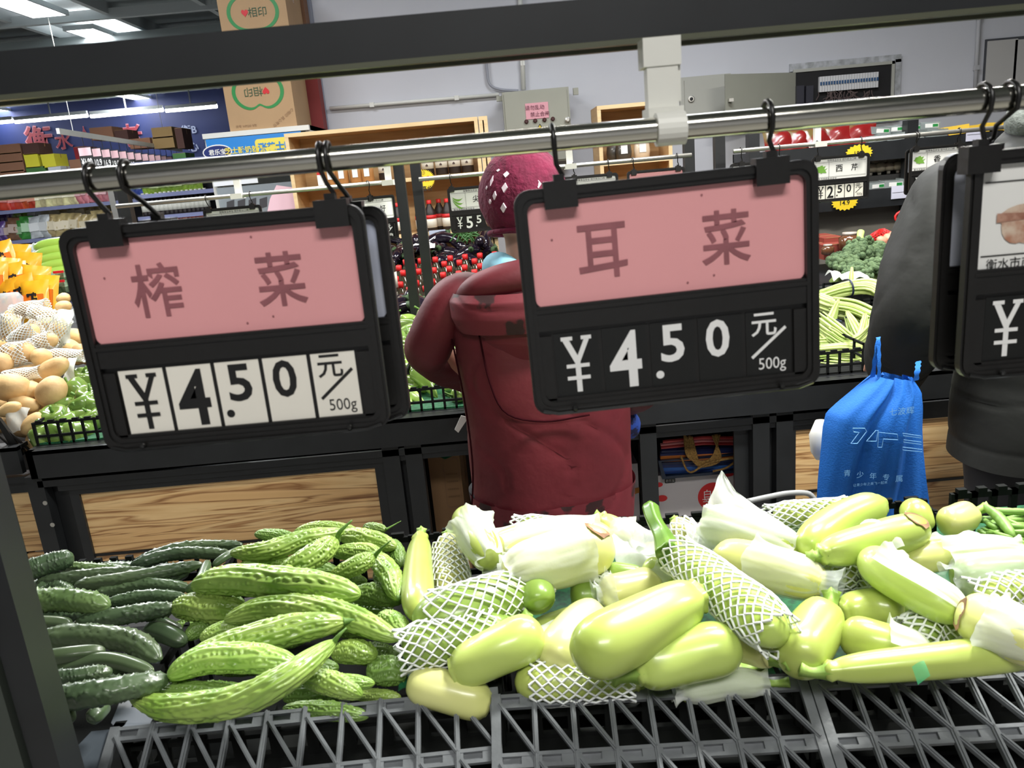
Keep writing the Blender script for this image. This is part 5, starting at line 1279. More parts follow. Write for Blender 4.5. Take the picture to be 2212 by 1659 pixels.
def jug():
    t = thing('sauce_jug', 'sauce jug', 'bottle'); r = .037; h = .19
    MB().lathe([(r * .9, 0), (r, .008), (r, h * .66), (r * .8, h * .78), (r * .3, h * .9), (r * .3, h * .94)], 18).build('body', mat('dark_soy_glass', (34, 22, 16)), t, smooth=True)
    MB().lathe([(r * 1.015, h * .22), (r * 1.015, h * .62)], 18).build('label', mat('cream_label', (228, 222, 206)), t, smooth=True)
    MB().lathe([(r * 1.03, h * .5), (r * 1.03, h * .63)], 18).build('label_band', mat('red_label', (196, 36, 36)), t, smooth=True)
    MB().lathe([(r * .34, h * .9), (r * .34, h), (r * .2, h * 1.01)], 12).build('cap', mat('red_cap', (206, 34, 34)), t, smooth=True)
    MB().poly([(-.002 + .008 * math.cos(a), -r * 1.045, h * .33 + .007 * math.sin(a) - .004 * abs(math.cos(a))) for a in np.linspace(0, 2 * PI, 13)[:-1]]).build('logo', mat('dark_brown_print', (70, 50, 44), .5), t)
    return t
def jar():
    t = thing('paste_jar', 'jar', 'jar')
    MB().lathe([(.034, 0), (.038, .006), (.038, .075), (.034, .09), (.026, .1)], 16).build('body', mat('brown_paste', (176, 124, 72), .35, coat=.4), t, smooth=True)
    MB().lathe([(.030, .098), (.030, .118), (.02, .12)], 14).build('lid', wood_lt, t, smooth=True)
    MB().poly([(-.016, -.0395, .03), (.016, -.0395, .03), (.016, -.0395, .08), (-.016, -.0395, .08)], (0, .001, 0)).build('label', white_card, t)
    return t
def onshelf(proto, us, v, y, z, labels, group, first=True):
    for i, u in enumerate(us):
        p = at(u, v, y=y); o = proto if (i == 0 and first) else dup(proto)
        o.location = (p.x, y, z); o['label'] = labels[i] if isinstance(labels, (list, tuple)) else labels; o['group'] = group
        o.rotation_euler = (0, 0, 0)
ju = jug(); onshelf(ju, (832, 926, 956, 984, 1012), 380, YS + .07, z2, ['large sauce jug beside the brown paste jars', 'sauce jug right of the double black posts', 'second sauce jug right of the double posts', 'third sauce jug right of the double posts', 'sauce jug at the shelf end nearest the magenta hat'], 'sauce jugs on the upper board')
ja = jar(); onshelf(ja, (717, 741, 771, 796), 390, YS + .06, z2, ['paste jar beside the red and white packet', 'paste jar behind the hanging hooks', 'third paste jar from the packet', 'paste jar next to the sauce jug'], 'brown paste jars on the upper board')
t, W, H = carton(683, 368, 703, 400, YS + .04, .06, 'red and white packet beside the paste jars', white_card, tape=False, name='packet', cat='packet'); t.location.z = z2
MB().bbox((-W / 2, -.001, H * .7), (W / 2, 0, H)).build('label_band', mat('red_label', (196, 36, 36)), t)
sb = bottle_soy(); onshelf(sb, (861, 911, 931, 953, 969), 480, YS + .06, z3, ['soy sauce bottle left of the double posts', 'soy sauce bottle half behind the second post', 'soy sauce bottle with red label in full view', 'soy sauce bottle set back behind the one in full view', 'soy sauce bottle touching the chili sign'], 'soy sauce bottles on the lower board')
for i, o in enumerate([x for x in C.objects if x.name.startswith('sauce_bottle') and x.get('group') == 'soy sauce bottles on the lower board']):
    if i == 3: o.location.y += .09; o.location.x -= .01
for i, (u, lab, mt) in enumerate(((1347, 'dark bagged dry goods on the small shelf', mat('dark_beans', (60, 56, 50), .4, coat=.6)), (1387, 'pale bagged dry goods on the small shelf', mat('pale_nuts', (206, 186, 160), .4, coat=.6)), (1330, 'small dark bag at the back of the small shelf', mat('dark_beans', (60, 56, 50))))):
    p = at(u, 330, y=YS + .1); t = thing('food_bag', lab, 'bag', (p.x, YS + .1 + .05 * (i == 2), z4), 0, 'bags on the small wooden shelf')
    MB().lathe([(.02, 0), (.045, .01), (.05, .05), (.045, .09), (.02, .11), (.03, .125)], 14, sy=.6).build('bag', mt, t, smooth=True)
    if i < 2: MB().poly([(-.02, -.032, .04), (.02, -.032, .04), (.02, -.032, .09), (-.02, -.032, .09)], (0, .001, 0)).build('label', white_card, t)
# crate of soy bottles and aubergines before the shelf
cb = bottle_clear(); n = 0
pts = []
for r in range(6):
    for c in range(9):
        y = 4.0 + r * .085; x = -.56 + c * .083 + .03 * (r % 2); pts.append((x, y, .72 + .02 * r))
for i, p in enumerate(pts):
    o = cb if i == 0 else dup(cb); o.location = p; o['label'] = 'red-capped sauce bottle in the block of bottles before the wooden shelf'; o['group'] = 'red-capped bottles packed in rows'
pts2 = []
for i in range(8):
    u, v, y = 846 + 8 * (i % 4), 540 + 22 * (i // 4) + 4 * (i % 3), 3.9 + .04 * (i % 3)
    p = at(u, v, y=y); o = dup(cb); o.location = (p.x - .08, y, p.z - .2); o['label'] = 'red-capped bottle between the two black posts'; o['group'] = 'red-capped bottles behind the posts'
def eggplant(seed):
    t = thing('aubergine', 'aubergine', 'aubergine'); X, L = resample([(-.10, 0, 0), (0, .015, .01), (.10, 0, 0)], 26); q = np.linspace(0, 1, 26)
    local_body('body', X, .036 * prof_round(q, 3, .45) + .001, 16, None, egg_m, t)
    XS, _ = resample([(.085, 0, 0), (.10, 0, 0), (.125, 0, .006)], 5); local_body('stem', XS, np.array([.022, .019, .009, .006, .006]), 8, None, mat('aubergine_calyx', (60, 84, 50), .6), t); return t
eg = [eggplant(0), eggplant(1)]
pts = []
for k in range(60):
    y = rnd.uniform(4.55, 4.84); x = rnd.uniform(-.75, -.02); pts.append((x, y, .90 + .22 * (y - 4.5) / .4 + rnd.uniform(-.02, .05)))
for k in range(46):
    y = rnd.uniform(3.45, 3.85); x = rnd.uniform(-.72, -.36); pts.append((x, y, .84 + rnd.uniform(-.02, .07)))
scatter(eg, pts, 'glossy black aubergine in the heaps below the wooden shelf', 'aubergines below the wooden shelf')
t = thing('produce_stand', 'black stand under the aubergines and bottles, before the wooden shelf', 'display stand', (-.35, 4.4, 0))
f = MB(); f.bbox((-.6, -.85, .66), (.65, .42, .70)); f.build('deck', black_metal, t)
for sx in (-.55, .6): f = MB(); f.bbox((sx - .02, -.4, 0), (sx + .02, -.36, .66)); f.bbox((sx - .02, .34, 0), (sx + .02, .38, .66)); f.build('leg', black_metal, t)
MB().bbox((-.6, .18, .70), (.65, .42, .86)).build('riser', black_metal, t)
o = sheet(905, 527, 70, 22, at(905, 527, y=4.6).z, 'white foam sheet among the aubergines', 51, white_card); o.name = 'foam_sheet'; o['group'] = 'white sheets at the aubergines'
for k in range(26):
    p = at(1000 + rnd.uniform(-22, 22), 510 + rnd.uniform(-10, 12), y=4.7); q = Vector((rnd.uniform(-.06, .06), rnd.uniform(-.02, .02), rnd.uniform(-.03, .03)))
    X, L = resample([p - q, p + Vector((0, 0, .01)), p + q], 8); V, Fs = body(X, [.004] * 8, 6)
    o = link('chili', mesh_data('chili', V, Fs, mat('dark_green_chili', (60, 104, 52), .4))); tag(o, 'thin green chili in the small heap beside the aubergines', 'chili', 'thin green chilies')
t = thing('shelf_tag', 'grey price strip on the wooden board above the aubergines', 'price tag', tuple(at(945, 505, y=YS - .01)))
MB().bbox((-.05, 0, -.018), (.05, .004, .022)).build('card', mat('pale_blue_tag', (170, 178, 196), .5), t)
def star(u, v, w_, h_, y, label, lines, mt=mat('yellow_card', (236, 204, 44), .5), n=18):
    p = at(u, v, y=y); a, b_ = px(p, w_) / 2, px(p, h_) / 2
    t = thing('promo_tag', label, 'promo tag', tuple(p), 0, 'yellow promotion tags')
    MB().poly([((a if k % 2 else a * .86) * math.cos(PI * k / n), 0, (b_ if k % 2 else b_ * .82) * math.sin(PI * k / n)) for k in range(2 * n)], (0, .003, 0)).build('card', mt, t)
    for txt, hz, zz, ik in lines: write(txt, ik, t, h=b_ * hz, at_=(0, -.001, b_ * zz), bold=.01)
star(915, 388, 50, 44, 4.83, 'oval yellow tag with smiley and 惊喜价 by the double posts', (('21.9', .55, .05, red_ink), ('惊喜价', .5, -.85, ink), ('☺', .4, .65, ink)), n=40)
# ------------------------------------------------------------------ wall fittings
Wy = wallY - .02
def pipe(pts, r, label, mt=white_plastic):
    P = [at(u, v, y=Wy - .01) for u, v in pts]; t = thing('conduit', label, 'pipe', tuple(P[0]), 0, 'surface conduits')
    X, _ = resample(P, max(6, 6 * len(P))) if len(P) > 2 else (P, 0)
    MB().tube([Vector(p) for p in X], r, 8).build('tube', mt, t, world=True, smooth=True)
    for q in (.25, .75):
        p = P[0].lerp(P[-1], q) if len(P) == 2 else None
        if p is not None: MB().box(tuple(p), (.03, .03, .03)).build('clip', mt, t, world=True)
pipe([(712, 234), (1078, 204)], .012, 'long white conduit running level to the grey control box')
pipe([(1122, -40), (1131, 194)], .016, 'vertical conduit rising from the grey control box')
pipe([(1048, 90), (1052, 150), (1058, 182), (1080, 193), (1120, 196)], .009, 'thin grey conduit bending into the control box', mat('grey_conduit', (150, 152, 160), .6))
pipe([(2118, -20), (2106, 200)], .014, 'vertical conduit near the flush wall panel', mat('grey_conduit2', (176, 176, 178), .6))
def wbox(u0, v0, u1, v1, y, depth, mt, parent=None, name='cabinet'):
    a = at(u0, v0, y=y); b_ = at(u1, v1, y=y); return MB().bbox((a.x, y, b_.z), (b_.x, y + depth, a.z)).build(name, mt, parent, world=True)
t = thing('control_box', 'grey-green wall control box with pink notice and four buttons', 'electrical box', tuple(at(1163, 260, y=5.55)))
wbox(1084, 200, 1238, 345, 5.56, .2, metal_box, t, 'cabinet'); wbox(1088, 204, 1233, 342, 5.55, .012, metal_box, t, 'door')
wbox(1134, 224, 1186, 254, 5.545, .004, mat('pink_notice', (224, 160, 170), .5), t, 'notice')
p = at(1155, 232, y=5.541); write('请勿乱动', mat('purple_ink', (110, 50, 70), .5), t, h=.03, at_=tuple(p), world=True); p = at(1166, 246, y=5.541); write('禁止合闸', mat('purple_ink', (110, 50, 70)), t, h=.03, at_=tuple(p), world=True)
for u, v in ((1137, 263), (1156, 261), (1176, 259), (1194, 257)):
    p = at(u, v, y=5.55); MB().lathe([(.014, 0), (.014, .012), (.008, .018)], 12, tuple(p), R=Matrix.Rotation(PI / 2, 3, 'X')).build('button', mat('dark_red_button', (70, 34, 34), .4), t, world=True)
p = at(1226, 259, y=5.55); MB().lathe([(.018, 0), (.018, .02), (.01, .024)], 12, tuple(p), R=Matrix.Rotation(PI / 2, 3, 'X')).build('lock', steel_far, t, world=True)
P = [at(1166, 270, y=5.546), at(1155, 292, y=5.546), at(1180, 290, y=5.546)]; MB().poly(P, (0, -.002, 0)).build('warning_sign', mat('warning_yellow', (222, 196, 44), .5), t, world=True)
P2 = [at(1166, 267, y=5.547), at(1151, 295, y=5.547), at(1184, 292, y=5.547)]; MB().poly(P2, (0, -.0005, 0)).build('warning_border', ink, t, world=True)
wbox(1072, 208, 1086, 218, 5.6, .03, metal_box, t, 'bracket'); wbox(1238, 190, 1250, 204, 5.6, .03, metal_box, t, 'bracket')
# breaker cabinets
t = thing('breaker_cabinet', 'open recessed breaker cabinet with rows of white switches and rough plaster edge', 'electrical box', tuple(at(1820, 190, y=Wy)))
a = at(1712, 148, y=Wy); b_ = at(1926, 262, y=Wy)
f = MB(); 
for (x0, z0, x1_, z1) in ((a.x - .02, a.z - .02, b_.x + .05, a.z + .03), (b_.x + .01, b_.z, b_.x + .05, a.z)): f.bbox((x0, Wy - .005, z0), (x1_, Wy + .01, z1))
f.build('plaster_edge', mat('rough_plaster', (150, 152, 152), .9, rgb2=(190, 192, 196), vs=18, bump=.5, bs=30), t, world=True)
f = MB()
for (x0, z0, x1_, z1) in ((a.x, a.z - .03, b_.x, a.z - .01), (b_.x - .02, b_.z, b_.x + .0, a.z - .01)): f.bbox((x0, Wy - .02, z0), (x1_, Wy - .004, z1))
f.build('metal_frame', metal_box2, t, world=True)
MB().bbox((a.x, Wy - .012, b_.z), (b_.x - .02, Wy - .006, a.z - .03)).build('back_plate', mat('black_recess', (26, 25, 26), .8), t, world=True)
for k in range(22):
    p = at(1770 + k * 5.8, 181 - k * .5, y=5.74); b3_ = MB().bbox((p.x, 5.735, p.z - .055), (p.x + .016, 5.76, p.z + .045)).build('breaker', mat('breaker_white', (214, 214, 214), .5), t, world=True); sw_ = MB().bbox((p.x + .003, 5.728, p.z - .012), (p.x + .013, 5.735, p.z + .01)).build('breaker_switch', mat('switch_blue', (52, 88, 128), .5), t, world=True)
for k in range(26):
    p = at(1782 + k * 4.6, 222 - k * .4, y=5.74); MB().bbox((p.x, 5.735, p.z - .01), (p.x + .009, 5.76, p.z + .012)).build('terminal', mat('breaker_white', (214, 214, 214), .5), t, world=True)
f = MB()
for u in (1728, 1748): p = at(u, 205, y=5.74); f.bbox((p.x - .025, 5.73, p.z - .07), (p.x + .025, 5.76, p.z + .06))
f.build('main_switch', mat('switch_dark', (52, 52, 60), .4), t, world=True)
wi = MB()
for k in range(30):
    u = 1765 + rnd.uniform(0, 120); P = [at(u + rnd.uniform(-12, 12) * j, 196 + 10 * j + rnd.uniform(-3, 3), y=5.745) for j in range(3)]; X, _ = resample(P, 7); wi.tube([Vector(x) for x in X], .003, 4)
wi.build('wiring', mat('wire_insulation', (92, 78, 76), .5), t, world=True)
f = MB(); A = at(1719, 153, y=Wy - .02); B = at(1566, 150, y=5.45); d0 = Vector((B.x, 5.45, 0)) - Vector((A.x, Wy - .02, 0)); z1 = A.z - .01; z0 = at(1719, 262, y=Wy - .02).z
f.raw([Vector((A.x, Wy - .02, z0)), Vector((B.x, 5.45, z0)), Vector((B.x, 5.45, z1)), Vector((A.x, Wy - .02, z1)), Vector((A.x, Wy - .005, z0)), Vector((B.x, 5.465, z0)), Vector((B.x, 5.465, z1)), Vector((A.x, Wy - .005, z1))], [(0, 1, 2, 3), (4, 7, 6, 5), (0, 4, 5, 1), (1, 5, 6, 2), (2, 6, 7, 3), (3, 7, 4, 0)])
f.build('door', metal_box, t, world=True)
p = at(1579, 216, y=5.44); MB().box(tuple(p), (.03, .02, .02)).build('latch', steel_far, t, world=True)
t = thing('breaker_cabinet', 'closed pale breaker cabinet with a round black lock, left of the open door', 'electrical box', tuple(at(1520, 200, y=Wy)))
wbox(1468, 168, 1580, 262, Wy - .03, .035, metal_box2, t, 'cabinet'); wbox(1478, 174, 1575, 262, Wy - .04, .012, metal_box2, t, 'door')
p = at(1493, 214, y=Wy - .045); MB().lathe([(.022, 0), (.022, .006), (.018, .008)], 14, tuple(p), R=Matrix.Rotation(PI / 2, 3, 'X')).build('lock', steel_far, t, world=True)
MB().lathe([(.012, .006), (.012, .011), (.008, .012)], 10, tuple(p), R=Matrix.Rotation(PI / 2, 3, 'X')).build('keyhole', ink, t, world=True)
t = thing('wall_panel', 'flush grey access panel in the wall, cut by the picture edge', 'access panel', tuple(at(2170, 140, y=Wy)))
wbox(2130, 85, 2280, 188, Wy, .012, mat('panel_shadow_gap', (70, 72, 76), .8), t, 'frame'); wbox(2134, 89, 2192, 186, Wy - .006, .01, mat('panel_grey', (188, 186, 182), .6), t, 'leaf'); wbox(2194, 86, 2280, 184, Wy - .006, .01, mat('panel_grey', (188, 186, 182)), t, 'leaf')
# ------------------------------------------------------------------ black shelf of packaged vegetables
YB = 4.5
xa, xb = at(1640, 300, y=YB).x, 3.2
zA_, zB_ = at(1900, 306, y=YB).z, at(1900, 408, y=YB).z
t = thing('refrigerated_shelf', 'black open shelf of packaged vegetables behind the black coat', 'shelf', (0, YB, 0))
f = MB(); f.bbox((xa, 0, zA_ - .05), (xb, .5, zA_)); f.build('board', black_metal, t)
f = MB(); f.bbox((xa, -.001, zA_ - .10), (xb, .02, zA_ - .0)); f.build('edge_strip', black_metal, t)
f = MB(); f.bbox((xa, 0, zB_ - .10), (xb, .5, zB_)); f.build('board', black_metal, t)
f = MB(); f.bbox((xa, .48, .4), (xb, .5, zA_)); f.build('back_panel', mat('grey_back_panel', (112, 108, 100), .7, var=.1), t)
MB().bbox((xa, .12, .78), (xb, .13, zB_ - .10)).build('forward_lit_panel', mat('grey_back_panel', (112, 108, 100)), t)  # added in front of the back panel, set forward so the lamps reach it
for u in (1630, 1966): x = at(u, 420, y=YB).x; f = MB(); f.bbox((x - .03, .0, 0), (x + .03, .06, zA_ + .1)); f.build('post', black_metal, t)
f = MB(); f.bbox((xa, 0, .70), (xb, .5, .78)); f.build('board', black_metal, t)
x = at(1976, 470, y=YB).x; MB().bbox((x - .02, .1, .9), (x + .035, .14, 1.3)).build('white_upright', white_plastic, t)
for (u, v, lab) in ((1943, 415, 'white double price strip on the second board'), (2105, 290, 'white price strip on the top board edge')):
    p = at(u, v, y=YB - .01); o = thing('shelf_tag', lab, 'price tag', tuple(p)); MB().bbox((-.045, 0, -.035), (.045, .004, .035)).build('card', mat('lilac_tag', (206, 206, 222), .5), o); MB().bbox((-.04, -.001, -.002), (.04, 0, .0)).build('printed_line', ink, o)
def pillow(name, w_, h_, d, mt, label, cat, band=None, seed=0, txt=None, tmt=None):
    t = thing(name, label, cat); n, m_ = 13, 13; V = []; r = np.random.RandomState(seed); ph = r.uniform(0, 6, 4)
    for s in (-1, 1):
        for i in range(n):
            for j in range(m_):
                x = (i / (n - 1) - .5) * w_; z = (j / (m_ - 1) - .5) * h_; e = (1 - (2 * i / (n - 1) - 1) ** 2) * max(0, 1 - (2.25 * j / (m_ - 1) - 1.125) ** 2)
                y = s * (d / 2 * math.sqrt(max(e, 0)) * (1 + .3 * math.sin(9 * i / n + ph[0]) * math.sin(7 * j / m_ + ph[1]))) + .003 * math.sin(i * 1.7 + ph[2]) * (abs(2 * j / (m_ - 1) - 1) > .85)
                V.append((x * (1 - .06 * math.sin(PI * j / (m_ - 1))), y, z))
    Fs = []; 
    for s in (0, 1):
        for i in range(n - 1):
            for j in range(m_ - 1):
                a = s * n * m_ + i * m_ + j; q = (a, a + m_, a + m_ + 1, a + 1); Fs.append(q if s == 0 else q[::-1])
    o = link('bag', mesh_data('bag', V, Fs, mt), t); KIDS.setdefault(t.name, []).append(o)
    if band:
        f = MB(); f.poly([(-w_ * .36, -d * .56, -h_ * .22), (w_ * .36, -d * .56, -h_ * .22), (w_ * .36, -d * .56, h_ * .16), (-w_ * .36, -d * .56, h_ * .16)], (0, d * .2, 0)); f.build('printed_label', band, t)
    if txt: write(txt, tmt, t, h=h_ * .26, at_=(0, -d * .62, h_ * .08), bold=.03)
    return t
def row(protos, xs, y, z, labels, group, jit=.01, sc=(.92, 1.08), rz=.2, lean=-.1):
    for i, x in enumerate(xs):
        src = protos[i % len(protos)]; o = src if not src.get('used') else dup(src); src['used'] = 1
        s = rnd.uniform(*sc); o.location = (x, y + rnd.uniform(-jit, jit), z); o.scale = (s, s, s); o.rotation_euler = (lean + rnd.uniform(-.1, .1), rnd.uniform(-.08, .08), rnd.uniform(-rz, rz))
        o['label'] = labels if isinstance(labels, str) else labels[i % len(labels)]; o['group'] = group
def xs_at(u0, u1, v, y, n): a, b_ = at(u0, v, y=y).x, at(u1, v, y=y).x; return [a + (b_ - a) * (i + .5) / n for i in range(n)]
rb = pillow('dried_chili_bag', .19, .15, .07, mat('red_foil', (130, 26, 26), .3, coat=.4, rgb2=(110, 92, 50), vs=10, edge=(.42, .5)), '', 'bag', None, 3)
row([rb], xs_at(1665, 1870, 290, YB + .12, 5), YB + .12, zA_ + .05, ['red foil bag at the end of the top board beside the pale wall', 'red foil bag left of the white hanger', 'red foil bag behind the white hanger', 'dark red foil bag right of the white hanger', 'red foil bag next to the clear trays'], 'red foil bags on the top board', rz=.5, lean=-.5)
def tray(lab):
    t = thing('herb_tray', '', 'food tray'); MB().bbox((-.055, -.04, 0), (.055, .04, .04)).build('tray', mat('clear_tray', (196, 206, 204), .15, trans=.6), t)
    MB().bbox((-.052, -.036, .004), (.052, .036, .03)).build('filling', mat('grey_greens', (120, 130, 124), .6, rgb2=(170, 180, 174), vs=60), t)
    MB().poly([(-.03, -.0405, .008), (.045, -.0405, .008), (.045, -.0405, .03), (-.03, -.0405, .03)], (0, -.001, 0)).build('label', white_card, t)
    MB().poly([(.012, -.0420, .011), (.042, -.0420, .011), (.042, -.0420, .027), (.012, -.0420, .027)], (0, -.0005, 0)).build('label_logo', green_ink, t); return t
tr = tray('')
row([tr], xs_at(1870, 2035, 285, YB + .06, 4), YB + .06, zA_, 'clear plastic vegetable tray with green label on the top board', 'clear trays on the top board', rz=.25, lean=0)
row([tr], xs_at(1872, 2030, 285, YB + .16, 4), YB + .16, zA_ + .0, 'clear plastic vegetable tray at the back of the top board', 'clear trays at the back of the top board', rz=.25, lean=0)
row([tr], xs_at(1875, 2020, 285, YB + .12, 4), YB + .12, zA_ + .042, 'clear plastic vegetable tray stacked second on the top board', 'upper clear trays on the top board', rz=.25, lean=0)
def ybox():
    t = thing('noodle_box', '', 'packet'); MB().bbox((-.065, -.08, 0), (.065, .08, .045)).build('box', mat('yellow_carton', (236, 196, 70), .45, var=.05), t)
    f = MB(); f.poly([(-.065, -.0805, 0), (-.065, -.0805, .03), (-.045, -.0805, .012), (-.04, -.0805, 0)], (0, -.001, 0)); f.build('dark_corner', mat('maroon_print', (110, 34, 30), .5), t); return t
yb = ybox(); row([yb], xs_at(2030, 2200, 275, YB + .1, 4), YB + .1, zA_, 'flat yellow packet with maroon corner on the top board', 'yellow packets on the top board', rz=.1, lean=0)
row([tr], xs_at(1790, 2020, 395, YB + .06, 6), YB + .06, zB_, 'clear tray with green label on the second board', 'clear trays on the second board', rz=.15, lean=0)
mu = thing('mushroom', '', 'mushroom'); MB().lathe([(.004, -.01), (.026, -.012), (.036, .005), (.03, .028), (.014, .038), (.001, .04)], 16).build('cap', mat('grey_beige', (172, 162, 140), .7), mu, smooth=True)
MB().lathe([(.010, -.03), (.012, -.008)], 10).build('stem', mat('pale_stem', (200, 194, 180), .7), mu, smooth=True)
row([mu], xs_at(1800, 2020, 372, YB + .16, 12), YB + .16, zB_ + .10, 'pale round mushroom in packs on the second board', 'mushrooms on the second board', rz=3, lean=0)
row([mu], xs_at(1803, 2020, 372, YB + .22, 12), YB + .22, zB_ + .13, 'pale round mushroom in the back row on the second board', 'mushrooms at the back of the second board', rz=3, lean=0)
MBx = MB(); 
o = MB().bbox((xa, YB + .10, zB_), (xb - .3, YB + .28, zB_ + .07)).build('tray_riser', mat('dark_riser', (40, 40, 40), .6)); tag(o, 'dark riser under the mushrooms on the second board', 'riser')
star(1825, 437, 58, 36, YB - .02, 'yellow star tag reading 14.9 on the second board edge', (('14.9', .55, -.05, ink), ('每盒特价', .3, .55, ink)))
star(1856, 330, 60, 36, YB - .02, 'yellow star tag half hidden behind the 西芹 sign', (('19.9', .55, -.05, ink),))
# eggs in red nets, brown jars below
egg = thing('egg', '', 'egg'); MB().lathe([(.001, -.028), (.014, -.024), (.022, -.010), (.0225, .002), (.018, .018), (.009, .028), (.001, .030)], 14).build('shell', mat('pink_eggshell', (226, 160, 132), .5), egg, smooth=True)
spots = [(1905, 520), (1918, 514), (1930, 508), (1911, 532), (1925, 527), (1937, 520), (1945, 510), (1921, 538), (1950, 508), (1933, 535)]
for i, (u, v) in enumerate(spots):
    o = egg if i == 0 else dup(egg); o.location = at(u, v, y=3.95 + .01 * (i % 3)); o.rotation_euler = (rnd.uniform(0, 3), rnd.uniform(0, 3), 0); o['label'] = 'brown egg in the red nets beside the black coat'; o['group'] = 'eggs in red nets'
for i, (u, v, w_, h_, lab) in enumerate(((1905, 512, 56, 34, 'dark red net bag over the eggs behind the broccoli'), (1962, 495, 34, 30, 'bright red net bag with looped handle beside the black coat'))):
    p = at(u, v, y=4.02); t = thing('net_bag', lab, 'net bag', tuple(p), 0, 'red net bags'); a, b_ = px(p, w_) / 2, px(p, h_) / 2; mb = MB()
    for k in range(18):
        P = [Vector((a * math.sin(PI * s) * math.cos(2 * PI * k / 18 + 2 * s) + .2 * a * math.sin(5 * s + k), .05 * math.sin(PI * s) * math.sin(2 * PI * k / 18 + 2 * s), b_ * (2 * s - 1))) for s in np.linspace(0, 1, 12)]
        mb.tube(P, .003, 4)
        P = [Vector((a * math.sin(PI * s) * math.cos(2 * PI * k / 18 - 2 * s), .05 * math.sin(PI * s) * math.sin(2 * PI * k / 18 - 2 * s), b_ * (2 * s - 1))) for s in np.linspace(0, 1, 12)]; mb.tube(P, .003, 4)
    mb.build('netting', mesh_red, t)
    if i: MB().tube([(-.02 + .05 * math.cos(w), 0, b_ + .03 + .03 * math.sin(w)) for w in np.linspace(0, 5.5, 14)], .006, 6).build('handle', mesh_red, t, smooth=True)
p = at(1951, 520, y=3.98); t = thing('cabbage', 'pale yellow-green cabbage in the bright red net', 'cabbage', tuple(p)); MB().lathe([(.04 * math.sin(a), -.04 * math.cos(a)) for a in np.linspace(.1, PI - .1, 9)], 16).build('head', mat('pale_cabbage', (206, 206, 110), .5), t, smooth=True)
for i, (u0, v0, u1, v1, y, lab) in enumerate(((1780, 530, 1842, 556, 3.9, 'dull red carton beside the broccoli, lowest'), (1780, 515, 1825, 532, 4.0, 'dull red carton stacked behind the lowest one'))):
    carton(u0, v0, u1, v1, y, .25, lab, mat('dull_red_carton', (140, 62, 50), .6, var=.1), 'dull red cartons beside the broccoli')
for i, (u, v) in enumerate(((1835, 522), (1788, 540))):
    p = at(u, v, y=3.86); t = thing('pickle_jar', ['amber film-wrapped jar behind the broccoli', 'small dark jar beside the sign frame near the broccoli'][i], 'jar', tuple(p), 0, 'jars near the broccoli')
    q = 1 if i == 0 else .6
    MB().lathe([(.03 * q, -.04 * q), (.05 * q, -.03 * q), (.05 * q, .02 * q), (.03 * q, .035 * q)], 16).build('body', mat('amber_glass', (96, 62, 40), .1, coat=.8), t, smooth=True); MB().lathe([(.034 * q, .034 * q), (.034 * q, .046 * q)], 14).build('lid', mat('pale_lid', (180, 170, 160), .4), t, smooth=True)
t = thing('produce_stand', 'black raised deck under the egg nets', 'display stand', (1.9, 3.86, 0)); MB().bbox((-.6, -.3, .76), (1.2, .35, .84)).build('deck', black_metal, t)
for sx in (-.55, 1.15): MB().bbox((sx - .02, 0, 0), (sx + .02, .04, .76)).build('leg', black_metal, t)
# ------------------------------------------------------------------ yellow snack bags and stacked wrapped gourds at the back of the potatoes
yf = mat('yellow_foil', (222, 158, 30), .35, coat=.3, var=.2, vs=9, rand=.06)
ybag = [pillow('chicken_snack_bag', .135, .20, .05, yf, '', 'snack bag', mat('orange_print', (216, 110, 30), .4), s, '鸡', ink) for s in range(2)]
sp = [(8, 565, 4.0, -.2), (38, 570, 4.05, .1), (10, 600, 3.9, .2), (34, 612, 3.85, -.1), (60, 588, 4.0, .15), (52, 640, 3.75, -.2), (76, 618, 3.85, .2), (98, 640, 3.75, .1), (22, 650, 3.75, -.3), (78, 652, 3.7, .0), (-14, 610, 3.8, .1)]
labs = ['topmost yellow snack bag at the picture edge', 'yellow snack bag with red patch, upper row', 'yellow snack bag under the topmost one', 'yellow snack bag in the middle of the heap', 'yellow snack bag leaning beside the red-patched one', 'yellow snack bag low in the heap with bold black character', 'yellow snack bag above the outermost one', 'outermost yellow snack bag beside the pale potatoes', 'yellow snack bag behind the clear plastic', 'lowest yellow snack bag above the netted potatoes', 'yellow snack bag cut off by the picture edge']
for i, (u, v, y, r) in enumerate(sp):
    o = ybag[i] if i < 2 else dup(ybag[i % 2]); o.location = at(u, v, y=y); o.rotation_euler = (-.25, r, rnd.uniform(-.3, .3)); o['label'] = labs[i]; o['group'] = 'yellow snack bags behind the potatoes'
t = thing('plastic_bag', 'crumpled clear plastic bag before the yellow snack bags', 'bag', tuple(at(16, 665, y=3.3)), 0)
MB().lathe([(.05, -.06), (.075, -.02), (.07, .04), (.06, .06)], 12, sy=.5, fn=lambda a, z: 1 + .15 * math.sin(5 * a + z * 60)).build('film', film, t, smooth=True)
wg = thing('wrapped_gourd', '', 'gourd'); X, L = resample([(-.10, 0, 0), (0, 0, .005), (.10, 0, 0)], 20); q = np.linspace(0, 1, 20)
local_body('body', X, .031 * prof_round(q, 4, -.1), 14, None, mat('lime_skin', (150, 186, 76), .3, coat=.6), wg); XS, _ = resample([(-.16, 0, .0), (-.12, 0, .0), (-.09, 0, 0)], 8); local_body('film_twist', XS, np.array([.012, .01, .006, .008, .014, .02, .026, .03]), 9, None, film, wg)
row([wg], [0] * 6, 0, 0, '', '')
gs = [o for o in C.objects if o.name.startswith('wrapped_gourd')]
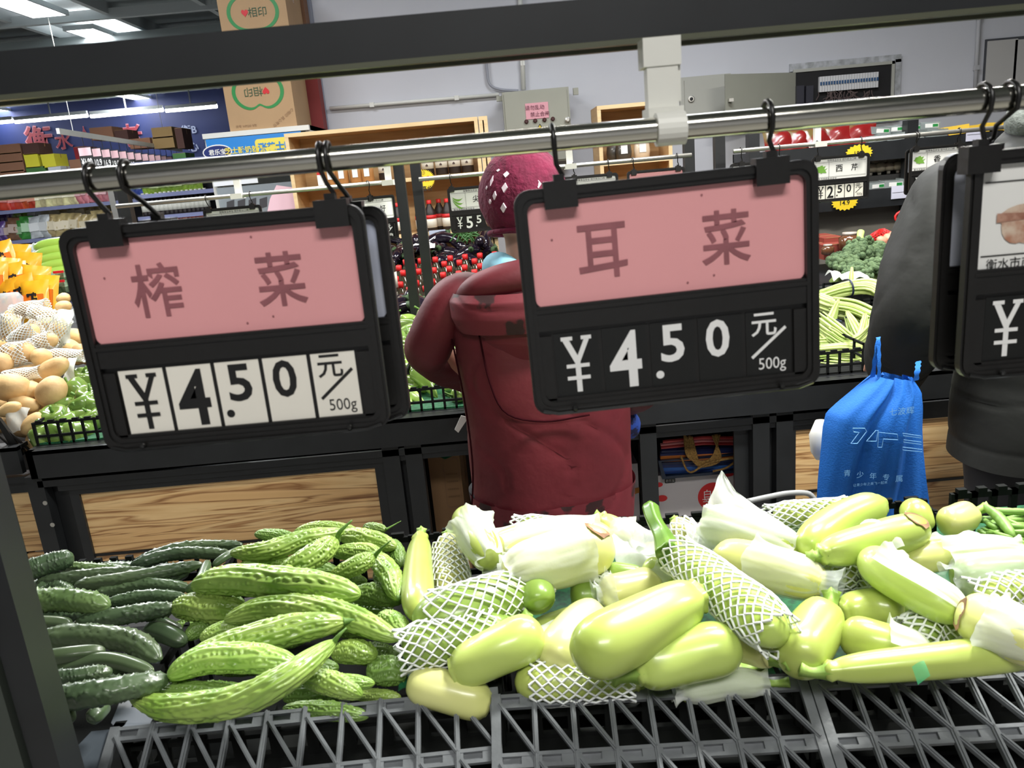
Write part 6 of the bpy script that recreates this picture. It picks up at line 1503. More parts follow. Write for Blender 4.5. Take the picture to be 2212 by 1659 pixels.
for i, o in enumerate(gs):
    o.location = at(112 + 2.5 * i, 530 + 15.5 * i, y=4.3 - .03 * i); o.rotation_euler = (0, -.08, 0); o.scale = (1, 1, 1); o['label'] = ['top', 'second', 'third', 'fourth', 'fifth', 'lowest'][i] + ' film-wrapped lime gourd in the stack beside the sign frame'; o['group'] = 'film-wrapped lime gourds in a stack'
t = thing('packet_stack', 'clear vegetable packets with red and white clips under the lime gourds', 'packets', tuple(at(125, 610, y=4.1)))
for i, (u, v) in enumerate(((108, 602), (138, 598), (118, 622), (140, 618))):
    p = at(u, v, y=4.08 - .03 * (i // 2)); MB().lathe([(.03, -.03), (.05, 0), (.03, .03)], 10, tuple(p), sy=.6, fn=lambda a, z: 1 + .2 * math.sin(4 * a)).build('packet', mat('dark_leafy', (60, 92, 50), .3, coat=.8, rgb2=(120, 140, 110), vs=30), t, world=True); MB().box(tuple(p + Vector((0, -.04, .03))), (.05, .01, .012)).build('clip', red_ink, t, world=True)
t = thing('produce_stand', 'black shelf base under the yellow snack bags', 'display stand', (-2.6, 4.0, 0)); MB().bbox((-.9, -.4, .86), (.75, .5, .94)).build('deck', black_metal, t)
for sx in (-.85, .7): MB().bbox((sx - .02, 0, 0), (sx + .02, .04, .86)).build('leg', black_metal, t)
# ------------------------------------------------------------------ far snack shelving
YG = 11.5
zr = [at(100, 447, y=YG).z, at(60, 517, y=YG).z, at(60, 590, y=YG).z, at(60, 660, y=YG).z]
x0, x1_ = -9.4, at(300, 430, y=YG).x
t = thing('gondola_shelf', 'long far shelving of snack bags with blue price strips', 'shelf', (0, YG, 0))
f = MB(); f.bbox((x0, .5, 0), (x1_, .55, zr[0] + .46)); f.build('back_panel', mat('shelf_back', (60, 62, 70), .7), t)
for z in zr:
    MB().bbox((x0, 0, z - .04), (x1_, .5, z)).build('board', mat('shelf_board_grey', (90, 92, 100), .6), t); MB().bbox((x0, -.012, z - .05), (x1_, 0, z)).build('price_strip', mat('blue_grey_strip', (118, 124, 160), .4), t)
xx = at(242, 420, y=YG).x
f = MB(); f.bbox((xx - .04, -.03, 0), (xx + .04, .5, zr[0] + .5)); f.build('upright', steel_far, t)
cols = dict(purple=(96, 70, 140), red=(206, 52, 50), orange=(220, 90, 50), cream=(226, 218, 166), pink=(214, 130, 140), green=(62, 140, 60), brown=(120, 84, 66), silver=(190, 196, 198), kraft=(190, 170, 120), blue=(60, 84, 170), black=(34, 32, 34), lime=(140, 180, 60), amber=(206, 110, 44))
pb2 = {k: pillow('snack_bag', .17, .30, .10, mat('foil_' + k, c, .35, coat=.4, var=.35, vs=12, rand=.15), '', 'snack bag', mat('foil_label_' + k, tuple(min(255, int(x * .5 + 110)) for x in c), .4), i) for i, (k, c) in enumerate(cols.items())}
def bagrow(z, spec, dy=0, hscale=1, y=None):
    for (u0, u1, col, n, lab) in spec:
        yy = (y or YG) + .12 + dy; xs = xs_at(u0, u1, 450, yy, n)
        for x in xs:
            src = pb2[col]; o = src if not src.get('used') else dup(src); src['used'] = 1
            s = rnd.uniform(.9, 1.08); o.location = (x, yy + rnd.uniform(-.02, .02), z + .15 * s * hscale); o.scale = (s, s, s * hscale); o.rotation_euler = (-.15 + rnd.uniform(-.1, .1), rnd.uniform(-.12, .12), rnd.uniform(-.25, .25)); o['label'] = lab; o['group'] = 'row of each ' + lab
bagrow(zr[0], [(-30, 10, 'purple', 2, 'purple snack bag on the upper snack shelf'), (10, 52, 'red', 3, 'red snack bag on the upper snack shelf'), (52, 84, 'orange', 2, 'orange snack bag on the upper snack shelf'), (84, 172, 'cream', 7, 'cream snack bag on the upper snack shelf'), (172, 240, 'pink', 6, 'pink snack bag on the upper snack shelf')], 0, 1.15)
bagrow(zr[0] + .0, [(84, 172, 'cream', 6, 'cream snack bag behind the front ones on the upper snack shelf'), (135, 240, 'pink', 8, 'pink snack bag behind the front ones on the upper snack shelf'), (30, 84, 'orange', 3, 'orange snack bag behind the red ones')], .2, 1.35)
bagrow(zr[1], [(-30, 0, 'purple', 2, 'purple snack bag on the middle snack shelf'), (0, 28, 'brown', 2, 'brown snack bag on the middle snack shelf'), (28, 58, 'green', 2, 'green snack bag on the middle snack shelf'), (58, 100, 'silver', 2, 'silver snack bag on the middle snack shelf'), (96, 250, 'kraft', 9, 'kraft paper snack bag on the middle snack shelf')], 0, 1.0)
bagrow(zr[1] + .12, [(0, 28, 'purple', 2, 'purple snack bag piled on the middle snack shelf'), (30, 58, 'lime', 2, 'lime snack bag piled on the middle snack shelf'), (64, 92, 'silver', 2, 'silver snack bag piled on the middle snack shelf'), (90, 240, 'kraft', 8, 'kraft paper snack bag piled on the middle snack shelf')], .18, 1.1)
bagrow(zr[2], [(-10, 18, 'purple', 2, 'purple snack bag on the lower snack shelf'), (18, 62, 'green', 3, 'green snack bag on the lower snack shelf'), (62, 90, 'brown', 2, 'brown snack bag on the lower snack shelf'), (90, 240, 'lime', 6, 'lime snack bag on the lower snack shelf')], 0, 1.1)
# second shelving: bottles, towards the freezer
YH = 10.5; zb = [at(380, 462, y=YH).z, at(380, 414, y=YH).z]
t = thing('gondola_shelf', 'far shelving of green bags and dark bottles left of the freezer', 'shelf', (0, YH, 0))
xa2, xb2 = at(290, 430, y=YH).x, at(470, 430, y=YH).x
for z in zb + [zb[1] + .40]: MB().bbox((xa2, 0, z - .04), (xb2, .5, z)).build('board', mat('shelf_board_grey', (90, 92, 100)), t); MB().bbox((xa2, -.012, z - .05), (xb2, 0, z)).build('price_strip', mat('blue_grey_strip', (118, 124, 160)), t)
MB().bbox((xa2, .5, 0), (xb2, .55, zb[1] + .42)).build('back_panel', mat('shelf_back', (60, 62, 70)), t)
bagrow(zb[1], [(325, 440, 'lime', 9, 'lime snack bag on the shelf left of the freezer'), (270, 312, 'blue', 4, 'blue snack bag left of the lime ones')], 0, .8, YH)
def bot(col, capc):
    t = thing('drink_bottle', '', 'bottle'); MB().lathe([(.04, 0), (.045, .01), (.045, .16), (.02, .22), (.02, .24)], 12).build('body', mat('drink_' + str(col), col, .15, coat=.6), t, smooth=True); MB().lathe([(.022, .235), (.022, .265)], 10).build('cap', mat('cap_' + str(capc), capc, .4), t, smooth=True); MB().lathe([(.0465, .05), (.0465, .13)], 12).build('label', mat('blab_' + str(capc), capc, .5), t, smooth=True); return t
b1, b2, b3 = bot((30, 24, 26), (190, 190, 180)), bot((190, 80, 40), (206, 40, 36)), bot((150, 44, 34), (214, 170, 60))
for i, u in enumerate(np.linspace(310, 445, 15)):
    p = at(u, 430, y=YH + .1); o = b1 if i == 0 else dup(b1); o.location = (p.x, YH + .1, zb[0] + .0); o['label'] = 'dark bottle in the row left of the freezer'; o['group'] = 'dark bottles left of the freezer'; o.scale = (1, 1, 1.1)
zl = at(380, 500, y=YH).z
MB().bbox((xa2, 0, zl - .04), (xb2, .5, zl)).build('board', mat('shelf_board_grey', (90, 92, 100)), t)
for i, u in enumerate(np.linspace(330, 448, 14)):
    s = (b2, b3)[i % 2]; o = s if i < 2 else dup(s); p = at(u, 480, y=YH + .1); o.location = (p.x, YH + .1, zl); o['label'] = 'red and amber bottle in the lower row left of the freezer'; o['group'] = 'red and amber bottles left of the freezer'
for o in [o for o in C.objects if o.name.startswith('snack_bag') and o.get('category') and not o.get('label')]:
    for c in KIDS.get(o.name, []): bpy.data.objects.remove(c)
    bpy.data.objects.remove(o)
# cartons on top of the shelving
br2 = mat('far_brown_carton', (150, 108, 84), .8, var=.08, vs=3); br3 = mat('far_dark_carton', (84, 56, 50), .8); br4 = mat('far_ochre_carton', (158, 130, 84), .8, var=.08, vs=3)
ye = mat('far_yellow_carton', (226, 220, 60), .6); gr = mat('far_green_carton', (70, 120, 62), .7); wh = mat('far_white_carton', (206, 212, 222), .6); pg = mat('far_pale_green_carton', (116, 130, 90), .7); rd = mat('far_red_carton', (150, 30, 44), .6)
BX = [(-8, 314, 46, 330, br2, 'top brown carton of the stack at the picture edge'), (-6, 332, 50, 349, br2, 'second brown carton of the stack at the picture edge'), (-4, 351, 54, 369, br2, 'third brown carton of the stack at the picture edge'), (-4, 371, 56, 390, br2, 'lowest brown carton of the stack at the picture edge'), (46, 311, 86, 332, br3, 'dark carton beside the top brown one'),
      (50, 333, 87, 361, ye, 'bright yellow carton on the far shelf top'), (87, 334, 122, 360, ye, 'dull yellow carton beside the bright one'), (55, 362, 100, 376, gr, 'green carton under the yellow ones'), (103, 361, 134, 376, wh, 'small white carton beside the green one'), (58, 377, 95, 390, pg, 'pale green carton under the green one'),
      (148, 346, 200, 376, br2, 'brown carton under the row of pink tags'), (202, 343, 254, 370, pg, 'pale green carton beside the brown one under the tags'), (257, 350, 290, 366, rd, 'crimson carton behind the tag row'), (192, 277, 246, 299, br2, 'brown carton high behind the hanging tag bar'), (246, 282, 278, 300, br3, 'dark carton beside the high brown one'),
      (278, 301, 327, 318, br2, 'brown carton just below the tag bar'), (326, 277, 374, 296, br4, 'upper ochre carton at the end of the tag bar'), (328, 297, 378, 318, br4, 'lower ochre carton at the end of the tag bar'), (376, 277, 400, 320, br3, 'tall dark carton nearest the freezer'), (372, 332, 404, 352, gr, 'dark green carton near the freezer'), (158, 318, 190, 345, rd, 'red carton behind the first tag')]
for (u0, v0, u1, v1, mt, lab) in BX: carton(u0, v0, u1, v1, YG + .1 + (.3 if v0 < 325 and u0 > 100 else 0), .35, lab, mt, 'cartons on top of the far shelves')
tb = thing('carton_ledge', 'far shelf top carrying the cartons', 'shelf', (0, YG, 0)); z_ = at(200, 377, y=YG + .1).z
MB().bbox((x0, .0, z_ - .08), (x1_ + 1.0, .9, z_ - .02)).build('board', mat('shelf_back', (60, 62, 70)), tb)
# hanging tag bar
A = at(125, 283, z=2.28); B = at(392, 324, z=2.28)
t = thing('hanging_tag_bar', 'white bar hung from the ceiling carrying a row of pink price tags', 'tag bar', tuple(A))
MB().bar(A, B, .03, .055).build('bar', white_plastic, t, world=True)
for q in (.085, .82): P = A.lerp(B, q); MB().tube([P + Vector((0, 0, .02)), Vector((P.x, P.y, 3.44))], .004, 5).build('wire', steel_far, t, world=True)
ns = 14
for i in range(ns):
    q = .13 + .80 * (i / (ns - 1)) ** 1.0; P = A.lerp(B, q); 
    o = thing('small_price_tag', 'small pink-topped price tag, number %s counted from the near end of the hanging bar' % ['one', 'two', 'three', 'four', 'five', 'six', 'seven', 'eight', 'nine', 'ten', 'eleven', 'twelve', 'thirteen', 'fourteen'][i], 'price tag', (P.x, P.y, P.z - .03), 0, 'pink tags under the hanging bar')
    MB().tube([(0, 0, .03), (0, 0, -.10)], .004, 4).build('hook', ink, o)
    MB().bbox((-.075, 0, -.32), (.075, .01, -.10)).build('frame', black_plastic, o)
    MB().bbox((-.068, -.002, -.195), (.068, 0, -.11)).build('name_card', pink_tag, o)
    write('¥' + ['1.90', '10.9', '16.9', '19.9', '10.8', '6.90', '9.90', '12.9', '8.90', '7.90', '5.90', '4.90', '3.90', '2.90'][i], white_ink, o, h=.075, w_=.12, at_=(0, -.002, -.26), bold=.02)
# ------------------------------------------------------------------ things under the far stand
t, W, H = carton(922, 975, 1010, 1150, 2.45, .3, 'tall brown carton with faint label under the far stand', mat('dim_cardboard', (150, 116, 80), .8, var=.08), floor=True)
MB().ring(rrect(W * .5, H * .3, .01, 5, W * .2, H * .8, -.001), rrect(W * .46, H * .28, .01, 5, W * .2, H * .8, -.001), (0, .0005, 0)).build('label_border', mat('faint_print', (140, 108, 78)), t)
for k in range(4): write('优质蔬菜包装', mat('faint_print2', (112, 84, 58), .7), t, w_=W * .36, at_=(W * .2, -.001, H * (.72 + .045 * k)))
o = MB().poly([at(940, 975, y=2.43), at(985, 970, y=2.43), at(978, 985, y=2.42), at(962, 992, y=2.42), at(945, 986, y=2.43)], (0, .01, 0)).build('film_scrap', mat('dark_green_film', (18, 110, 70), .3)); tag(o, 'green plastic scrap hanging over the tall brown carton', 'plastic scrap')
t, W, H = carton(1420, 1028, 1612, 1150, 2.42, .35, 'white carton with red dots printed 白小 under the stand', mat('white_carton', (196, 190, 190), .6, var=.04), tape=False, floor=True)
MB().poly([(W * .12 + W * .17 * math.cos(a), -.001, H * .80 + W * .17 * math.sin(a)) for a in np.linspace(0, 2 * PI, 33)[:-1]]).build('logo', mat('carton_red', (200, 34, 36), .5), t)
write('白小', white_ink, t, h=W * .10, at_=(W * .12, -.002, H * .825)); write('芝', white_ink, t, h=W * .10, at_=(W * .05, -.002, H * .76))
for (cx, cz, r) in ((-.46, .82, .04), (.3, .99, .07), (-.49, .93, .03)): MB().poly([(max(-W / 2, min(W / 2, W * cx + W * r * 1.6 * math.cos(a))), -.001, min(H, H * cz + W * r * math.sin(a))) for a in np.linspace(0, 2 * PI, 17)[:-1]]).build('logo', mat('carton_red', (200, 34, 36)), t)
MB().poly(rrect(W * .12, W * .06, .004, 5, -W * .36, H * .955, -.001)).build('logo', ink, t); write('君乐宝', white_ink, t, w_=W * .1, at_=(-W * .36, -.002, H * .955))
t, W, H = carton(1335, 1005, 1383, 1120, 2.5, .3, 'white carton with open orange flap beside the red coat', mat('white_carton', (196, 190, 190)), tape=False, floor=True)
MB().poly([(-W * .3, -.001, H * .8), (W * .45, -.03, H * .84), (W * .45, -.03, H * .80), (-W * .3, -.001, H * .74)], (0, .002, 0)).build('flap', mat('orange_flap', (196, 130, 60), .6), t)
# tray of hangers with rope
p = at(1515, 1000, y=2.38)
t = thing('basket', 'dark blue plastic basket on the white carton', 'basket', tuple(p)); w2, h2 = px(p, 186) / 2, px(p, 60)
f = MB(); f.ring([(w2 * s * (.92 if z < 0 else 1) , d, z) for s, d, z in ((-1, 0, .02), (1, 0, .02), (1, 0, -h2 * .5), (-1, 0, -h2 * .5))], [(w2 * s * .93, d, z) for s, d, z in ((-1, 0, .015), (1, 0, .015), (.9, 0, -h2 * .4), (-.9, 0, -h2 * .4))], (0, .25, 0))
f.build('rim', mat('dark_blue_plastic', (26, 40, 60), .3), t)
MB().bbox((-w2 * .9, .02, -h2 * .45), (w2 * .9, .22, -h2 * .25)).build('basket_floor', mat('blue_plastic', (22, 62, 120), .35), t)
cols_ = [((200, 70, 70), 0), ((214, 130, 130), 1), ((200, 70, 70), 2), ((30, 40, 90), 3), ((34, 44, 96), 4), ((206, 120, 50), 5), ((206, 120, 50), 6), ((26, 36, 70), 7), ((30, 44, 90), 8), ((40, 90, 160), 9), ((30, 60, 120), 10)]
for i, (c, k) in enumerate(cols_):
    v = 950 + k * 6.5; pa = at(1428 + rnd.uniform(-4, 4), v + 4, y=2.40); pb3 = at(1606 + rnd.uniform(-4, 4), v - 4, y=2.40); mid = (pa + pb3) / 2 + Vector((0, 0, .008 * (k < 3)))
    o = MB().tube([pa, mid, pb3], .0055 if k < 3 else .009, 6).build('folded_sheet', mat('sheet_%d_%d_%d' % c, c, .5)); tag(o, ['upper red plastic strip in the basket', 'pale pink strip between the red ones', 'lower red plastic strip in the basket', 'upper navy strip under the red ones', 'navy strip above the orange one', 'upper orange strip across the basket', 'lower orange strip across the basket', 'dark navy strip under the orange ones', 'navy strip above the blue one', 'bright blue strip near the basket bottom', 'lowest blue strip in the basket'][i], 'plastic strip', 'plastic strips in the basket')
mb = MB()
for k in range(9):
    u = 1500 + k * 2.5; P = [at(1478 + k * 2, 942 + rnd.uniform(-3, 3), y=2.37), at(1485 + k * 3, 985 + k * 2, y=2.36), at(1515 + rnd.uniform(-4, 4), 1003 + k * 1.5 - 6, y=2.355), at(1540 + k * 2, 985 + k, y=2.36), at(1555 - k * 2, 940 + rnd.uniform(-3, 3), y=2.37)]
    X, _ = resample(P, 24); mb.tube([Vector(x) for x in X], .0035, 6)
P = [at(1470, 985, y=2.36), at(1490, 1020, y=2.35), at(1530, 1000, y=2.35), at(1590, 990, y=2.35), at(1570, 1010, y=2.35), at(1540, 1018, y=2.35)]; X, _ = resample(P, 40); mb.tube([Vector(x) for x in X], .0035, 6)
o = mb.build('rope', mat('jute_rope', (168, 130, 66), .8, rgb2=(120, 90, 44), vs=200), smooth=True); tag(o, 'coil of jute rope looped over the basket', 'rope')
P = [at(1615, 1083, y=1.55), at(1660, 1073, y=1.56), at(1705, 1065, y=1.57), at(1745, 1066, y=1.58), at(1762, 1082, y=1.58)]; X, _ = resample(P, 24)
o = MB().tube([Vector(x) for x in X], .006, 8).build('cart_handle', mat('grey_handle', (150, 152, 152), .4), smooth=True); tag(o, 'curved grey basket handle behind the far rim of the zucchini', 'handle')
# ------------------------------------------------------------------ shopper in crimson
PY = 1.80
def cloth_wrinkle(seed, amp, f=9):
    r = np.random.RandomState(seed); K_ = r.normal(0, f, (7, 3)); K_[:, 2] *= .55; ph = r.uniform(0, 6, 7)
    def fn(co):
        d = np.zeros(len(co))
        for k in range(7): d += np.sin(co @ K_[k] + ph[k] + 1.5 * np.sin(co @ K_[(k + 1) % 7] * .6)) / 4
        return amp * (d - 1.2 * np.clip(1 - np.abs(np.sin(co @ K_[0] * .9 + 2 * np.sin(co[:, 2] * 14))) * 6, 0, 1) * .5)
    return fn
hc = at(1132, 432, y=PY - .02)          # head centre
cx = hc.x
person = thing('person', 'person in crimson padded coat and magenta knitted hat, seen from behind at the peppers', 'person', (cx, PY, 0))
def S(x, y, z): return (cx + x, PY + y, z)
eL = at(926, 742, y=PY + .03)
hz = hc.z
parts = [(S(0, .0, hz), S(0, .02, hz + .02), .085, .085), (S(0, .02, hz - .05), S(0, .05, hz - .06), .06, .05), (S(0, 0, hz - .2), S(0, 0, hz - .06), .05, .05),
         (S(0, .0, .80), S(0, -.01, 1.12), .13, .14, (1.15, .8, 1)), (S(-.13, 0, 1.17), S(.13, 0, 1.17), .06, .06), (S(0, 0, .78), S(0, 0, .72), .15, .15, (1.1, .8, 1)),
         (S(-.15, 0, 1.17), tuple(eL), .035, .034), (tuple(eL), S(-.15, .22, .92), .032, .026), (S(.17, 0, 1.17), S(.24, .02, .93), .05, .042), (S(.24, .02, .93), S(.16, .24, .90), .04, .028),
         (S(-.08, 0, .75), S(-.085, .01, .42), .085, .055), (S(-.085, .01, .42), S(-.09, 0, .08), .052, .036), (S(.08, 0, .75), S(.085, .01, .42), .085, .055), (S(.085, .01, .42), S(.09, 0, .08), .052, .036),
         (S(-.09, -.01, .05), S(-.095, .14, .035), .036, .03), (S(.09, -.01, .05), S(.095, .14, .035), .036, .03)]
for sx in (-1, 1):                       # hands with five fingers
    hx, hy, hz2 = sx * .15, .26, .91
    parts.append((S(hx, hy, hz2), S(hx - sx * .01, hy + .06, hz2 - .015), .024, .026, (1.3, 1, .7)))
    for k, (dx, l) in enumerate(((-.027, .055), (-.009, .064), (.009, .06), (.026, .047))):
        a = S(hx + dx - sx * .01, hy + .075, hz2 - .018); b_ = S(hx + dx * 1.1 - sx * .01, hy + .075 + l * .55, hz2 - .022); c_ = S(hx + dx * 1.1 - sx * .01, hy + .075 + l * .85, hz2 - .022 - l * .4)
        parts += [(a, b_, .0085, .008), (b_, c_, .008, .007)]
    parts.append((S(hx - sx * .03, hy + .02, hz2 - .01), S(hx - sx * .052, hy + .06, hz2 - .03), .011, .009))
for sx in (-1, 1): parts.append((S(sx * .082, .0, hz - .045), S(sx * .086, .005, hz - .015), .012, .014, (.6, 1, 1.2)))
parts += [(S(0, .10, hz - .01), S(0, .112, hz - .025), .012, .016)]
me = blob('body', [(p[0], p[1], p[2], p[3], *p[4:]) for p in parts], .0075, skin_m, 3)
link('body', me, person, True)
# face details (turned away): eyes, mouth
for sx in (-1, 1): MB().lathe([(.001, -.008), (.008, 0), (.001, .008)], 10, S(sx * .032, .092, hz + .005)).build('eye', mat('eye_white', (230, 228, 224), .3), person, world=True, smooth=True)
MB().tube([S(-.02, .098, hz - .052), S(0, .103, hz - .055), S(.02, .098, hz - .052)], .004, 6).build('mouth', mat('lip', (150, 80, 76), .5), person, world=True, smooth=True)
# coat: flared padded shell with sleeves
zs = [1.21, 1.17, 1.10, 1.0, .9, .8, .7, .62, .56]
cw = [(.10, .075), (.175, .11), (.19, .135), (.195, .145), (.20, .15), (.215, .16), (.225, .165), (.215, .16), (.205, .155)]
parts = []
for i in range(len(zs) - 1):
    w_, d = cw[i]; w2_, d2 = cw[i + 1]
    parts.append((S(.01 * (i > 2), -.01, zs[i]), S(.01 * (i > 2), -.01, zs[i + 1]), w_, w2_, (1, d / w_, 1)))
parts = [(a, b_, r0, r1, (1, .74, 1)) for a, b_, r0, r1, _ in parts]
# caps of wide rounds would bulge upward: use a lofted shell instead
def loft(rings, n=72, wr=None, seed=0, closed=False):
    V = []; 
    for (x, y, z, a, b_, pw) in rings:
        for k in range(n):
            t_ = 2 * PI * k / n; c_, s_ = math.cos(t_), math.sin(t_); V.append([x + a * math.copysign(abs(c_) ** pw, c_), y + b_ * math.copysign(abs(s_) ** pw, s_), z])
    Fs = [(i * n + k, i * n + (k + 1) % n, (i + 1) * n + (k + 1) % n, (i + 1) * n + k) for i in range(len(rings) - 1) for k in range(n)]
    return V, Fs
def interp_rings(R, m_):
    R = np.array(R, float); q = np.linspace(0, len(R) - 1, m_); out = []
    for v in q:
        i = min(int(v), len(R) - 2); f = v - i; f = f * f * (3 - 2 * f) * .5 + f * .5; out.append(tuple(R[i] * (1 - f) + R[i + 1] * f))
    return out
def shell(name, R, m_, mt, parent, wr=None, n=96, cap=False, label=None):
    rr = interp_rings(R, m_); V, Fs = loft(rr, n); V = np.array(V)
    if wr is not None:
        ctr = np.repeat(np.array([[r[0], r[1], r[2]] for r in rr]), n, 0); d = V - ctr; d /= np.linalg.norm(d, axis=1)[:, None] + 1e-9
        V = V + d * wr(V)[:, None]
    if cap: V = np.vstack([V, [rr[0][:3]]]); Fs += [(len(V) - 1, (k + 1) % n, k) for k in range(n)]
    o = link(name, mesh_data(name, V, Fs, mt), parent, True); 
    if label: o['label'] = label
    return o
def P3(x, y, z): return (cx + x, PY + y, z)
R = [(cx, PY - .01, 1.225, .085, .07, 1), (cx, PY - .01, 1.21, .13, .085, 1), (cx + .002, PY - .012, 1.18, .175, .11, .95), (cx + .005, PY - .012, 1.12, .195, .13, .9), (cx + .01, PY - .012, 1.02, .195, .14, .9), (cx + .015, PY - .012, .90, .190, .145, .9), (cx + .01, PY - .012, .80, .192, .15, .88), (cx + .008, PY - .012, .70, .196, .155, .88), (cx + .006, PY - .012, .63, .192, .15, .88), (cx + .006, PY - .012, .60, .186, .147, .88)]
wr = cloth_wrinkle(3, .009, 13)
shell('coat', R, 90, coat_red, person, wr)
R2 = [(a, b_, c_, d + .006, e + .006, f) for a, b_, c_, d, e, f in [(cx + .008, PY - .012, .72, .196, .154, .88), (cx + .006, PY - .012, .63, .193, .151, .88), (cx + .006, PY - .012, .60, .186, .147, .88), (cx + .004, PY - .012, .55, .160, .135, .88), (cx + .004, PY - .012, .535, .140, .125, .88)]]
shell('coat_hem', R2, 24, floral_m, person, wr)
# sleeves: shoulder to elbow to cuff
def tube_limb(name, pts, rr, mt, parent, seed, amp=.005, nth=40, N=46):
    X, L = resample([Vector(p) for p in pts], N); q = np.linspace(0, 1, N); rad = np.interp(q, np.linspace(0, 1, len(rr)), rr)
    V, Fs = body(X, rad, nth); V = np.array(V); w_ = cloth_wrinkle(seed, amp, 22)(V); T, U, Sd = frames(X)
    ctr = np.vstack([np.repeat(X, nth, 0), X[:1], X[-1:]]); d = V - ctr; d /= np.linalg.norm(d, axis=1)[:, None] + 1e-9; V = V + d * w_[:, None]
    return link(name, mesh_data(name, V, Fs, mt), parent, True)
sh = at(962, 612, y=PY - .01)
tube_limb('sleeve', [at(1040, 640, y=PY), at(994, 640, y=PY - .01), at(956, 680, y=PY + .0), at(925, 742, y=PY + .03), at(934, 776, y=PY + .09), S(-.15, .26, .918)], [.05, .055, .056, .049, .047, .045], coat_red, person, 5, .007)
tube_limb('sleeve', [(cx + .15, PY, 1.16), (cx + .20, PY + .01, 1.05), (cx + .225, PY + .02, .95), (cx + .20, PY + .12, .90), (cx + .155, PY + .235, .91)], [.06, .075, .072, .066, .052], coat_red, person, 6, .007)
# hood folded on the back: padded roll plus hanging pouch
R = []
for (u, v, w_, d, zz) in ((0, 0, .10, .05, 1.238), (0, 0, .14, .085, 1.228), (0, 0, .186, .108, 1.19), (0, 0, .190, .114, 1.15), (0, 0, .165, .112, 1.10), (0, 0, .125, .10, 1.05)): R.append((cx + .01, PY - .045, zz, w_, d, .9))
shell('hood', R, 40, coat_red, person, cloth_wrinkle(8, .006, 16), cap=True)
R = [(cx + .01, PY - .047, 1.207, .186, .112, .9), (cx + .01, PY - .047, 1.190, .197, .124, .9), (cx + .01, PY - .047, 1.155, .199, .127, .9), (cx + .01, PY - .047, 1.122, .188, .122, .9)]
shell('hood_trim', R, 20, floral_m, person, cloth_wrinkle(8, .006, 16), label='floral brown-on-crimson hood edge')
tube_limb('hood_roll', [P3(-.165, -.02, 1.18), P3(-.115, -.095, 1.215), P3(0, -.115, 1.235), P3(.09, -.10, 1.235), P3(.16, -.05, 1.215)], [.02, .035, .038, .035, .02], coat_red, person, 9, .004)
# back seams
for (P,) in (([P3(-.125, -.125, 1.13), P3(-.11, -.155, 1.02), P3(-.08, -.165, .95), P3(.0, -.168, .925), P3(.1, -.165, .93)],), ([P3(-.19, -.04, 1.10), P3(-.172, -.09, .95), P3(-.17, -.10, .8), P3(-.19, -.09, .66)],)):
    X, _ = resample([Vector(p) for p in P], 24); MB().tube([Vector(x) for x in X], .0022, 5).build('seam', mat('seam_dark', (40, 8, 14), .95, spec=.05), person, world=True, smooth=True)
# hat
hr = Vector((.100, .112, .112)); hcc = Vector((cx + .0, PY - .005, hz + .004))
V = []; n = 48; m_ = 30
for i in range(m_ + 1):
    ph = (i / m_) * 2.25
    for k in range(n):
        a = 2 * PI * k / n; s = 1 + .012 * math.sin(3 * a + 4 * ph) + .01 * math.sin(7 * a - 5 * ph); tp = 1 if ph < 1.7 else 1 - .12 * (ph - 1.7)
        V.append(hcc + Vector((hr.x * math.sin(ph) * math.cos(a) * s * tp, hr.y * math.sin(ph) * math.sin(a) * s * tp - .012 * math.cos(ph), hr.z * math.cos(ph) * s)))
ROOTLOC['hat'] = Vector((0, 0, 0)); hat = link('hat', mesh_data('hat', V, [(i * n + k, i * n + (k + 1) % n, (i + 1) * n + (k + 1) % n, (i + 1) * n + k) for i in range(m_) for k in range(n)], hat_m), person, True)
dm = MB()
def on_hat(u, v):
    d = (at(u, v, y=1) - CAM).normalized(); o = CAM - hcc; A_ = sum((d[i] / hr[i]) ** 2 for i in range(3)); B_ = 2 * sum(d[i] * o[i] / hr[i] ** 2 for i in range(3)); C_ = sum((o[i] / hr[i]) ** 2 for i in range(3)) - 1
    D = B_ * B_ - 4 * A_ * C_
    if D < 0: return None, None
    p = CAM + d * ((-B_ - math.sqrt(D)) / 2 / A_); nn = Vector([(p[i] - hcc[i]) / hr[i] ** 2 for i in range(3)]).normalized(); return p, nn
for (u, v, w_, h_) in ((1410, 1078, 38, 22), (1490, 1103, 40, 28), (1360, 1138, 36, 38), (1268, 1178, 20, 56), (1443, 1170, 40, 52), (1348, 1222, 34, 52), (1310, 1113, 28, 18), (1285, 1272, 24, 46), (1340, 1350, 34, 52), (1235, 1222, 12, 20), (1255, 1310, 14, 26), (1615, 1112, 24, 34), (1560, 1200, 34, 44), (1580, 1060, 30, 14)):
    p, nn = on_hat(640 + u / 2.989, v / 2.989 - 3)
    if p is None: continue
    x = nn.cross(Vector((0, 0, 1))).normalized(); y = nn.cross(x); a = px(p, w_ / 2.989) / 2 * 1.25; b_ = px(p, h_ / 2.989) / 2 * 1.2; p = p + nn * .0035
    sk = x * .15
    MB().poly([p - x * a, p + y * b_ + sk * b_, p + x * a, p - y * b_ - sk * b_], -nn * .004).build('diamond', mat('white_knit', (232, 214, 224), .9), hat, world=True)
tube_limb('hat_brim', [hcc + Vector((.083 * math.cos(a), .090 * math.sin(a) + .004, -.072 - .012 * math.sin(a))) for a in np.linspace(0, 2 * PI, 13)], [.006] * 5, hat_m, person, 4, .002, 14, 60)
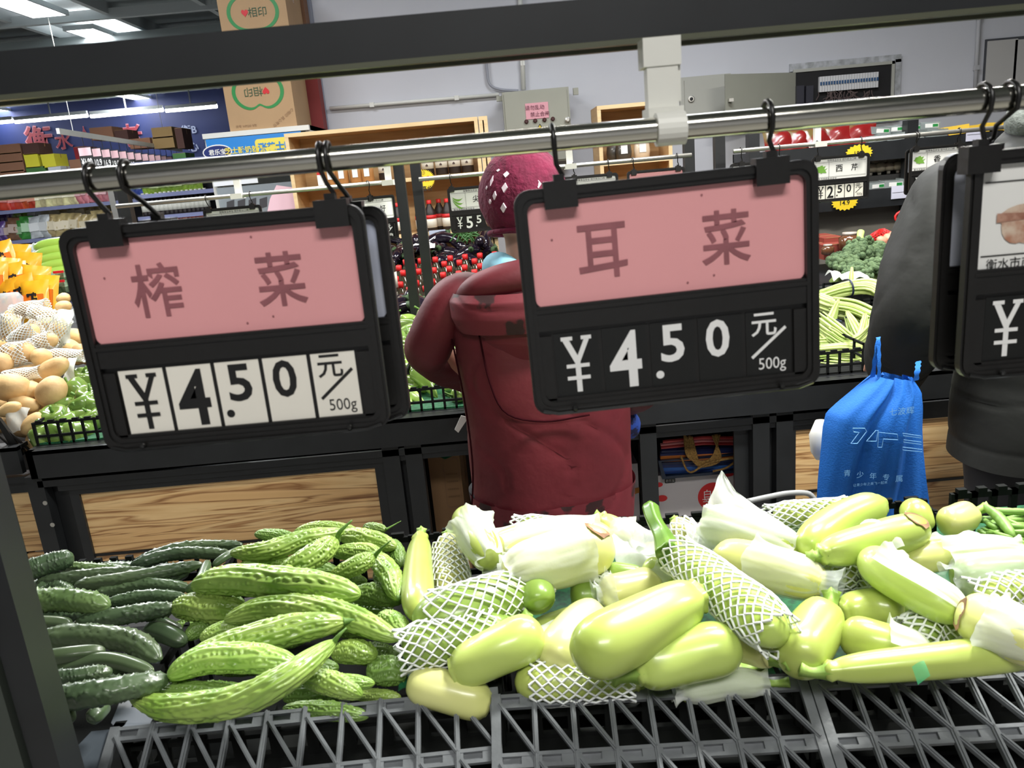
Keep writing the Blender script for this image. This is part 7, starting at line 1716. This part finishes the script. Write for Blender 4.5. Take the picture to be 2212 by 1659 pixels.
# scarf, collar
tube_limb('scarf', [hcc + Vector((.075 * math.cos(a), .075 * math.sin(a), -.165 + .02 * math.sin(a * 2 + 1))) for a in np.linspace(0, 2 * PI, 13)], [.03, .036, .03, .034, .03], scarf_m, person, 14, .006, 20, 60)
tube_limb('inner_collar', [hcc + Vector((.082 * math.cos(a), .078 * math.sin(a), -.200)) for a in np.linspace(0, 2 * PI, 13)], [.022] * 5, navy_m, person, 15, .003, 16, 50)
for sx in (-1, 1):
    tube_limb('trouser_leg', [S(sx * .085, 0, .72), S(sx * .088, .01, .4), S(sx * .09, 0, .07)], [.105, .085, .07], trouser_m, person, 20 + sx, .005)
    tube_limb('shoe', [S(sx * .09, -.05, .045), S(sx * .093, .04, .05), S(sx * .098, .17, .035)], [.035, .046, .03], mat('black_shoe', (26, 26, 28), .4), person, 30 + sx, .001, 16, 20)
p = at(1352, 918, y=PY + .08)
tube_limb('sleeve_cover', [p + Vector((-.06, .0, .03)), p, p + Vector((.0, .05, -.03))], [.045, .04, .025], mat('blue_floral_cloth', (40, 76, 168), .7, rgb2=(24, 28, 70), vs=38, edge=(.45, .5)), person, 44, .008, 20, 30)
# ------------------------------------------------------------------ shopper in black
QY = 1.75
sw = at(2292, 420, y=QY); qx = sw.x + .04
a0 = at(2025, 430, y=QY); a1 = at(1960, 560, y=QY - .02); a2 = at(1935, 690, y=QY - .02); a3 = at(1895, 790, y=QY + .08)
w1 = a1 + Vector((.05, 0, 0)); w2a = a2 + Vector((.05, .0, 0)); w3 = at(1905, 815, y=QY + .14) + Vector((.055, 0, .02))
per2 = thing('person', 'person in black padded coat holding a blue bag, head outside the picture', 'person', (qx, QY, 0))
def T_(x, y, z): return (qx + x, QY + y, z)
parts = [(T_(.02, .05, 1.62), T_(.02, .06, 1.66), .088, .09), (T_(.02, .09, 1.56), T_(.02, .12, 1.56), .055, .045), (T_(.02, .02, 1.42), T_(.02, .04, 1.56), .055, .052), (T_(.02, .15, 1.61), T_(.02, .165, 1.59), .012, .014),
         (T_(0, 0, .95), T_(0, 0, 1.32), .14, .15, (1.15, .8, 1)), (T_(-.12, 0, 1.32), T_(.13, 0, 1.32), .06, .06), (T_(0, 0, .92), T_(0, 0, .86), .15, .15, (1.1, .8, 1)),
         (T_(-.13, 0, 1.30), tuple(w1), .05, .044), (tuple(w1), tuple(w2a), .044, .036), (tuple(w2a), tuple(w3), .034, .026), (T_(.16, 0, 1.33), T_(.27, 0, 1.08), .05, .045), (T_(.27, 0, 1.08), T_(.2, .22, 1.0), .042, .03),
         (T_(-.09, 0, .88), T_(-.095, .01, .48), .09, .06), (T_(-.095, .01, .48), T_(-.1, 0, .09), .056, .04), (T_(.09, 0, .88), T_(.095, .01, .48), .09, .06), (T_(.095, .01, .48), T_(.1, 0, .09), .056, .04), (T_(-.1, -.01, .05), T_(-.11, .16, .035), .04, .032), (T_(.1, -.01, .05), T_(.11, .16, .035), .04, .032)]
for sx in (-1, 1):
    hx, hy, h0 = (w3.x - qx, w3.y - QY + .03, w3.z) if sx < 0 else (.2, .26, .99)
    parts.append((T_(hx, hy, h0), T_(hx - .005, hy + .06, h0 - .01), .026, .028, (1.3, 1, .7)))
    for k, (dx, l) in enumerate(((-.028, .06), (-.009, .07), (.01, .065), (.028, .05))):
        a = T_(hx + dx, hy + .08, h0 - .012); b_ = T_(hx + dx, hy + .08 + l * .5, h0 - .018); c_ = T_(hx + dx, hy + .08 + l * .75, h0 - .018 - l * .45); parts += [(a, b_, .009, .0085), (b_, c_, .0085, .007)]
    parts.append((T_(hx - sx * .03, hy + .02, h0 - .005), T_(hx - sx * .055, hy + .06, h0 - .02), .012, .009))
for sx in (-1, 1): parts.append((T_(.02 + sx * .086, .05, 1.60), T_(.02 + sx * .09, .055, 1.63), .012, .015, (.6, 1, 1.2)))
link('body', blob('body', parts, .008, skin_m, 3), per2, True)
for sx in (-1, 1): MB().lathe([(.001, -.008), (.008, 0), (.001, .008)], 10, T_(.02 + sx * .032, .145, 1.64)).build('eye', mat('eye_white', (230, 228, 224)), per2, world=True, smooth=True)
MB().tube([T_(0, .152, 1.565), T_(.02, .157, 1.562), T_(.04, .152, 1.565)], .004, 6).build('mouth', mat('lip', (150, 80, 76)), per2, world=True, smooth=True)
MB().lathe([(.001, .115), (.05, .105), (.09, .06), (.104, .0), (.1, -.05), (.085, -.08)], 28, T_(.02, .035, 1.645)).build('hair', hair_m, per2, world=True, smooth=True)
R = [(qx + .02, QY + .02, 1.50, .08, .08, 1), (qx + .0, QY + .01, 1.455, .14, .11, 1), (qx - .01, QY, 1.40, .20, .14, .95), (qx - .01, QY, 1.32, .24, .16, .9), (qx - .01, QY, 1.18, .24, .165, .88), (qx, QY, 1.02, .22, .165, .88), (qx, QY, .88, .225, .17, .88), (qx, QY, .76, .235, .175, .88), (qx, QY, .70, .235, .175, .88)]
def quilt(co): return cloth_wrinkle(51, .010, 10)(co) + .006 * np.abs(np.sin(co[:, 2] * 21)) ** .5
shell('coat', R, 110, coat_dk, per2, quilt)
tube_limb('sleeve', [at(2120, 350, y=QY) + Vector((.04, 0, -.03)), a0 + Vector((.03, 0, 0)), a1 + Vector((.045, 0, 0)), a2 + Vector((.045, 0, 0)), a3 + Vector((.055, .0, .02)), at(1905, 835, y=QY + .16) + Vector((.03, 0, 0))], [.07, .092, .098, .09, .075, .052], coat_dk, per2, 52, .012, 44, 60)
tube_limb('sleeve', [T_(.17, 0, 1.36), T_(.24, 0, 1.22), T_(.275, 0, 1.05), T_(.26, .12, 1.0), T_(.22, .2, 1.0)], [.07, .09, .09, .075, .055], coat_dk, per2, 53, .01)
tube_limb('hood', [T_(-.03 + .10 * math.cos(a), -.03 + .09 * math.sin(a), 1.475 - .02 * math.sin(a)) for a in np.linspace(0, 2 * PI, 13)], [.03, .04, .05, .04, .03], mat('grey_fleece_lining', (120, 126, 122), .9, bump=.5, bs=60), per2, 54, .006, 20, 60)
tube_limb('hood', [T_(.02 + .12 * math.cos(a), -.03 + .09 * math.sin(a), 1.45 - .02 * math.sin(a)) for a in np.linspace(PI, 2 * PI, 9)], [.03, .05, .055, .05, .03], coat_dk, per2, 55, .006, 20, 40)
for sx in (-1, 1):
    tube_limb('trouser_leg', [T_(sx * .092, 0, .85), T_(sx * .096, .01, .46), T_(sx * .1, 0, .08)], [.115, .09, .075], trouser_m, per2, 60 + sx, .006)
    tube_limb('shoe', [T_(sx * .1, -.05, .05), T_(sx * .105, .05, .055), T_(sx * .112, .20, .035)], [.038, .05, .032], mat('black_shoe', (26, 26, 28)), per2, 70 + sx, .001, 16, 20)
# ------------------------------------------------------------------ blue bag
BY = 1.60
bt = thing('tote_bag', 'bright blue cloth tote bag printed 青少年专属 hanging from a black-sleeved arm', 'bag', tuple(at(1880, 960, y=BY)))
outL = [(1888, 812), (1850, 842), (1815, 872), (1790, 895), (1782, 925), (1776, 975), (1768, 1030), (1763, 1080), (1762, 1120)]
outR = [(1972, 815), (1993, 848), (1996, 880), (1994, 930), (1995, 975), (1999, 1030), (2004, 1080), (2006, 1120)]
n, m_ = 26, 26; V = []
def lerpath(P, q):
    i = min(int(q * (len(P) - 1)), len(P) - 2); f = q * (len(P) - 1) - i; return P[i][0] * (1 - f) + P[i + 1][0] * f, P[i][1] * (1 - f) + P[i + 1][1] * f
for s in (-1, 1):
    for j in range(m_ + 1):
        q = j / m_; l = lerpath(outL, q); r = lerpath(outR, q)
        for i in range(n + 1):
            f = i / n; u = l[0] * (1 - f) + r[0] * f; v = l[1] * (1 - f) + r[1] * f
            th = .045 * math.sin(PI * f) * (.25 + .75 * math.sin(PI * min(1, q + .15)))
            fold = .010 * math.sin(f * 14 + 2.5 * q + 1) * (1 - .35 * q) + .006 * math.sin(f * 31 + 4 * q)
            p = at(u, v, y=BY); V.append(p + Vector((0, s * th + fold, 0)))
K1 = (n + 1) * (m_ + 1); Fs = []
for s in (0, 1):
    for j in range(m_):
        for i in range(n):
            a = s * K1 + j * (n + 1) + i; q4 = (a, a + n + 1, a + n + 2, a + 1); Fs.append(q4 if s == 0 else q4[::-1])
link('bag_body', mesh_data('bag_body', V, Fs, blue_m), bt, True)
def strap(P, w_):
    Q = [at(u, v, y=y) for u, v, y in P]; X, _ = resample(Q, 24); V = []
    for i, x in enumerate(X):
        g = px(Vector(x), w_) / 2 * (1 + .15 * math.sin(i)); V += [Vector(x) - Vector((g, .002, 0)), Vector(x) + Vector((g, .002, 0))]
    o = link('strap', mesh_data('strap', V, [(2 * i, 2 * i + 1, 2 * i + 3, 2 * i + 2) for i in range(23)], blue_m), bt, True)
strap([(1885, 815, BY), (1890, 780, BY - .01), (1897, 735, BY - .01), (1897, 728, BY + .02)], 12); strap([(1899, 815, BY - .01), (1899, 780, BY - .015), (1898, 735, BY - .01)], 10); strap([(1978, 822, BY), (1982, 800, BY), (1984, 780, BY + .03)], 14)
bi = mat('pale_blue_print', (150, 160, 190)); bi2 = mat('washed_print', (120, 176, 226), .7)
def bag_text(txt, u, v, h, f=1., **k):
    p = at(u, v, y=BY - .062); write(txt, bi2, bt, h=px(p, h), at_=tuple(p), world=True, name='bag_print', **k)
for i, ch in enumerate('青少年专属'): bag_text(ch, 1830 + i * 28, 1022 + i * 3, 15)
bag_text('让青少年之美飞一起来', 1880, 1045, 7); bag_text('七波辉', 1948, 888, 17)
mb = MB()
def outline(P):
    Q = [at(u, v, y=BY - .062) for u, v in P]; mb.tube(Q, .0009, 4, closed=True)
outline([(1842, 925), (1868, 925), (1872, 932), (1852, 958), (1838, 958), (1856, 934), (1844, 933)]); outline([(1872, 953), (1892, 930), (1897, 930), (1893, 953)])
outline([(1898, 934), (1938, 938), (1940, 950), (1908, 948), (1905, 966), (1896, 966)]); outline([(1950, 936), (1990, 942), (1990, 946), (1952, 941)]); outline([(1952, 950), (1990, 955), (1990, 960), (1952, 955)]); outline([(1950, 966), (1992, 971), (1992, 976), (1950, 972)])
mb.build('bag_print', bi2, bt, world=True)
wbag = thing('plastic_bag', 'white plastic bulging behind the blue tote bag', 'bag', tuple(at(1772, 948, y=1.72)))
MB().lathe([(.01, -.05), (.022, -.03), (.026, .01), (.012, .045)], 14, sy=.8).build('bag', white_plastic, wbag, smooth=True)
o = MB().poly([at(996, 898, y=1.95), at(1012, 902, y=1.95), at(990, 935, y=1.95), at(982, 928, y=1.95)], (0, .004, 0)).build('plastic_scrap', white_card); tag(o, 'white plastic corner hanging beside the red coat', 'plastic scrap')
